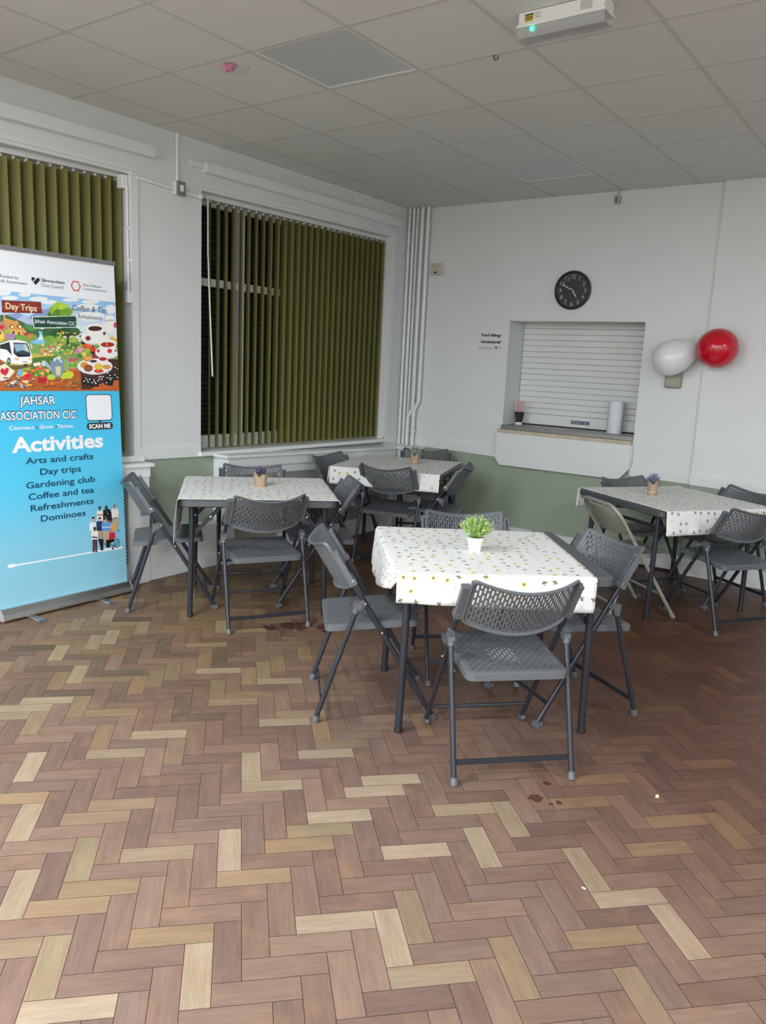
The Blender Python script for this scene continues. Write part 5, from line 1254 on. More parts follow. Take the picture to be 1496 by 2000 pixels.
63 122 60:51.9,154.8 51.6,154.4 50.9,154.2 50.2,154.3 50.0,154.7 50.3,155.2 51.0,155.3 51.7,155.2
232 160 78:53.1,154.0 52.9,153.5 52.5,153.3 52.0,153.5 51.9,154.0 52.1,154.5 52.5,154.7 53.0,154.5
167 207 90:60.4,158.8 60.2,158.3 59.9,158.1 59.6,158.3 59.5,158.7 59.6,159.2 60.0,159.3 60.2,159.2
240 201 90:55.1,155.6 54.9,155.1 54.3,154.9 53.7,155.1 53.5,155.5 53.8,156.0 54.4,156.2 54.9,156.0
143 192 78:56.5,162.4 56.2,161.9 55.5,161.7 54.8,161.8 54.5,162.3 54.8,162.8 55.5,163.1 56.2,162.9
240 201 90:60.5,157.9 60.2,157.5 59.6,157.3 59.0,157.4 58.7,157.8 59.0,158.3 59.7,158.5 60.3,158.3
92 154 72:53.5,153.3 53.2,153.0 52.5,152.8 51.7,152.9 51.4,153.2 51.8,153.5 52.5,153.7 53.2,153.6
232 160 78:54.0,159.3 53.8,159.0 53.2,158.8 52.6,158.9 52.4,159.2 52.6,159.5 53.2,159.7 53.8,159.6
240 185 58:57.2,162.5 56.9,162.2 56.4,162.1 55.8,162.1 55.5,162.4 55.8,162.7 56.4,162.8 57.0,162.8
240 201 90:47.5,152.7 47.1,152.3 46.5,152.2 45.8,152.3 45.5,152.7 45.8,153.1 46.5,153.2 47.2,153.1
232 160 78:47.0,163.6 46.8,163.1 46.4,162.8 46.0,163.0 45.8,163.5 46.0,164.0 46.4,164.2 46.8,164.1
63 122 60:62.6,167.6 62.4,167.2 61.7,167.1 61.1,167.2 60.8,167.5 61.1,167.8 61.8,167.9 62.4,167.8
240 185 58:60.7,156.6 60.4,156.2 59.6,156.1 59.0,156.2 58.7,156.5 59.0,156.8 59.7,157.0 60.4,156.9
143 192 78:56.1,161.5 55.9,161.1 55.5,160.9 55.2,161.0 55.1,161.4 55.2,161.8 55.6,162.0 56.0,161.8
232 160 78:57.9,154.8 57.7,154.3 57.2,154.2 56.8,154.3 56.6,154.8 56.9,155.2 57.3,155.4 57.7,155.2
167 207 90:48.8,156.8 48.6,156.5 48.2,156.3 47.8,156.4 47.6,156.7 47.8,157.0 48.2,157.2 48.7,157.1
143 192 78:60.1,153.9 59.9,153.4 59.4,153.2 59.0,153.4 58.9,153.8 59.1,154.3 59.5,154.5 59.9,154.3
143 192 78:61.2,154.0 61.0,153.5 60.5,153.3 60.0,153.5 59.9,153.9 60.1,154.4 60.6,154.6 61.1,154.4
240 185 58:49.6,159.6 49.5,159.3 49.2,159.1 48.9,159.2 48.8,159.6 48.9,159.9 49.2,160.0 49.5,159.9
240 201 90:56.9,158.0 56.7,157.7 56.1,157.5 55.5,157.6 55.3,157.9 55.5,158.3 56.1,158.4 56.7,158.3
167 207 90:48.6,165.6 48.4,165.1 48.0,164.8 47.7,165.0 47.5,165.5 47.7,166.0 48.1,166.3 48.5,166.1
63 122 60:49.3,157.7 49.0,157.2 48.4,157.1 47.8,157.2 47.5,157.6 47.8,158.0 48.5,158.2 49.1,158.1
232 160 78:52.6,152.7 52.4,152.4 52.1,152.3 51.7,152.4 51.6,152.7 51.8,153.0 52.1,153.2 52.5,153.1
167 207 90:46.9,155.3 46.7,154.8 46.2,154.6 45.8,154.8 45.7,155.3 45.9,155.8 46.3,156.0 46.8,155.8
92 154 72:56.1,154.1 55.9,153.6 55.6,153.4 55.3,153.6 55.2,154.1 55.3,154.5 55.7,154.8 56.0,154.6
240 185 58:60.8,156.6 60.5,156.1 59.8,155.9 59.1,156.1 58.9,156.5 59.2,157.0 59.9,157.2 60.5,157.1
63 122 60:49.4,166.4 49.2,166.1 48.8,165.9 48.3,166.1 48.2,166.4 48.4,166.7 48.8,166.9 49.2,166.8
167 207 90:56.3,162.0 55.9,161.7 55.2,161.6 54.4,161.7 54.1,161.9 54.4,162.2 55.2,162.4 56.0,162.3
240 185 58:46.7,166.0 46.5,165.5 46.1,165.3 45.8,165.5 45.7,166.0 45.9,166.5 46.2,166.7 46.6,166.5
232 160 78:57.4,163.6 57.1,163.1 56.4,162.9 55.6,163.1 55.3,163.5 55.7,163.9 56.4,164.2 57.2,164.0
143 192 78:47.4,164.0 47.3,163.6 46.9,163.4 46.6,163.6 46.5,163.9 46.6,164.3 47.0,164.5 47.3,164.3
92 154 72:54.0,162.5 53.8,162.2 53.3,162.0 52.8,162.1 52.7,162.4 52.9,162.8 53.4,163.0 53.9,162.9
232 160 78:58.5,166.9 58.4,166.6 58.0,166.5 57.6,166.6 57.5,166.9 57.7,167.2 58.0,167.3 58.4,167.2
240 185 58:51.7,154.5 51.4,154.1 50.6,153.9 49.9,154.0 49.6,154.5 50.0,154.9 50.7,155.1 51.4,155.0
143 192 78:51.9,156.8 51.5,156.5 50.8,156.4 50.0,156.5 49.8,156.7 50.1,157.1 50.8,157.2 51.6,157.1
240 201 90:48.4,159.2 48.3,158.9 48.0,158.8 47.7,158.9 47.6,159.2 47.7,159.4 48.0,159.6 48.3,159.5
240 201 90:59.7,156.8 59.3,156.4 58.5,156.2 57.8,156.3 57.5,156.7 57.9,157.1 58.6,157.3 59.4,157.2
232 160 78:61.7,155.9 61.4,155.6 60.6,155.4 60.0,155.5 59.7,155.8 60.0,156.1 60.7,156.2 61.4,156.1
143 192 78:55.8,162.2 55.6,161.8 55.3,161.6 55.1,161.7 55.0,162.2 55.1,162.6 55.4,162.8 55.7,162.7
143 192 78:46.1,155.5 45.8,155.1 45.2,155.0 44.6,155.1 44.4,155.4 44.6,155.8 45.3,156.0 45.9,155.8
232 160 78:50.8,158.4 50.6,158.1 50.3,158.0 50.0,158.1 49.9,158.3 50.1,158.6 50.4,158.7 50.7,158.7
240 185 58:61.8,159.9 61.6,159.5 61.3,159.3 60.9,159.4 60.8,159.9 61.0,160.3 61.3,160.5 61.7,160.3
92 154 72:51.7,166.8 51.5,166.4 50.9,166.3 50.3,166.4 50.0,166.7 50.3,167.1 50.9,167.2 51.5,167.1
240 185 58:59.1,165.5 58.9,165.2 58.6,165.1 58.3,165.2 58.2,165.4 58.4,165.8 58.7,165.9 59.0,165.8
240 201 90:49.4,156.3 49.1,155.9 48.6,155.8 48.1,155.9 47.9,156.2 48.1,156.6 48.6,156.7 49.2,156.6
63 122 60:51.3,157.3 51.0,156.8 50.5,156.5 50.0,156.7 49.8,157.2 50.0,157.7 50.6,158.0 51.1,157.8
240 201 90:50.1,162.2 49.9,161.8 49.3,161.6 48.8,161.7 48.6,162.1 48.9,162.5 49.4,162.7 49.9,162.5
240 201 90:54.9,154.8 54.6,154.3 54.1,154.1 53.6,154.3 53.4,154.8 53.7,155.3 54.2,155.5 54.7,155.3
232 160 78:60.8,158.8 60.5,158.6 59.7,158.4 58.9,158.5 58.6,158.8 58.9,159.1 59.7,159.2 60.5,159.1
63 122 60:47.8,154.8 47.5,154.4 47.0,154.3 46.4,154.4 46.2,154.7 46.5,155.1 47.0,155.2 47.5,155.1
232 160 78:58.2,166.8 57.9,166.5 57.2,166.3 56.5,166.4 56.2,166.7 56.5,167.0 57.2,167.1 57.9,167.0
240 185 58:50.4,166.2 50.2,165.7 49.7,165.5 49.2,165.6 49.0,166.1 49.2,166.6 49.7,166.8 50.2,166.7
240 185 58:56.2,156.2 56.0,155.8 55.4,155.6 54.9,155.7 54.7,156.2 54.9,156.7 55.5,156.9 56.0,156.7
232 160 78:60.7,163.4 60.5,163.1 60.0,163.0 59.5,163.1 59.3,163.3 59.5,163.6 60.0,163.7 60.5,163.6
92 154 72:55.3,153.9 55.1,153.6 54.6,153.4 54.2,153.6 54.0,153.9 54.2,154.2 54.7,154.3 55.1,154.2
63 122 60:47.4,160.7 47.1,160.4 46.3,160.2 45.6,160.3 45.4,160.6 45.7,161.0 46.4,161.1 47.1,161.0
167 207 90:57.0,164.5 56.9,164.1 56.5,163.9 56.1,164.0 56.0,164.5 56.2,164.9 56.6,165.1 56.9,165.0
63 122 60:60.4,152.9 60.3,152.6 60.0,152.5 59.7,152.6 59.6,152.9 59.8,153.1 60.0,153.2 60.3,153.1
240 201 90:54.0,159.6 53.9,159.2 53.5,159.0 53.2,159.2 53.1,159.6 53.3,159.9 53.6,160.1 53.9,160.0
240 201 90:56.7,158.2 56.5,157.8 56.0,157.6 55.4,157.7 55.2,158.1 55.5,158.5 56.0,158.7 56.5,158.6
63 122 60:47.4,164.8 47.0,164.3 46.3,164.1 45.5,164.2 45.3,164.7 45.6,165.2 46.4,165.5 47.1,165.3
167 207 90:54.4,159.8 54.1,159.5 53.5,159.3 52.9,159.4 52.7,159.7 53.0,160.0 53.6,160.1 54.2,160.0
107 90 60:10.2,148.8 15.7,146.5 28.2,147.1 31.1,150.0 30.9,146.9 19.4,144.1 10.0,146.3
244 243 246:10.8,158.4 16.3,160.5 21.5,161.0 26.1,160.2 28.0,158.3 29.4,151.5 29.0,148.4 22.3,147.3 16.1,147.7 10.2,149.7
42 48 56:10.8,157.8 16.3,159.6 17.2,152.3 14.4,155.2 10.6,155.7
57 68 79:18.4,159.4 26.4,159.4 27.9,157.3 28.4,152.4 20.9,151.5 18.3,153.3
143 180 204:18.9,158.6 26.0,158.8 27.2,157.0 27.7,154.2 23.5,155.3 19.8,154.2
184 213 176:24.3,158.4 26.0,158.7 27.3,156.4 27.6,154.5 25.1,155.4
27 31 37:18.4,153.3 28.4,152.7 27.9,151.9 20.9,151.4
255 255 255:16.9,159.3 18.4,159.4 18.8,156.7 18.1,156.0
240 239 232:28.2,159.2 29.3,159.0 29.9,156.8 29.2,156.6 29.0,158.3
34 36 42:16.3,149.1 16.2,148.3 15.8,147.6 15.4,147.2 14.9,147.2 14.5,147.6 14.2,148.2 14.2,149.0 14.3,149.8 14.7,150.5 15.1,150.9 15.6,150.9 16.0,150.6 16.3,149.9
185 188 194:15.8,149.1 15.7,148.6 15.5,148.3 15.3,148.1 15.1,148.1 14.9,148.2 14.8,148.6 14.7,149.1 14.8,149.5 15.0,149.9 15.2,150.1 15.4,150.1 15.6,149.9 15.7,149.5
242 196 106:18.3,151.0 21.2,150.6 21.4,149.6 19.2,149.6
242 196 106:27.0,150.8 29.0,151.0 29.0,149.9 27.4,149.7
138 138 136:23.5,149.0 26.0,149.1 26.0,148.6 23.5,148.5
32 34 38:26.2,147.2 26.1,147.0 25.7,146.8 25.2,146.8 24.6,146.7 24.1,146.8 23.7,147.0 23.6,147.1 23.7,147.3 24.1,147.5 24.6,147.6 25.2,147.6 25.8,147.5 26.1,147.4
200 64 46:10.2,150.0 11.4,148.8 11.0,147.6 10.0,147.2
241 228 198:10.0,146.3 12.9,147.6 18.4,143.2 14.3,139.1 9.4,137.8
207 39 70:12.5,144.0 13.4,145.4 15.0,144.9 14.5,142.8 12.9,140.8 10.5,141.8 9.8,143.6 11.2,145.2
217 220 224:9.5,139.4 14.9,139.1 13.9,138.3 9.4,138.2
111 185 216:19.3,142.0 21.1,144.8 24.0,143.3 21.5,140.4
240 210 74:21.5,140.1 24.0,143.3 26.3,142.7 23.1,140.2
215 38 60:21.5,140.1 25.9,142.5 28.5,141.2 24.6,137.7
239 224 192:18.9,141.0 19.6,141.2 23.9,137.2 23.2,136.9
232 176 74:22.5,136.3 22.0,136.1 21.0,136.0 20.1,136.2 20.1,136.5 21.0,136.7 22.1,136.6
210 85 46:26.4,136.8 25.9,136.5 25.0,136.4 24.3,136.6 24.3,137.0 25.1,137.2 26.0,137.2
168 68 30:30.7,139.1 30.3,138.7 29.4,138.6 28.7,138.8 28.7,139.3 29.4,139.6 30.3,139.5
233 226 204:14.1,137.1 13.6,136.7 12.5,136.5 11.7,136.8 11.7,137.3 12.6,137.6 13.6,137.5
138 42 32:22.8,138.8 22.2,138.3 20.8,138.2 19.8,138.5 19.8,139.0 20.9,139.3 22.2,139.2
233 226 204:30.1,139.0 29.7,138.4 29.0,138.3 28.4,138.7 28.5,139.3 29.1,139.7 29.8,139.6
168 68 30:25.2,136.9 24.7,136.5 23.6,136.4 22.8,136.7 22.8,137.0 23.7,137.3 24.8,137.2
58 74 106:17.1,135.0 16.5,134.6 15.3,134.5 14.4,134.8 14.4,135.2 15.4,135.4 16.6,135.3
200 194 216:14.7,139.2 14.1,139.0 12.7,138.9 11.6,139.0 11.7,139.3 12.7,139.5 14.1,139.5
210 85 46:11.6,134.5 11.0,134.1 9.8,133.9 8.8,134.3 8.8,134.8 9.8,135.1 11.1,135.0
58 74 106:15.6,138.4 14.9,138.0 13.6,137.9 12.5,138.2 12.6,138.6 13.7,138.8 15.0,138.8
200 194 216:23.4,134.5 22.9,134.1 22.0,134.0 21.3,134.3 21.3,134.8 22.1,135.1 23.0,134.9
168 68 30:26.7,139.3 26.4,139.1 25.8,139.0 25.3,139.2 25.3,139.5 25.8,139.7 26.4,139.6
58 74 106:19.4,135.7 18.9,135.1 17.9,135.0 17.1,135.4 17.1,136.0 17.9,136.4 18.9,136.3
168 68 30:20.4,134.9 20.1,134.6 19.5,134.5 18.9,134.7 19.0,135.1 19.5,135.4 20.2,135.3
232 176 74:26.2,136.7 25.8,136.1 24.8,135.9 24.0,136.3 24.1,137.0 24.9,137.4 25.9,137.2
90 143 168:21.7,139.3 21.4,138.9 20.7,138.8 20.1,139.1 20.2,139.5 20.7,139.8 21.4,139.7
138 42 32:14.7,139.6 14.4,139.3 13.6,139.2 13.0,139.4 13.0,139.7 13.6,139.9 14.4,139.9
233 226 204:19.9,137.9 19.3,137.5 18.0,137.4 17.0,137.6 17.0,138.1 18.1,138.3 19.4,138.2
90 143 168:24.1,134.9 23.7,134.3 22.8,134.2 22.1,134.6 22.1,135.2 22.9,135.6 23.8,135.4
232 176 74:27.1,138.0 26.6,137.6 25.7,137.4 25.1,137.7 25.1,138.2 25.8,138.5 26.7,138.4
232 176 74:25.5,137.4 24.9,136.9 23.8,136.7 22.9,137.1 22.9,137.7 23.8,138.1 25.0,138.0
58 74 106:29.8,138.3 29.4,138.1 28.5,138.0 27.8,138.2 27.8,138.4 28.5,138.6 29.4,138.6
200 194 216:22.8,135.5 22.5,135.1 21.7,135.0 21.1,135.3 21.1,135.7 21.8,136.0 22.5,135.9
90 143 168:19.7,136.8 19.1,136.4 18.0,136.3 17.2,136.6 17.2,137.1 18.1,137.3 19.2,137.2
210 85 46:27.9,137.5 27.5,136.9 26.6,136.8 25.9,137.2 25.9,137.8 26.7,138.2 27.5,138.0
122 58 34:14.2,137.9 13.9,137.5 13.2,137.4 12.7,137.7 12.7,138.1 13.3,138.4 13.9,138.3
233 226 204:27.0,135.4 26.3,134.9 24.9,134.7 23.8,135.1 23.9,135.7 25.0,136.1 26.4,136.0
233 226 204:17.8,137.0 17.3,136.4 16.1,136.3 15.2,136.7 15.2,137.2 16.2,137.6 17.4,137.5
210 85 46:25.6,136.1 25.2,135.7 24.4,135.5 23.9,135.8 23.9,136.4 24.5,136.7 25.3,136.6
58 74 106:29.3,136.9 28.7,136.5 27.4,136.4 26.4,136.7 26.4,137.1 27.4,137.4 28.7,137.3
122 58 34:13.1,139.7 12.7,139.3 12.0,139.3 11.4,139.5 11.4,139.9 12.1,140.1 12.8,140.1
168 68 30:27.5,135.2 27.0,134.8 25.9,134.7 25.1,135.0 25.1,135.3 26.0,135.6 27.0,135.5
210 85 46:24.1,139.7 23.8,139.2 23.1,139.0 22.6,139.4 22.7,139.9 23.2,140.3 23.9,140.2
200 194 216:14.5,135.3 14.2,134.9 13.6,134.8 13.2,135.1 13.2,135.6 13.7,135.9 14.3,135.8
58 74 106:14.3,135.0 13.9,134.7 12.9,134.6 12.2,134.8 12.2,135.2 13.0,135.4 13.9,135.3
210 85 46:20.6,138.0 20.3,137.6 19.5,137.5 18.9,137.8 18.9,138.2 19.5,138.5 20.3,138.4
58 74 106:24.9,134.7 24.5,134.3 23.6,134.1 22.9,134.5 23.0,135.0 23.7,135.3 24.5,135.2
232 176 74:22.9,138.4 22.6,137.8 22.0,137.6 21.5,138.0 21.6,138.7 22.1,139.1 22.7,138.9
210 85 46:28.6,137.7 28.2,137.4 27.5,137.3 26.9,137.5 26.9,137.9 27.5,138.1 28.3,138.1
233 226 204:26.2,137.8 25.6,137.3 24.2,137.2 23.1,137.5 23.2,138.1 24.3,138.4 25.6,138.3
232 176 74:28.4,135.8 27.8,135.3 26.5,135.2 25.5,135.5 25.6,136.1 26.6,136.4 27.9,136.3
90 143 168:21.3,137.7 20.8,137.4 19.6,137.3 18.7,137.5 18.8,137.9 19.7,138.1 20.8,138.0
210 85 46:14.3,137.2 13.7,136.8 12.4,136.7 11.5,137.0 11.5,137.4 12.5,137.7 13.8,137.6
233 226 204:17.7,136.6 17.3,136.2 16.6,136.1 16.0,136.4 16.0,136.9 16.7,137.2 17.4,137.1
122 58 34:22.6,138.3 22.0,138.0 20.9,137.9 20.0,138.1 20.0,138.5 20.9,138.8 22.1,138.7
168 72 30:43.4,135.8 43.1,135.4 42.4,135.3 41.9,135.6 42.0,136.0 42.5,136.3 43.1,136.2
201 96 42:46.8,134.5 46.3,134.2 45.2,134.1 44.4,134.3 44.4,134.7 45.3,134.9 46.4,134.8
138 60 26:31.4,138.4 30.9,138.0 29.8,137.9 28.9,138.2 28.9,138.6 29.9,138.9 31.0,138.8
210 112 46:38.9,139.0 38.6,138.8 37.8,138.7 37.2,138.9 37.2,139.2 37.9,139.4 38.6,139.3
224 138 74:41.1,136.1 40.8,135.8 40.3,135.7 39.9,135.9 39.9,136.3 40.3,136.5 40.9,136.4
201 96 42:43.9,138.5 43.3,138.1 42.1,138.0 41.2,138.2 41.2,138.7 42.2,139.0 43.4,138.9
168 72 30:38.5,138.0 38.1,137.7 37.5,137.6 37.1,137.8 37.1,138.2 37.6,138.4 38.2,138.3
201 96 42:43.0,136.3 42.5,135.9 41.4,135.7 40.5,136.1 40.5,136.6 41.4,137.0 42.5,136.8
201 96 42:44.8,136.9 44.5,136.4 43.7,136.3 43.2,136.7 43.2,137.2 43.8,137.5 44.5,137.4
201 96 42:34.9,139.2 34.5,138.8 33.8,138.7 33.3,138.9 33.3,139.4 33.9,139.7 34.6,139.6
224 138 74:47.1,137.8 46.6,137.4 45.5,137.2 44.8,137.6 44.8,138.1 45.6,138.4 46.6,138.3
138 60 26:38.3,135.2 37.9,134.9 37.0,134.8 36.3,135.0 36.4,135.4 37.1,135.6 37.9,135.5
210 112 46:44.0,137.0 43.6,136.7 42.9,136.6 42.3,136.8 42.3,137.1 42.9,137.3 43.7,137.2
168 72 30:43.3,134.8 42.7,134.4 41.5,134.3 40.5,134.6 40.5,135.0 41.5,135.3 42.8,135.2
224 138 74:41.9,137.1 41.5,136.7 40.7,136.5 40.1,136.8 40.2,137.3 40.8,137.6 41.5,137.5
210 112 46:39.8,136.3 39.5,135.9 38.9,135.8 38.3,136.1 38.4,136.5 38.9,136.8 39.6,136.7
201 96 42:41.2,137.0 40.9,136.7 40.4,136.6 39.9,136.8 40.0,137.1 40.4,137.3 41.0,137.3
201 96 42:36.3,138.5 35.9,138.1 35.0,138.0 34.3,138.3 34.3,138.7 35.1,139.0 35.9,138.9
168 72 30:35.8,137.7 35.5,137.3 34.8,137.2 34.2,137.4 34.3,137.9 34.9,138.2 35.5,138.1
138 60 26:29.3,134.8 28.9,134.4 28.3,134.2 27.8,134.6 27.8,135.1 28.4,135.4 29.0,135.3
210 112 46:39.1,137.7 38.5,137.2 37.4,137.1 36.6,137.4 36.6,137.9 37.5,138.3 38.6,138.2
210 112 46:31.4,139.1 30.9,138.7 29.8,138.6 29.0,138.8 29.0,139.2 29.9,139.5 30.9,139.4
168 72 30:33.3,137.1 32.9,136.9 32.1,136.8 31.4,137.0 31.4,137.2 32.1,137.4 32.9,137.4
201 96 42:31.1,137.3 30.7,137.0 30.0,136.9 29.4,137.1 29.5,137.4 30.1,137.6 30.8,137.6
224 138 74:38.9,137.5 38.4,137.1 37.4,136.9 36.7,137.3 36.7,137.8 37.5,138.1 38.5,138.0
201 96 42:31.4,136.2 31.0,135.7 30.1,135.6 29.4,135.9 29.4,136.4 30.1,136.7 31.0,136.6
210 112 46:38.0,135.8 37.6,135.3 36.6,135.2 35.9,135.5 35.9,136.0 36.7,136.4 37.6,136.2
168 72 30:41.0,138.4 40.4,138.0 39.3,137.9 38.4,138.2 38.5,138.6 39.4,138.8 40.5,138.8
168 72 30:38.4,134.4 37.8,134.1 36.6,134.1 35.6,134.2 35.6,134.5 36.6,134.7 37.9,134.6
201 96 42:46.7,134.5 46.1,134.1 44.9,134.1 44.0,134.3 44.0,134.6 45.0,134.9 46.2,134.8
224 138 74:46.8,135.2 46.2,134.8 44.9,134.7 44.0,135.0 44.0,135.5 45.0,135.8 46.2,135.7
168 72 30:39.2,134.8 38.7,134.5 37.4,134.4 36.5,134.6 36.5,135.0 37.5,135.3 38.7,135.2
210 112 46:45.4,138.2 45.1,137.8 44.3,137.7 43.7,138.0 43.7,138.3 44.4,138.6 45.1,138.5
138 60 26:40.2,137.2 39.8,136.9 39.1,136.9 38.5,137.1 38.5,137.4 39.1,137.6 39.8,137.5
138 60 26:30.7,136.8 30.2,136.5 29.2,136.4 28.5,136.6 28.5,137.0 29.3,137.2 30.3,137.2
210 112 46:47.5,137.2 47.1,136.8 46.1,136.7 45.4,137.0 45.5,137.4 46.2,137.7 47.1,137.6
138 60 26:46.1,138.6 45.6,138.2 44.3,138.1 43.4,138.4 43.4,138.8 44.4,139.1 45.6,139.0
168 72 30:45.0,134.9 44.5,134.7 43.5,134.6 42.6,134.8 42.6,135.1 43.5,135.3 44.6,135.2
138 60 26:40.1,135.7 39.6,135.4 38.7,135.3 38.0,135.5 38.0,135.8 38.7,136.0 39.7,136.0
138 60 26:46.3,137.5 45.8,137.0 44.9,136.9 44.1,137.2 44.1,137.7 44.9,138.0 45.9,137.9
168 72 30:29.7,135.3 29.3,135.0 28.4,134.9 27.7,135.1 27.8,135.6 28.4,135.8 29.3,135.7
168 72 30:31.3,138.1 30.9,137.9 30.1,137.8 29.5,138.0 29.5,138.3 30.1,138.5 30.9,138.4
168 72 30:46.9,137.3 46.5,136.9 45.6,136.8 44.9,137.1 44.9,137.5 45.6,137.8 46.5,137.7
138 60 26:31.5,135.7 31.2,135.4 30.5,135.3 30.0,135.5 30.0,135.9 30.6,136.1 31.2,136.1
168 72 30:44.2,135.6 43.6,135.3 42.4,135.2 41.4,135.4 41.4,135.8 42.4,136.0 43.6,135.9
201 96 42:32.6,138.8 32.2,138.5 31.3,138.4 30.6,138.6 30.6,139.0 31.3,139.2 32.2,139.1
168 72 30:47.3,139.4 46.9,139.1 46.1,139.0 45.5,139.2 45.5,139.6 46.2,139.8 47.0,139.8
201 96 42:30.1,136.7 29.7,136.4 28.8,136.4 28.1,136.6 28.1,136.9 28.9,137.1 29.7,137.0
168 72 30:43.2,139.0 42.7,138.7 41.8,138.7 41.1,138.8 41.1,139.1 41.9,139.3 42.8,139.3
224 138 74:41.7,136.9 41.2,136.6 40.1,136.5 39.3,136.7 39.3,137.0 40.2,137.2 41.2,137.2
168 72 30:36.0,135.0 35.7,134.6 35.0,134.5 34.6,134.8 34.6,135.2 35.1,135.5 35.7,135.4
168 72 30:37.6,135.3 37.1,134.9 36.0,134.7 35.2,135.1 35.2,135.6 36.1,135.9 37.1,135.8
201 96 42:47.2,138.3 46.6,138.0 45.3,137.9 44.2,138.1 44.3,138.5 45.4,138.8 46.7,138.7
224 138 74:30.9,139.2 30.6,138.8 30.0,138.7 29.5,138.9 29.5,139.4 30.0,139.6 30.7,139.5
201 96 42:40.2,137.7 39.8,137.4 38.8,137.3 38.1,137.5 38.1,137.8 38.9,138.1 39.8,138.0
168 72 30:42.1,134.7 41.6,134.2 40.4,134.1 39.5,134.4 39.5,134.9 40.5,135.3 41.6,135.2
210 112 46:34.7,134.3 34.4,134.0 33.8,133.9 33.2,134.1 33.3,134.4 33.8,134.6 34.5,134.6
168 72 30:42.5,138.4 42.2,138.1 41.5,138.1 41.0,138.2 41.0,138.5 41.5,138.7 42.2,138.7
168 72 30:30.2,138.6 29.9,138.1 29.2,138.0 28.8,138.3 28.8,138.9 29.3,139.2 29.9,139.1
210 112 46:32.4,138.0 31.9,137.7 30.7,137.7 29.7,137.8 29.8,138.1 30.7,138.3 31.9,138.2
63 107 52:40.7,142.6 40.0,141.8 38.4,141.1 36.0,140.7 33.3,140.7 31.0,141.0 29.5,141.6 29.0,142.4 29.6,143.3 31.2,143.9 33.6,144.3 36.2,144.4 38.5,144.1 40.1,143.4
184 38 46:31.6,140.9 38.1,141.0 37.0,136.8 32.3,136.8
210 58 58:31.2,141.1 38.3,141.2 38.1,140.0 31.6,139.9
143 192 78:33.9,143.5 33.6,143.0 32.8,142.8 32.0,143.0 31.7,143.4 32.1,143.9 32.9,144.1 33.6,143.9
143 192 78:32.3,141.3 32.0,140.8 31.2,140.6 30.4,140.8 30.1,141.2 30.5,141.7 31.2,141.9 32.0,141.7
77 138 53:33.9,143.4 33.6,142.9 32.8,142.8 32.0,142.9 31.7,143.4 32.1,143.8 32.9,144.0 33.6,143.8
143 192 78:39.7,142.2 39.3,141.8 38.5,141.6 37.7,141.7 37.4,142.2 37.8,142.7 38.6,142.8 39.4,142.7
111 166 60:35.7,142.6 35.4,142.1 34.6,141.9 33.8,142.1 33.5,142.5 33.9,143.0 34.7,143.2 35.4,143.0
143 192 78:37.0,141.7 36.6,141.2 35.8,141.1 35.0,141.2 34.8,141.7 35.1,142.1 35.9,142.3 36.7,142.2
77 138 53:34.2,142.0 33.9,141.5 33.1,141.3 32.3,141.5 32.0,141.9 32.4,142.4 33.2,142.6 33.9,142.4
77 138 53:36.3,141.9 36.0,141.4 35.2,141.2 34.4,141.4 34.1,141.9 34.5,142.3 35.3,142.5 36.0,142.3
77 138 53:35.0,142.1 34.6,141.6 33.8,141.4 33.1,141.6 32.8,142.1 33.1,142.5 33.9,142.7 34.7,142.5
143 192 78:34.8,142.7 34.4,142.2 33.6,142.0 32.9,142.2 32.6,142.6 32.9,143.1 33.7,143.3 34.5,143.1
77 138 53:38.8,141.9 38.4,141.4 37.6,141.2 36.8,141.4 36.5,141.8 36.9,142.3 37.7,142.5 38.5,142.3
143 192 78:36.1,142.6 35.8,142.2 35.0,142.0 34.2,142.2 33.9,142.6 34.3,143.1 35.1,143.3 35.8,143.1
77 138 53:37.0,143.9 36.7,143.4 35.9,143.2 35.1,143.4 34.8,143.8 35.2,144.3 36.0,144.5 36.7,144.3
77 138 53:33.5,141.4 33.2,140.9 32.4,140.8 31.6,140.9 31.3,141.4 31.7,141.8 32.5,142.0 33.2,141.8
143 192 78:35.5,144.3 35.2,143.9 34.4,143.7 33.6,143.8 33.3,144.3 33.7,144.7 34.5,144.9 35.2,144.8
111 166 60:40.0,143.8 39.6,143.3 38.9,143.1 38.1,143.3 37.8,143.7 38.1,144.2 38.9,144.4 39.7,144.2
143 192 78:38.8,144.1 38.5,143.7 37.7,143.5 36.9,143.7 36.6,144.1 37.0,144.6 37.8,144.8 38.5,144.6
111 166 60:37.7,143.6 37.3,143.1 36.5,142.9 35.8,143.1 35.5,143.5 35.8,144.0 36.6,144.2 37.4,144.0
111 166 60:36.2,142.4 35.9,142.0 35.1,141.8 34.3,141.9 34.0,142.4 34.4,142.8 35.1,143.0 35.9,142.8
111 166 60:32.8,144.0 32.4,143.5 31.6,143.3 30.9,143.5 30.6,143.9 30.9,144.4 31.7,144.6 32.5,144.4
77 138 53:37.4,142.1 37.1,141.7 36.3,141.5 35.5,141.6 35.2,142.1 35.5,142.5 36.3,142.7 37.1,142.6
77 138 53:31.8,142.7 31.4,142.2 30.6,142.1 29.9,142.2 29.6,142.7 29.9,143.1 30.7,143.3 31.5,143.1
111 166 60:34.8,144.1 34.4,143.6 33.6,143.4 32.9,143.6 32.6,144.0 32.9,144.5 33.7,144.7 34.5,144.5
111 166 60:36.0,141.0 35.7,140.5 34.9,140.3 34.1,140.5 33.8,141.0 34.1,141.4 35.0,141.6 35.7,141.4
77 138 53:38.3,143.9 37.9,143.5 37.1,143.2 36.3,143.4 36.0,143.9 36.4,144.3 37.2,144.5 38.0,144.4
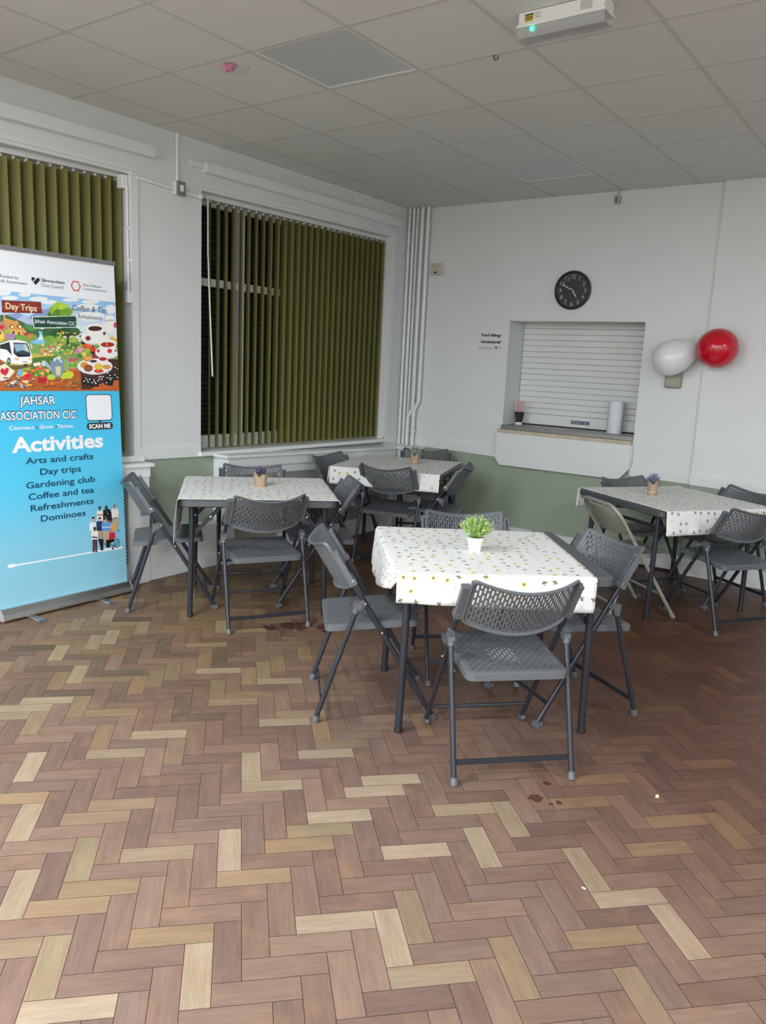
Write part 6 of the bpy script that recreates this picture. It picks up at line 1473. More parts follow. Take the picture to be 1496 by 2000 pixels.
143 192 78:32.1,141.9 31.8,141.5 31.0,141.3 30.2,141.4 30.0,141.9 30.3,142.3 31.1,142.5 31.9,142.4
232 105 62:30.8,144.0 30.4,143.3 29.6,143.0 28.7,143.1 28.1,143.6 28.1,144.3 28.8,144.9 29.7,145.1 30.5,144.7
246 211 106:29.8,144.0 29.6,143.8 29.3,143.7 29.0,143.9 29.0,144.1 29.3,144.3 29.7,144.2
226 84 63:33.5,145.0 33.2,144.3 32.4,143.9 31.4,144.1 30.9,144.6 30.9,145.3 31.6,145.9 32.5,146.1 33.3,145.7
246 211 106:32.6,145.0 32.4,144.8 32.1,144.7 31.8,144.9 31.8,145.1 32.1,145.3 32.5,145.2
232 105 62:35.3,146.3 35.0,145.6 34.1,145.2 33.2,145.4 32.7,145.9 32.7,146.6 33.3,147.2 34.3,147.4 35.1,147.0
246 211 106:34.4,146.3 34.2,146.1 33.9,146.0 33.6,146.2 33.6,146.4 33.9,146.6 34.2,146.6
226 74 90:37.7,144.8 37.3,144.1 36.5,143.7 35.5,143.8 35.0,144.4 35.0,145.1 35.6,145.7 36.6,145.8 37.4,145.5
246 211 106:36.7,144.8 36.5,144.5 36.2,144.5 35.9,144.6 35.9,144.9 36.2,145.1 36.6,145.0
240 168 74:36.5,142.6 36.1,141.9 35.3,141.5 34.4,141.6 33.8,142.1 33.8,142.9 34.5,143.4 35.4,143.6 36.2,143.2
246 211 106:35.5,142.5 35.4,142.3 35.0,142.2 34.7,142.4 34.7,142.7 35.0,142.8 35.4,142.8
240 185 90:39.7,144.2 39.4,143.5 38.5,143.1 37.6,143.2 37.0,143.8 37.0,144.5 37.7,145.1 38.6,145.2 39.4,144.9
246 211 106:38.8,144.2 38.6,143.9 38.2,143.9 37.9,144.0 38.0,144.3 38.2,144.5 38.6,144.4
242 239 224:32.3,147.5 32.0,146.8 31.1,146.4 30.2,146.5 29.7,147.1 29.7,147.8 30.4,148.4 31.3,148.5 32.1,148.2
246 211 106:31.4,147.5 31.2,147.2 30.9,147.2 30.6,147.3 30.6,147.6 30.9,147.8 31.2,147.7
242 239 224:34.4,147.9 34.0,147.2 33.2,146.8 32.3,146.9 31.7,147.4 31.8,148.2 32.4,148.8 33.3,148.9 34.1,148.6
246 211 106:33.5,147.9 33.3,147.6 32.9,147.5 32.7,147.7 32.7,148.0 33.0,148.2 33.3,148.1
185 216 74:43.4,140.4 43.0,139.7 42.2,139.2 41.1,138.8 39.8,138.8 38.7,139.1 38.0,139.7 37.7,140.3 38.1,141.0 38.9,141.6 40.0,141.9 41.3,142.0 42.4,141.7 43.1,141.1
169 184 196:34.8,148.5 36.3,150.2 37.6,149.6 41.9,145.5 41.5,143.6 37.1,147.0
201 212 220:37.6,148.3 37.4,147.5 37.0,146.9 36.4,146.6 35.7,146.5 35.2,146.9 34.8,147.5 34.7,148.2 34.9,149.0 35.3,149.6 35.9,149.9 36.6,150.0 37.1,149.6 37.5,149.0
127 151 170:40.1,149.9 47.8,150.2 47.2,140.5 43.0,140.7 41.4,142.6
127 151 170:44.5,150.6 48.9,150.8 49.2,144.8 48.0,141.0 43.9,140.7
200 207 168:43.4,146.5 46.6,146.6 46.3,141.4 43.8,141.7
217 214 154:44.2,146.7 47.1,146.7 46.5,141.9 43.9,141.8
217 228 234:42.2,150.0 43.0,151.6 45.2,152.3 47.9,152.1 47.8,151.5 45.1,151.4 43.6,149.7
217 228 234:44.5,152.2 46.7,151.6 48.2,149.3 47.4,149.0 46.0,150.7 44.5,151.3
143 168 186:49.2,150.2 51.7,150.3 52.8,148.6 51.8,145.7 49.5,144.2 49.5,145.1 51.3,146.3 51.8,148.3 51.0,149.6 49.1,149.5
200 80 46:52.1,145.7 58.5,145.8 57.7,140.6 53.4,140.5
217 104 62:52.0,145.8 58.7,146.0 58.4,144.7 52.2,144.6
127 174 68:55.4,146.9 55.0,146.4 54.3,146.2 53.7,146.4 53.4,146.8 53.7,147.3 54.4,147.5 55.1,147.3
92 154 60:57.5,146.8 57.2,146.4 56.5,146.2 55.8,146.3 55.5,146.8 55.9,147.2 56.6,147.4 57.2,147.3
127 174 68:56.0,146.1 55.7,145.7 55.0,145.5 54.3,145.6 54.0,146.1 54.3,146.5 55.0,146.7 55.7,146.6
159 204 90:56.5,146.4 56.2,145.9 55.5,145.8 54.8,145.9 54.5,146.4 54.8,146.8 55.5,147.0 56.2,146.8
127 174 68:54.2,148.1 53.9,147.7 53.2,147.5 52.5,147.6 52.3,148.1 52.6,148.5 53.3,148.7 54.0,148.6
92 154 60:57.8,147.9 57.5,147.5 56.8,147.3 56.1,147.4 55.8,147.9 56.1,148.3 56.8,148.6 57.5,148.4
92 154 60:58.6,148.8 58.3,148.3 57.6,148.1 56.9,148.3 56.6,148.7 57.0,149.2 57.7,149.4 58.4,149.2
159 204 90:59.0,148.9 58.7,148.4 58.0,148.2 57.3,148.4 57.1,148.8 57.4,149.3 58.1,149.5 58.8,149.3
159 204 90:55.0,147.7 54.7,147.3 54.0,147.1 53.3,147.2 53.0,147.7 53.4,148.1 54.1,148.3 54.7,148.2
159 204 90:55.6,149.3 55.3,148.8 54.6,148.6 53.9,148.8 53.7,149.2 54.0,149.7 54.7,149.9 55.4,149.7
159 204 90:56.4,146.8 56.0,146.3 55.4,146.1 54.7,146.3 54.4,146.8 54.7,147.2 55.4,147.4 56.1,147.2
127 174 68:58.9,148.1 58.5,147.7 57.8,147.4 57.1,147.6 56.9,148.1 57.2,148.5 57.9,148.7 58.6,148.6
92 154 60:54.6,147.4 54.3,147.0 53.6,146.8 52.9,146.9 52.7,147.4 53.0,147.8 53.7,148.0 54.4,147.8
92 154 60:59.2,149.7 58.9,149.2 58.2,149.0 57.5,149.2 57.2,149.7 57.5,150.1 58.2,150.3 58.9,150.2
92 154 60:55.6,147.3 55.3,146.9 54.6,146.7 53.9,146.8 53.7,147.3 54.0,147.7 54.7,147.9 55.4,147.8
159 204 90:56.7,149.8 56.4,149.3 55.7,149.1 55.0,149.2 54.7,149.7 55.0,150.2 55.7,150.4 56.4,150.2
92 154 60:55.4,147.0 55.1,146.5 54.4,146.3 53.7,146.5 53.5,146.9 53.8,147.4 54.5,147.6 55.2,147.4
127 174 68:59.1,149.7 58.8,149.2 58.1,149.0 57.4,149.2 57.2,149.6 57.5,150.1 58.2,150.3 58.9,150.1
159 204 90:54.8,146.3 54.5,145.9 53.8,145.7 53.1,145.8 52.9,146.3 53.2,146.7 53.9,146.9 54.5,146.8
127 174 68:56.3,146.9 56.0,146.5 55.2,146.2 54.6,146.4 54.3,146.9 54.6,147.3 55.3,147.5 56.0,147.4
127 174 68:54.0,146.6 53.6,146.1 52.9,145.9 52.3,146.1 52.0,146.6 52.3,147.0 53.0,147.2 53.7,147.0
127 174 68:58.9,147.1 58.6,146.6 57.9,146.4 57.2,146.6 56.9,147.0 57.2,147.5 57.9,147.7 58.6,147.5
210 74 122:55.3,151.0 55.0,150.4 54.2,150.1 53.4,150.2 52.9,150.6 52.9,151.2 53.5,151.7 54.3,151.8 55.0,151.5
210 74 122:56.9,150.4 56.5,149.9 55.8,149.6 55.0,149.6 54.5,150.1 54.5,150.7 55.0,151.1 55.9,151.3 56.6,151.0
210 74 122:58.6,151.5 58.2,150.9 57.5,150.6 56.7,150.7 56.1,151.1 56.2,151.7 56.7,152.2 57.6,152.3 58.3,152.1
210 74 122:54.9,150.7 54.6,150.1 53.9,149.8 53.0,149.9 52.5,150.3 52.6,150.9 53.1,151.3 54.0,151.5 54.7,151.2
201 220 58:46.4,140.2 48.4,142.8 52.0,144.3 54.9,143.7 55.5,141.7 53.4,139.7 50.8,139.9 47.6,139.3
147 168 42:47.6,140.4 48.4,141.9 48.5,141.8 47.9,140.3
147 168 42:49.1,140.7 49.6,142.1 49.8,142.0 49.3,140.5
147 168 42:50.5,140.8 51.0,142.3 51.1,142.2 50.8,140.7
147 168 42:52.0,141.0 52.2,142.5 52.4,142.4 52.2,140.9
201 96 42:50.1,135.8 49.8,135.3 49.0,135.2 48.4,135.5 48.5,136.0 49.1,136.3 49.8,136.2
210 112 46:50.3,134.7 49.8,134.4 48.7,134.3 47.8,134.6 47.8,134.9 48.7,135.1 49.8,135.1
201 96 42:51.4,134.1 51.0,133.6 50.3,133.5 49.8,133.8 49.8,134.3 50.4,134.6 51.1,134.5
210 112 46:48.5,137.9 48.1,137.5 47.4,137.4 46.8,137.7 46.8,138.1 47.4,138.4 48.2,138.3
201 96 42:47.9,135.3 47.4,135.0 46.3,134.9 45.4,135.1 45.5,135.5 46.3,135.8 47.4,135.7
90 106 52:53.4,135.4 52.8,134.9 51.6,134.8 50.7,135.1 50.8,135.6 51.7,135.9 52.9,135.8
224 138 74:55.6,137.4 55.1,137.1 53.9,137.1 53.0,137.2 53.0,137.5 53.9,137.7 55.1,137.7
224 138 74:57.2,135.7 56.6,135.3 55.5,135.2 54.5,135.5 54.5,135.8 55.5,136.1 56.7,136.0
168 72 30:45.8,137.1 45.4,136.7 44.5,136.6 43.8,136.9 43.8,137.3 44.5,137.6 45.4,137.5
90 106 52:58.1,135.7 57.6,135.5 56.5,135.4 55.7,135.6 55.7,135.9 56.5,136.0 57.6,136.0
224 138 74:53.2,137.6 52.9,137.2 52.4,137.1 51.9,137.4 51.9,137.8 52.4,138.0 53.0,137.9
201 96 42:49.7,136.7 49.2,136.3 48.1,136.2 47.2,136.5 47.2,136.9 48.1,137.2 49.2,137.1
224 138 74:46.2,137.4 45.7,137.1 44.6,137.0 43.8,137.2 43.8,137.5 44.6,137.7 45.7,137.7
168 72 30:46.1,137.8 45.8,137.5 45.0,137.4 44.4,137.6 44.4,138.0 45.0,138.2 45.8,138.2
210 112 46:58.2,139.4 57.9,139.1 57.3,139.1 56.9,139.2 56.9,139.5 57.4,139.7 58.0,139.6
224 138 74:45.6,135.3 45.3,135.0 44.7,134.9 44.2,135.2 44.2,135.5 44.8,135.7 45.4,135.6
210 112 46:56.4,138.7 56.0,138.4 55.0,138.3 54.2,138.5 54.2,138.8 55.0,139.0 56.0,138.9
90 106 52:54.0,136.8 53.6,136.5 52.7,136.4 52.0,136.6 52.0,137.0 52.8,137.3 53.7,137.2
224 138 74:48.7,138.3 48.2,138.0 47.0,137.9 46.1,138.1 46.1,138.5 47.0,138.8 48.2,138.7
90 106 52:59.7,136.5 59.2,136.1 58.1,136.0 57.3,136.3 57.3,136.8 58.2,137.1 59.2,137.0
168 72 30:49.0,136.0 48.6,135.8 47.8,135.7 47.2,135.9 47.2,136.2 47.9,136.3 48.7,136.3
210 112 46:57.5,134.6 57.1,134.2 56.4,134.1 55.8,134.4 55.8,134.8 56.5,135.1 57.2,135.0
138 60 26:58.2,136.5 57.6,136.0 56.4,135.9 55.5,136.2 55.5,136.7 56.5,137.0 57.7,136.9
138 60 26:55.8,136.8 55.4,136.4 54.4,136.3 53.7,136.5 53.7,137.0 54.5,137.3 55.4,137.2
138 60 26:49.5,137.6 49.1,137.2 48.3,137.1 47.7,137.3 47.7,137.8 48.4,138.1 49.2,138.0
224 138 74:46.5,138.3 46.3,138.0 45.7,137.9 45.3,138.1 45.3,138.4 45.8,138.6 46.3,138.6
90 106 52:48.9,134.8 48.5,134.5 47.4,134.5 46.6,134.6 46.6,134.9 47.5,135.1 48.5,135.0
224 138 74:58.6,133.9 58.4,133.6 57.8,133.5 57.4,133.7 57.4,134.1 57.9,134.3 58.4,134.2
224 138 74:53.0,135.7 52.5,135.5 51.5,135.4 50.6,135.6 50.7,135.9 51.5,136.1 52.6,136.0
138 60 26:57.0,134.4 56.5,134.0 55.4,133.9 54.6,134.2 54.6,134.7 55.5,135.0 56.6,134.9
90 106 52:50.2,134.3 49.8,134.0 49.0,134.0 48.3,134.2 48.3,134.5 49.0,134.7 49.9,134.6
168 72 30:60.6,134.4 60.1,134.1 59.1,134.0 58.4,134.2 58.4,134.6 59.2,134.8 60.2,134.8
224 138 74:57.6,135.9 57.1,135.6 56.0,135.5 55.2,135.8 55.2,136.1 56.1,136.3 57.1,136.3
201 96 42:55.8,138.8 55.4,138.5 54.6,138.4 54.0,138.7 54.0,139.0 54.7,139.2 55.5,139.2
90 106 52:56.2,137.4 55.7,136.9 54.9,136.8 54.2,137.1 54.2,137.6 54.9,137.9 55.8,137.8
138 60 26:59.0,134.7 58.6,134.2 57.7,134.2 57.0,134.4 57.0,134.9 57.7,135.2 58.6,135.1
201 96 42:57.6,136.0 57.1,135.7 55.9,135.6 55.0,135.8 55.0,136.2 56.0,136.4 57.1,136.3
168 72 30:54.9,133.9 54.4,133.5 53.4,133.4 52.5,133.7 52.6,134.1 53.4,134.4 54.5,134.3
138 60 26:47.0,134.8 46.5,134.5 45.5,134.4 44.6,134.6 44.6,135.0 45.5,135.2 46.6,135.2
168 72 30:49.4,134.9 49.0,134.6 48.0,134.5 47.3,134.7 47.3,135.1 48.1,135.3 49.0,135.2
224 138 74:53.8,137.0 53.2,136.7 52.0,136.6 51.1,136.8 51.1,137.1 52.1,137.4 53.3,137.3
201 96 42:46.4,139.2 46.1,138.9 45.5,138.8 45.1,139.0 45.1,139.3 45.6,139.5 46.2,139.4
201 96 42:47.0,136.5 46.5,136.2 45.4,136.1 44.5,136.3 44.6,136.6 45.4,136.8 46.5,136.8
168 72 30:61.0,136.1 60.5,135.7 59.5,135.6 58.8,135.9 58.8,136.4 59.6,136.7 60.5,136.6
201 96 42:53.7,138.2 53.4,137.9 52.9,137.9 52.5,138.0 52.5,138.3 53.0,138.4 53.5,138.4
168 72 30:48.4,134.5 47.9,134.1 46.9,134.0 46.2,134.3 46.2,134.7 47.0,135.0 48.0,134.9
168 72 30:46.7,138.4 46.3,138.1 45.6,138.0 45.0,138.2 45.1,138.6 45.6,138.8 46.4,138.7
210 112 46:52.9,136.9 52.4,136.5 51.4,136.4 50.6,136.7 50.7,137.0 51.5,137.3 52.5,137.2
168 72 30:55.1,138.2 54.8,138.0 54.1,137.9 53.6,138.1 53.6,138.4 54.2,138.6 54.8,138.5
168 72 30:46.1,135.9 45.6,135.7 44.5,135.6 43.7,135.8 43.7,136.1 44.6,136.2 45.6,136.2
74 42 32:60.8,166.5 61.8,160.7 69.8,159.9 74.2,152.4 87.0,152.2 87.0,133.3 60.3,133.3 60.1,143.2 58.3,145.0 70.8,152.9 63.1,159.6
201 96 46:71.6,136.3 87.0,139.8 87.0,133.3 66.3,133.3
138 58 26:72.7,136.9 76.7,133.4 77.1,133.4 73.1,137.0
138 58 26:76.6,137.5 80.6,133.5 81.0,133.5 77.0,137.6
138 58 26:80.5,138.2 84.5,133.5 84.9,133.5 80.9,138.2
138 58 26:84.5,138.8 87.0,133.5 87.0,133.5 84.9,138.9
226 84 46:66.5,159.5 66.0,158.6 65.0,158.0 63.7,157.9 62.7,158.4 62.3,159.3 62.8,160.2 63.8,160.8 65.1,160.9 66.1,160.4
232 105 62:69.2,159.9 68.8,159.0 67.7,158.4 66.4,158.3 65.4,158.8 65.0,159.7 65.5,160.6 66.5,161.2 67.8,161.3 68.8,160.8
216 58 46:71.1,157.6 70.7,156.7 69.6,156.1 68.3,156.1 67.2,156.6 66.9,157.5 67.3,158.4 68.4,159.0 69.7,159.0 70.8,158.5
200 138 176:61.0,156.4 60.5,155.5 59.5,154.9 58.2,154.8 57.2,155.3 56.9,156.2 57.3,157.1 58.4,157.7 59.6,157.7 60.6,157.2
224 160 168:63.0,157.3 62.6,156.4 61.5,155.8 60.2,155.8 59.2,156.3 58.9,157.2 59.3,158.1 60.4,158.6 61.7,158.7 62.7,158.2
159 192 78:67.7,156.9 67.2,156.0 66.2,155.4 64.9,155.4 63.9,155.9 63.5,156.8 64.0,157.7 65.0,158.2 66.3,158.3 67.3,157.8
232 210 90:64.8,154.5 64.4,153.6 63.3,153.0 62.1,152.9 61.1,153.4 60.7,154.3 61.2,155.2 62.2,155.8 63.5,155.9 64.5,155.3
77 138 74:62.1,153.2 61.7,152.3 60.6,151.7 59.3,151.7 58.4,152.2 58.0,153.1 58.5,154.0 59.5,154.6 60.8,154.6 61.8,154.1
168 32 62:72.6,153.3 72.2,152.3 71.0,151.8 69.7,151.7 68.7,152.2 68.4,153.1 68.8,154.0 69.9,154.6 71.2,154.7 72.2,154.2
243 240 234:87.0,172.8 87.0,171.0 85.8,169.6 83.8,168.7 81.7,168.6 79.8,169.3 78.6,170.5 78.2,172.2 78.8,173.9 80.1,175.3 82.1,176.2 84.2,176.3 86.1,175.7 87.0,174.4
247 245 240:85.7,177.4 85.3,176.5 84.3,175.8 83.0,175.3 81.5,175.2 80.2,175.5 79.3,176.1 79.0,176.9 79.3,177.8 80.3,178.5 81.7,179.0 83.2,179.1 84.5,178.8 85.4,178.2
243 240 234:76.4,174.1 77.5,174.5 80.8,172.3 80.0,170.2
201 196 188:85.6,176.2 85.3,176.0 84.3,175.7 83.0,175.5 81.5,175.4 80.2,175.4 79.2,175.5 78.9,175.8 79.3,176.0 80.2,176.2 81.5,176.4 83.0,176.6 84.4,176.6 85.3,176.4
210 82 122:87.0,173.4 87.0,172.6 87.0,171.9 86.4,171.5 85.8,171.5 85.2,171.8 84.9,172.4 84.8,173.2 84.9,174.0 85.4,174.6 86.0,175.0 86.6,175.0 87.0,174.7 87.0,174.1
216 210 200:81.3,165.2 80.2,163.2 77.3,161.5 73.1,160.5 68.6,160.3 64.7,160.9 62.0,162.3 61.2,164.2 62.2,166.1 65.1,167.8 69.1,168.9 73.6,169.1 77.6,168.5 80.4,167.1
242 239 232:81.0,165.7 79.9,163.9 77.1,162.3 73.1,161.4 68.8,161.2 64.9,161.7 62.4,163.0 61.5,164.6 62.6,166.4 65.3,167.9 69.2,168.9 73.5,169.1 77.4,168.6 80.1,167.3
246 244 238:77.8,171.0 77.1,169.7 75.3,168.6 72.8,167.9 70.1,167.8 67.7,168.2 66.0,169.0 65.5,170.2 66.2,171.4 67.9,172.5 70.4,173.2 73.1,173.4 75.6,173.0 77.2,172.1
244 241 234:65.5,170.2 77.8,171.0 76.5,166.2 73.8,163.1 69.0,162.8 66.4,165.6
74 30 22:76.6,170.6 76.0,169.9 74.6,169.3 72.6,168.9 70.4,168.7 68.4,168.9 67.1,169.3 66.7,170.0 67.2,170.7 68.6,171.3 70.5,171.7 72.8,171.8 74.7,171.7 76.1,171.2
239 236 228:80.1,167.8 79.8,167.1 79.3,166.4 78.5,166.0 77.6,166.0 76.9,166.3 76.4,166.9 76.2,167.6 76.5,168.4 77.0,169.1 77.8,169.4 78.7,169.5 79.4,169.2 79.9,168.6
90 52 38:79.0,167.8 78.8,167.3 78.5,167.0 78.1,166.7 77.7,166.7 77.3,166.9 77.1,167.2 77.0,167.7 77.1,168.1 77.4,168.5 77.8,168.7 78.2,168.7 78.6,168.5 78.9,168.2
122 42 46:68.2,164.2 68.0,163.6 67.4,163.1 66.7,162.8 65.8,162.7 65.1,163.0 64.6,163.4 64.5,164.1 64.7,164.7 65.2,165.2 66.0,165.6 66.8,165.6 67.5,165.4 68.0,164.9
232 185 58:85.2,165.1 85.1,164.6 84.6,164.2 83.9,163.9 83.2,163.9 82.6,164.1 82.2,164.4 82.0,165.0 82.2,165.5 82.7,165.9 83.3,166.2 84.0,166.2 84.7,166.0 85.1,165.6
232 168 58:87.0,163.9 87.0,163.4 87.0,162.9 86.5,162.7 85.9,162.6 85.3,162.8 84.9,163.2 84.8,163.8 85.0,164.3 85.4,164.7 86.0,165.0 86.6,165.0 87.0,164.8 87.0,164.4
230 224 216:87.0,156.5 87.0,154.6 84.7,153.1 81.0,152.2 77.1,152.0 73.7,152.7 71.4,154.1 70.6,155.8 71.6,157.7 74.0,159.2 77.6,160.2 81.5,160.3 85.0,159.7 87.0,158.3
242 238 232:87.0,157.0 87.0,155.3 84.7,153.9 81.2,153.1 77.4,152.9 74.1,153.5 71.9,154.7 71.2,156.3 72.1,157.9 74.4,159.3 77.8,160.2 81.6,160.4 85.0,159.8 87.0,158.6
245 242 238:73.7,161.3 86.3,161.9 85.0,157.0 81.3,154.5 77.1,154.6 74.5,157.2
246 244 240:86.4,161.9 85.7,160.7 83.8,159.8 81.2,159.2 78.4,159.0 75.8,159.4 74.2,160.2 73.6,161.3 74.3,162.4 76.1,163.4 78.6,164.0 81.5,164.1 84.0,163.8 85.8,163.0
168 50 26:85.0,161.2 84.5,160.5 83.0,159.9 81.0,159.5 78.7,159.4 76.7,159.6 75.3,160.1 74.8,160.8 75.4,161.4 76.8,162.1 78.8,162.4 81.1,162.6 83.2,162.3 84.6,161.9
232 138 58:80.3,161.3 80.2,160.8 80.0,160.3 79.7,160.1 79.3,160.1 79.1,160.3 78.9,160.7 78.9,161.2 79.0,161.8 79.2,162.2 79.5,162.4 79.8,162.4 80.0,162.2 80.2,161.8
216 48 78:83.1,157.2 82.8,156.6 82.3,156.1 81.6,155.8 80.8,155.8 80.1,156.1 79.7,156.5 79.5,157.1 79.7,157.7 80.2,158.2 81.0,158.5 81.8,158.5 82.5,158.3 82.9,157.8
216 48 78:74.2,156.9 74.0,156.5 73.7,156.1 73.3,155.9 72.8,155.9 72.3,156.1 72.0,156.4 72.0,156.8 72.1,157.2 72.4,157.6 72.9,157.8 73.4,157.8 73.8,157.6 74.1,157.3
234 230 224:87.0,157.7 87.0,157.1 87.0,156.5 86.3,156.2 85.5,156.2 84.8,156.4 84.3,156.9 84.2,157.6 84.4,158.2 84.9,158.8 85.6,159.1 86.4,159.1 87.0,158.9 87.0,158.4
138 122 112:86.8,157.7 86.7,157.3 86.4,157.0 86.1,156.8 85.7,156.8 85.4,157.0 85.1,157.2 85.1,157.6 85.2,158.0 85.4,158.3 85.8,158.5 86.2,158.5 86.5,158.3 86.7,158.0
217 215 220:83.1,147.6 81.7,145.3 78.0,143.5 72.7,142.4 67.1,142.3 62.1,143.2 58.8,144.9 57.7,147.0 59.0,149.2 62.6,151.0 67.6,152.1 73.2,152.3 78.4,151.4 81.9,149.8
240 240 243:82.6,148.0 81.2,146.0 77.7,144.3 72.7,143.3 67.2,143.2 62.5,144.0 59.3,145.5 58.2,147.4 59.5,149.4 62.9,151.1 67.7,152.1 73.1,152.3 78.0,151.5 81.4,150.0
217 138 58:69.2,152.0 68.8,151.2 67.8,150.5 66.3,150.1 64.8,150.1 63.4,150.4 62.4,151.0 62.1,151.8 62.5,152.6 63.5,153.2 65.0,153.6 66.5,153.7 67.9,153.4 68.9,152.8
234 176 96:68.4,152.2 68.1,151.7 67.3,151.3 66.2,151.0 65.0,151.0 63.9,151.2 63.2,151.6 63.0,152.1 63.3,152.6 64.0,153.0 65.1,153.3 66.3,153.3 67.4,153.1 68.1,152.8
216 146 62:65.4,148.0 65.1,147.2 64.3,146.5 63.2,146.1 62.0,146.1 61.0,146.4 60.3,147.1 60.1,147.9 60.4,148.7 61.2,149.4 62.3,149.8 63.5,149.8 64.5,149.5 65.2,148.9
154 82 48:68.7,146.2 68.3,145.2 67.4,144.4 66.1,144.0 64.7,144.0 63.4,144.4 62.6,145.1 62.3,146.1 62.7,147.0 63.6,147.8 64.9,148.3 66.3,148.3 67.6,147.9 68.5,147.2
232 230 238:72.5,150.0 72.2,149.2 71.2,148.6 69.9,148.2 68.5,148.2 67.2,148.5 66.3,149.1 66.0,149.8 66.4,150.6 67.3,151.2 68.6,151.6 70.1,151.7 71.4,151.4 72.2,150.8
58 36 56:71.8,150.6 71.5,150.2 70.8,149.9 69.8,149.7 68.7,149.7 67.7,149.8 67.1,150.1 66.8,150.4 67.1,150.8 67.8,151.1 68.8,151.3 69.9,151.3 70.9,151.2 71.5,150.9
242 236 232:79.7,151.1 79.3,150.1 78.2,149.2 76.7,148.7 75.1,148.7 73.7,149.1 72.7,149.9 72.4,150.9 72.8,151.9 73.9,152.8 75.4,153.3 77.0,153.3 78.4,152.9 79.4,152.1
184 40 46:78.9,152.1 78.6,151.6 77.8,151.2 76.7,151.0 75.4,150.9 74.3,151.1 73.6,151.5 73.3,152.0 73.6,152.5 74.4,152.9 75.5,153.1 76.8,153.2 77.9,153.0 78.7,152.6
216 80 58:76.2,144.7 75.9,144.1 74.9,143.7 73.5,143.4 71.9,143.3 70.6,143.6 69.6,144.0 69.3,144.6 69.7,145.2 70.7,145.7 72.1,145.9 73.6,146.0 75.0,145.8 75.9,145.3
232 200 74:76.0,147.4 75.7,146.6 74.7,145.9 73.4,145.5 71.9,145.4 70.6,145.8 69.7,146.4 69.5,147.3 69.8,148.1 70.8,148.8 72.1,149.2 73.6,149.2 74.9,148.9 75.8,148.2
216 160 74:81.7,147.2 81.3,146.6 80.5,146.0 79.2,145.7 77.9,145.7 76.7,146.0 75.9,146.5 75.7,147.1 76.0,147.8 76.8,148.3 78.1,148.6 79.4,148.7 80.6,148.4 81.4,147.9
23 24 28:60.9,139.2 63.0,140.9 73.5,139.3 71.9,134.8 60.1,136.8
29 30 36:78.3,143.6 84.3,143.7 87.0,141.3 85.9,138.8 77.8,140.8
20 21 25:76.6,138.7 78.5,141.2 83.8,139.7 82.1,135.4 76.2,136.3
23 24 28:82.7,146.1 84.5,147.9 87.0,147.1 87.0,144.3
23 24 28:71.9,141.4 76.8,141.7 76.5,138.7 71.1,139.9
244 242 236:64.0,140.1 63.9,139.8 63.5,139.7 63.1,139.8 62.9,140.1 63.1,140.3 63.5,140.5 63.9,140.3
244 242 236:66.7,139.5 66.5,139.2 66.1,139.1 65.7,139.2 65.6,139.5 65.8,139.8 66.2,139.9 66.6,139.8
244 242 236:62.8,138.3 62.6,138.0 62.2,137.9 61.8,138.0 61.6,138.3 61.8,138.6 62.2,138.7 62.6,138.6
244 242 236:65.5,137.9 65.3,137.6 64.9,137.5 64.5,137.6 64.3,137.9 64.5,138.1 64.9,138.3 65.3,138.2
244 242 236:68.2,137.5 68.0,137.2 67.5,137.1 67.1,137.2 67.0,137.4 67.2,137.7 67.6,137.8 68.0,137.7
244 242 236:70.9,136.9 70.7,136.6 70.3,136.5 69.8,136.6 69.7,136.9 69.9,137.2 70.3,137.3 70.7,137.2
244 242 236:69.6,139.1 69.4,138.8 69.0,138.7 68.6,138.8 68.4,139.1 68.6,139.4 69.0,139.5 69.5,139.4
244 242 236:72.3,138.5 72.2,138.3 71.7,138.1 71.3,138.2 71.2,138.5 71.3,138.8 71.8,138.9 72.2,138.8
244 242 236:64.8,139.1 64.7,138.8 64.2,138.7 63.9,138.8 63.7,139.0 63.9,139.3 64.3,139.4 64.7,139.3
244 242 236:70.1,137.9 69.9,137.6 69.5,137.5 69.0,137.6 68.9,137.9 69.1,138.2 69.5,138.3 69.9,138.2
244 242 236:79.8,143.4 79.6,143.2 79.1,143.0 78.7,143.1 78.6,143.4 78.8,143.7 79.2,143.8 79.6,143.7
244 242 236:81.3,142.1 81.1,141.8 80.7,141.7 80.2,141.8 80.1,142.1 80.3,142.4 80.7,142.5 81.1,142.4
244 242 236:84.9,142.5 84.7,142.2 84.3,142.1 83.8,142.2 83.7,142.4 83.9,142.7 84.3,142.8 84.7,142.7
244 242 236:86.6,141.0 86.4,140.7 86.0,140.6 85.5,140.7 85.4,140.9 85.6,141.2 86.0,141.3 86.5,141.2
244 242 236:81.5,139.4 81.3,139.1 80.9,139.0 80.5,139.1 80.3,139.4 80.5,139.7 80.9,139.8 81.3,139.7
244 242 236:78.6,137.5 78.4,137.3 78.0,137.1 77.5,137.2 77.4,137.5 77.6,137.8 78.0,137.9 78.4,137.8
244 242 236:85.3,147.0 85.1,146.7 84.7,146.6 84.2,146.7 84.1,147.0 84.3,147.3 84.7,147.4 85.1,147.3
244 242 236:87.0,146.2 87.0,145.9 86.6,145.8 86.2,145.9 86.0,146.1 86.2,146.4 86.6,146.5 87.0,146.4
244 242 236:73.5,141.1 73.3,140.8 72.9,140.7 72.5,140.8 72.3,141.1 72.5,141.3 72.9,141.5 73.3,141.4
244 242 236:74.9,141.1 74.7,140.8 74.3,140.7 73.9,140.8 73.7,141.1 73.9,141.4 74.3,141.5 74.7,141.4
244 242 236:76.3,141.1 76.1,140.8 75.7,140.7 75.3,140.8 75.1,141.1 75.3,141.4 75.7,141.5 76.1,141.4
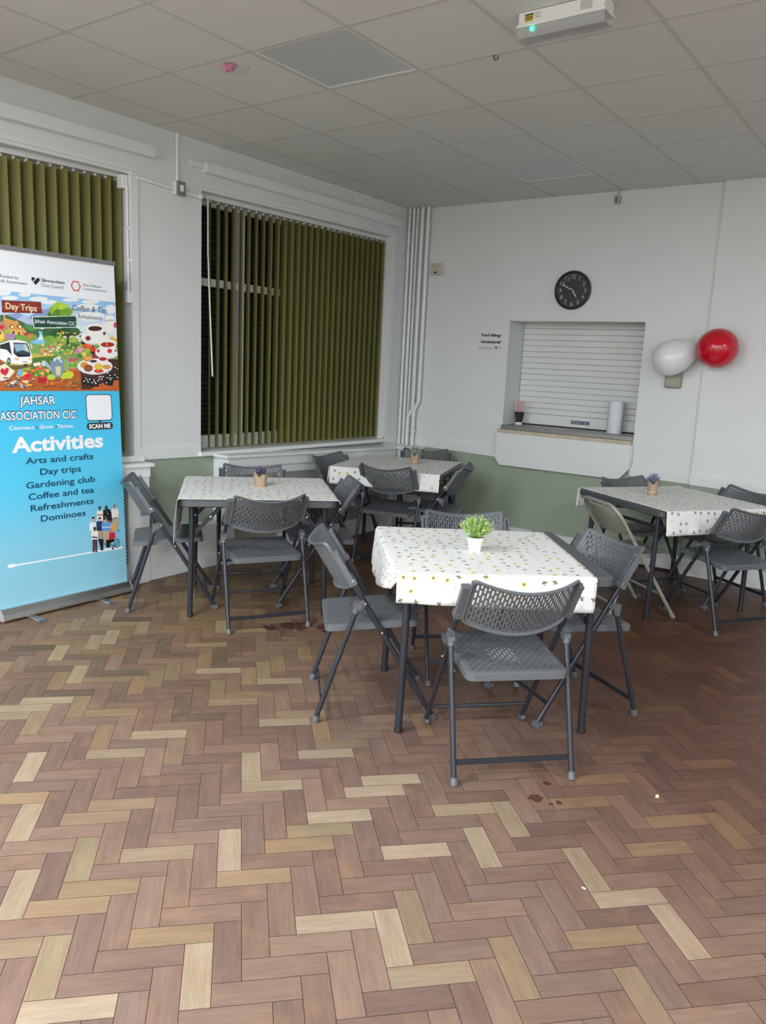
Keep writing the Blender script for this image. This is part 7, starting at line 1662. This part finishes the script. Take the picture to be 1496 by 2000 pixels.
244 242 236:73.4,139.6 73.2,139.3 72.8,139.2 72.4,139.3 72.2,139.6 72.4,139.9 72.9,140.0 73.3,139.9
244 242 236:75.2,139.6 75.0,139.3 74.6,139.2 74.1,139.3 74.0,139.6 74.2,139.9 74.6,140.0 75.0,139.9
244 242 236:78.1,140.7 82.7,140.5 82.7,140.2 78.1,140.4
107 35 32:13.2,182.1 36.6,183.1 37.1,176.8 13.1,175.4
143 50 42:13.3,181.8 36.4,182.8 36.5,180.9 13.3,179.7
160 68 50:13.3,179.3 36.5,180.5 36.9,179.3 13.3,177.7
135 48 40:13.2,177.2 36.9,178.9 36.9,177.1 13.2,175.7
223 232 216:30.7,174.5 49.3,176.3 48.9,169.1 31.3,168.0
28 74 58:31.1,174.1 49.3,175.8 48.9,169.6 31.7,168.5
223 232 216:46.0,176.0 58.5,177.0 59.4,176.1 59.3,171.0 58.4,170.0 45.6,169.2
28 74 58:46.0,175.6 58.2,176.7 58.9,175.9 58.8,171.1 58.1,170.4 45.6,169.6
176 154 120:67.1,51.0 70.9,50.4 70.7,48.1 69.0,48.3 68.9,48.9 68.7,48.3 67.1,48.6
240 232 224:67.3,57.5 70.5,57.1 71.2,55.4 70.5,50.2 66.5,50.8 66.5,56.0
74 52 48:68.4,59.2 69.3,59.1 69.3,57.0 68.2,57.1
74 52 48:69.7,59.0 69.6,58.6 69.3,58.3 69.0,58.1 68.6,58.2 68.2,58.4 68.0,58.8 68.0,59.3 68.1,59.7 68.3,60.0 68.7,60.2 69.1,60.1 69.4,59.9 69.7,59.5
201 138 112:66.7,55.0 71.2,54.8 71.1,53.6 66.6,54.2
28 26 32:71.2,56.8 73.1,57.6 75.8,57.5 77.5,54.6 77.8,49.2 74.5,49.7 71.0,51.0
74 52 48:74.8,58.5 74.6,57.9 74.3,57.5 73.8,57.3 73.3,57.4 72.8,57.7 72.5,58.2 72.5,58.7 72.6,59.3 73.0,59.7 73.4,59.9 73.9,59.8 74.4,59.5 74.7,59.0
138 58 58:75.2,50.4 77.6,49.8 76.9,48.0 75.4,48.5
216 168 144:73.6,56.2 73.9,56.1 74.9,53.6 74.6,53.7
216 168 144:72.0,53.2 72.3,53.2 74.0,50.8 73.6,50.7
196 168 136:78.3,51.3 82.6,50.8 82.0,42.2 80.2,42.4 80.3,49.2 79.8,42.5 78.0,42.8
236 226 220:78.1,57.5 82.1,57.0 82.8,55.3 82.2,50.5 77.4,51.2 77.3,56.0
168 120 104:79.3,59.0 80.2,58.9 80.2,56.9 79.1,57.1
168 120 104:80.8,58.8 80.6,58.3 80.3,57.9 79.9,57.8 79.4,57.8 79.0,58.1 78.8,58.5 78.7,59.0 78.8,59.5 79.1,59.9 79.5,60.1 80.0,60.0 80.4,59.8 80.7,59.3
32 34 42:79.1,42.6 78.8,42.4 78.3,42.3 77.7,42.5 77.5,42.8 77.7,43.0 78.3,43.1 78.9,42.9
32 34 42:82.6,42.1 82.3,41.9 81.8,41.8 81.2,42.0 81.0,42.3 81.2,42.5 81.8,42.6 82.3,42.4
58 42 36:78.3,51.3 82.0,51.1 81.9,50.6 78.2,50.8
200 184 168:61.5,45.4 65.2,44.9 64.9,40.9 63.3,41.2 63.2,43.3 63.0,41.2 61.4,41.5
223 232 244:61.6,50.6 65.4,50.1 66.0,48.5 65.5,44.6 60.9,45.2 60.8,49.2
216 168 144:63.4,52.2 64.3,52.1 64.3,50.0 63.2,50.1
216 168 144:65.0,52.0 64.8,51.5 64.5,51.1 64.1,50.9 63.6,50.9 63.1,51.2 62.9,51.7 62.8,52.3 62.9,52.9 63.2,53.3 63.7,53.5 64.2,53.4 64.6,53.1 64.9,52.6
32 36 42:64.9,53.1 64.8,52.8 64.5,52.6 64.1,52.5 63.6,52.6 63.2,52.8 62.9,53.0 62.8,53.4 63.0,53.6 63.2,53.8 63.7,53.9 64.2,53.8 64.6,53.7 64.8,53.4
184 154 128:67.0,44.6 70.9,44.0 70.5,38.8 68.8,39.0 68.8,42.5 68.5,39.1 66.9,39.3
31 58 94:66.6,50.7 70.2,50.3 70.8,48.6 70.2,43.9 65.9,44.5 65.8,49.3
216 160 136:68.0,51.8 68.9,51.6 68.9,50.1 67.8,50.3
216 160 136:69.5,51.5 69.3,51.1 69.0,50.7 68.6,50.5 68.2,50.6 67.8,50.9 67.5,51.3 67.4,51.8 67.6,52.3 67.9,52.7 68.3,52.9 68.7,52.8 69.1,52.5 69.4,52.1
32 36 42:69.5,52.3 69.4,52.1 69.1,51.9 68.7,51.8 68.2,51.9 67.8,52.1 67.6,52.3 67.5,52.6 67.6,52.9 67.9,53.0 68.3,53.1 68.7,53.1 69.1,52.9 69.4,52.6
58 42 62:66.8,47.0 70.4,46.5 70.3,43.9 67.0,44.3
26 28 36:66.7,39.1 70.6,38.5 70.0,32.1 68.2,32.4
32 34 42:70.2,31.7 70.1,31.4 69.8,31.3 69.3,31.2 68.7,31.3 68.3,31.5 68.0,31.8 67.8,32.1 68.0,32.4 68.3,32.5 68.8,32.6 69.3,32.5 69.8,32.3 70.1,32.0
200 168 132:71.2,44.0 75.1,43.4 74.5,34.6 72.9,34.9 73.0,41.9 72.5,35.0 70.9,35.2
92 155 224:70.4,49.7 75.2,49.0 75.9,47.4 75.3,43.1 69.7,43.9 69.6,48.2
216 160 136:72.0,50.0 72.8,49.9 72.9,49.0 71.8,49.2
216 160 136:73.4,49.8 73.3,49.3 73.0,49.0 72.6,48.8 72.1,48.9 71.7,49.1 71.5,49.6 71.4,50.1 71.5,50.6 71.8,51.0 72.2,51.1 72.7,51.1 73.1,50.8 73.3,50.4
32 34 42:72.0,35.0 71.7,34.8 71.2,34.8 70.6,35.0 70.4,35.3 70.6,35.5 71.2,35.5 71.7,35.3
32 34 42:75.1,34.5 74.8,34.3 74.3,34.3 73.7,34.5 73.5,34.8 73.7,35.0 74.3,35.0 74.8,34.9
238 242 246:70.1,46.5 76.1,45.7 76.1,45.2 70.1,46.0
232 176 46:76.6,48.1 78.4,47.5 79.0,42.0 77.8,42.0 76.4,45.4
90 58 74:62.6,39.7 66.1,39.2 65.5,31.0 64.1,31.2 64.3,37.6 63.8,31.3 62.3,31.5
236 232 224:62.6,45.0 66.3,44.5 66.9,42.8 66.4,38.9 61.9,39.5 61.8,43.5
58 40 36:64.2,46.3 65.0,46.2 65.0,44.3 64.0,44.5
58 40 36:65.7,46.1 65.5,45.6 65.2,45.2 64.8,45.0 64.3,45.1 63.9,45.4 63.6,45.9 63.5,46.4 63.7,46.9 64.0,47.3 64.4,47.5 64.9,47.4 65.3,47.1 65.6,46.7
32 34 42:63.4,31.4 63.1,31.1 62.6,31.1 62.1,31.3 61.9,31.6 62.1,31.8 62.6,31.9 63.2,31.7
32 34 42:66.1,30.9 65.9,30.7 65.3,30.7 64.8,30.9 64.6,31.2 64.8,31.4 65.4,31.4 65.9,31.2
58 42 40:62.1,41.5 66.5,40.4 66.3,39.7 62.4,40.5
200 138 112:77.8,43.5 77.7,42.8 77.3,42.4 76.8,42.1 76.3,42.2 75.9,42.6 75.6,43.1 75.5,43.8 75.6,44.4 76.0,44.9 76.5,45.1 77.0,45.0 77.4,44.7 77.7,44.1
200 40 60:75.0,42.1 79.0,41.8 79.5,38.2 76.9,37.0 74.5,37.9
26 28 34:72.4,37.7 78.2,37.3 79.0,36.1 75.6,35.0 74.8,32.1 72.1,32.6
29 32 38:82.5,33.9 82.3,32.9 81.9,32.0 81.3,31.4 80.5,31.1 79.8,31.2 79.2,31.7 78.6,32.5 78.3,33.5 78.2,34.6 78.4,35.6 78.8,36.5 79.4,37.1 80.1,37.4 80.9,37.3 81.5,36.8 82.1,36.0 82.4,35.0
159 212 234:82.0,34.0 81.9,33.1 81.5,32.4 81.1,31.8 80.5,31.6 79.9,31.7 79.4,32.1 79.0,32.8 78.7,33.6 78.7,34.5 78.8,35.4 79.2,36.1 79.6,36.7 80.2,36.9 80.8,36.8 81.3,36.4 81.7,35.8 82.0,34.9
29 32 38:78.5,34.6 82.0,34.1 82.2,33.9 78.7,34.4
29 32 38:78.9,36.2 81.5,32.6 81.8,32.3 79.1,35.9
29 32 38:79.8,37.0 80.6,31.7 80.9,31.5 80.1,36.8
29 32 38:80.9,36.9 79.6,31.9 79.8,31.6 81.1,36.6
29 32 38:81.7,35.8 78.8,33.0 79.0,32.8 82.0,35.5
29 32 38:75.5,33.9 79.8,33.0 79.8,32.4 75.5,33.3
29 32 38:77.9,31.2 77.7,30.7 77.4,30.4 77.0,30.4 76.7,30.8 76.6,31.4 76.8,32.0 77.1,32.4 77.5,32.3 77.8,31.9
232 238 242:71.2,32.5 75.7,32.0 75.7,30.7 71.7,31.1"""
def picture(name, lines, base):
    """the printed picture: flat coloured shapes, each a whisker proud of the one before"""
    me = bpy.data.meshes.new(name); vs, fs, cols = [], [], []
    for i, ln in enumerate(lines):
        c, pts = ln.split(':'); o = len(vs)
        P_ = [tuple(float(q) for q in p.split(',')) for p in pts.split()]
        ar = sum(P_[k][0]*P_[(k+1) % len(P_)][1]-P_[(k+1) % len(P_)][0]*P_[k][1] for k in range(len(P_)))
        if ar < 0: P_ = P_[::-1]
        for s_, t_ in P_: vs.append(tuple(fr @ Vector((max(.0005, min(BW-.0005, s_/100)), t_/100, base+i*.0000012))))
        fs.append(list(range(o, o+len(P_)))); cols.append(srgb([int(q)/255 for q in c.split()]))
    me.from_pydata(vs, [], fs); ca = me.color_attributes.new('ink', 'FLOAT_COLOR', 'CORNER')
    for p in me.polygons:
        for li in p.loop_indices: ca.data[li].color = (*cols[p.index], 1)
    m = mat('picture_print', (.5, .5, .5), .42); t = NT(m); t.put(t.b.inputs['Base Color'], t.n('Attribute', attribute_name='ink').outputs['Color'])
    me.materials.append(m); o = bpy.data.objects.new(name, me); COL.objects.link(o); o.parent = panel
LN = ILLUS.strip().split('\n')
picture('printed_picture', LN[:582], .0005); picture('printed_people', LN[582:], .0013)
PW = mat('print_white', (.86, .88, .92), .42); PD = mat('print_navy', srgb('0f4763'), .42); PB = mat('print_black', (.02, .022, .028), .42)
PC = mat('print_cream', srgb('f0e2ae'), .42); PGR = mat('print_slate', srgb('4a4f56'), .42); POUT = mat('print_outline', srgb('2a4f66'), .42); PRED = mat('print_coral', srgb('d9574a'), .42)
def bt(body, s, t_, m, **k):
    k.setdefault('lift', .0016); return text(body, fr, s/100, t_/100, m, panel, **k)
bt('Funded by', 13.3, 194.4, PGR, align='L', w=.105, cap=.0155); bt('UK Government', 13.0, 191.8, PGR, align='L', w=.158, cap=.0155)
bt('Birmingham', 38.4, 194.7, PGR, align='L', w=.140, cap=.0175, bold=.02); bt('City Council', 38.4, 191.9, PGR, align='L', w=.130, cap=.0175)
bt('West Midlands', 64.4, 195.0, PGR, align='L', w=.130, cap=.0125); bt('Combined Authority', 64.4, 192.8, PGR, align='L', w=.165, cap=.0125)
def flat(name, poly, m, lift=.0014):
    b = MB(); b.prism([fr @ Vector((x/100, y/100, lift)) for x, y in poly], (0, 0, 0), BN*.0001); return b.build(name, m, panel)
flat('divider_line', [(37.55, 191.6), (37.75, 191.6), (37.75, 196.9), (37.55, 196.9)], PGR)
flat('heart_emblem', [(34.0, 192.4), (36.4, 194.7), (36.75, 195.6), (36.2, 196.5), (35.2, 196.4), (32.6, 193.8)], PB)
flat('heart_emblem', [(32.2, 194.2), (33.9, 195.9), (33.0, 196.6), (32.0, 196.4), (31.6, 195.6), (31.8, 194.7)], PB)
hx = [(59.7+3.35*math.cos(R(60*k)), 194.4+3.35*math.sin(R(60*k))) for k in range(6)]; flat('ring_emblem', hx, PRED); flat('ring_emblem', circ(59.7, 194.4, 2.35, None, 24), mat('print_paper', (.90, .93, .97), .42), .0017)
bt('Day Trips', 24.6, 177.6, PC, w=.185, cap=.036, bold=.02); bt('Jahsar Association CIC', 45.0, 171.2, PW, w=.262, cap=.022, bold=.01)
bt('Coffee & Tea', 68.3, 180.0, PGR, w=.235, cap=.036, shear=.25); bt('Refreshments', 68.5, 175.7, PGR, w=.17, cap=.026, shear=.25)
for body, s, t_, w, c in (('JAHSAR', 31.1, 124.6, .222, .050), ('ASSOCIATION CIC', 31.8, 116.0, .478, .049)):
    bt(body, s, t_, POUT, w=w+.008, cap=c+.003, bold=.06, lift=.0012); bt(body, s, t_, PW, w=w, cap=c, bold=.015, lift=.0018)
bt('Connect', 20.4, 110.4, PW, w=.152, cap=.023, bold=.015); bt('Grow', 35.8, 110.4, PW, w=.088, cap=.023, bold=.015); bt('Thrive', 47.5, 110.3, PW, w=.108, cap=.023, bold=.015)
for s in (29.7, 42.0): flat('dot', circ(s, 111.3, .5, None, 12), PD, .0016)
bt('Activities', 43.5, 97.6, PW, w=.60, cap=.088, bold=.032)
for body, t_, s, w in (('Arts and crafts', 90.3, 43.7, .445), ('Day trips', 83.3, 43.5, .27), ('Gardening club', 76.0, 43.6, .455), ('Coffee and tea', 69.2, 43.6, .436), ('Refreshments', 62.3, 43.7, .42), ('Dominoes', 55.4, 43.7, .30)):
    bt(body, s, t_, PD, w=w, cap=.0385, bold=.014)
flat('code_frame', rrect(62.6, 113.9, 81.1, 130.3, 2.2), POUT, .0012); flat('code_frame', [(70.4, 113.95), (71.9, 112.4), (73.4, 113.95)], POUT, .0012); flat('code_panel', rrect(63.1, 114.4, 80.6, 129.8, 1.9), PW, .0015)
flat('caption_pill', rrect(62.5, 108.4, 81.2, 112.8, 2.1), PB, .0013); bt('SCAN ME', 71.8, 109.3, PW, w=.155, cap=.027, bold=.04)
line = [(6.4, 32.3), (7.2, 31.2), (9.5, 30.9), (12.0, 31.5), (58, 30.9), (84.0, 29.9), (84.9, 30.7), (84.0, 31.6), (66, 32.0), (58, 31.7), (12, 32.4), (10.0, 33.2), (7.6, 33.1)]
flat('white_brush_line', line, PW, .0004)

# ------------------------------------------------------------------ crumbs on the floor
def crumb(name, x, y, sx, sy, sz, m, label, seed):
    rnd = random.Random(seed); bm = bmesh.new(); bmesh.ops.create_icosphere(bm, subdivisions=2, radius=1)
    for v in bm.verts: v.co *= rnd.uniform(.8, 1.15); v.co = Vector((v.co.x*sx, v.co.y*sy, max(-.9, v.co.z)*sz))
    zmin = min(v.co.z for v in bm.verts)
    for v in bm.verts: v.co.z -= zmin
    b = MB(); b.bm(bm); o = b.build(name, m); o.location = (x, y, .0005); tag(o, label, 'crumb')
crumb('crumb', 3.514, 0.527, .007, .009, .006, mat('biscuit_crumb', (.72, .60, .40), .8), 'beige biscuit crumb on the floor, right of the nearest chair', 1)
crumb('paper_scrap', 3.501, -0.168, .008, .004, .002, mat('scrap_white', (.75, .75, .78), .8), 'tiny white paper scrap on the floor near a pale wood block', 2)
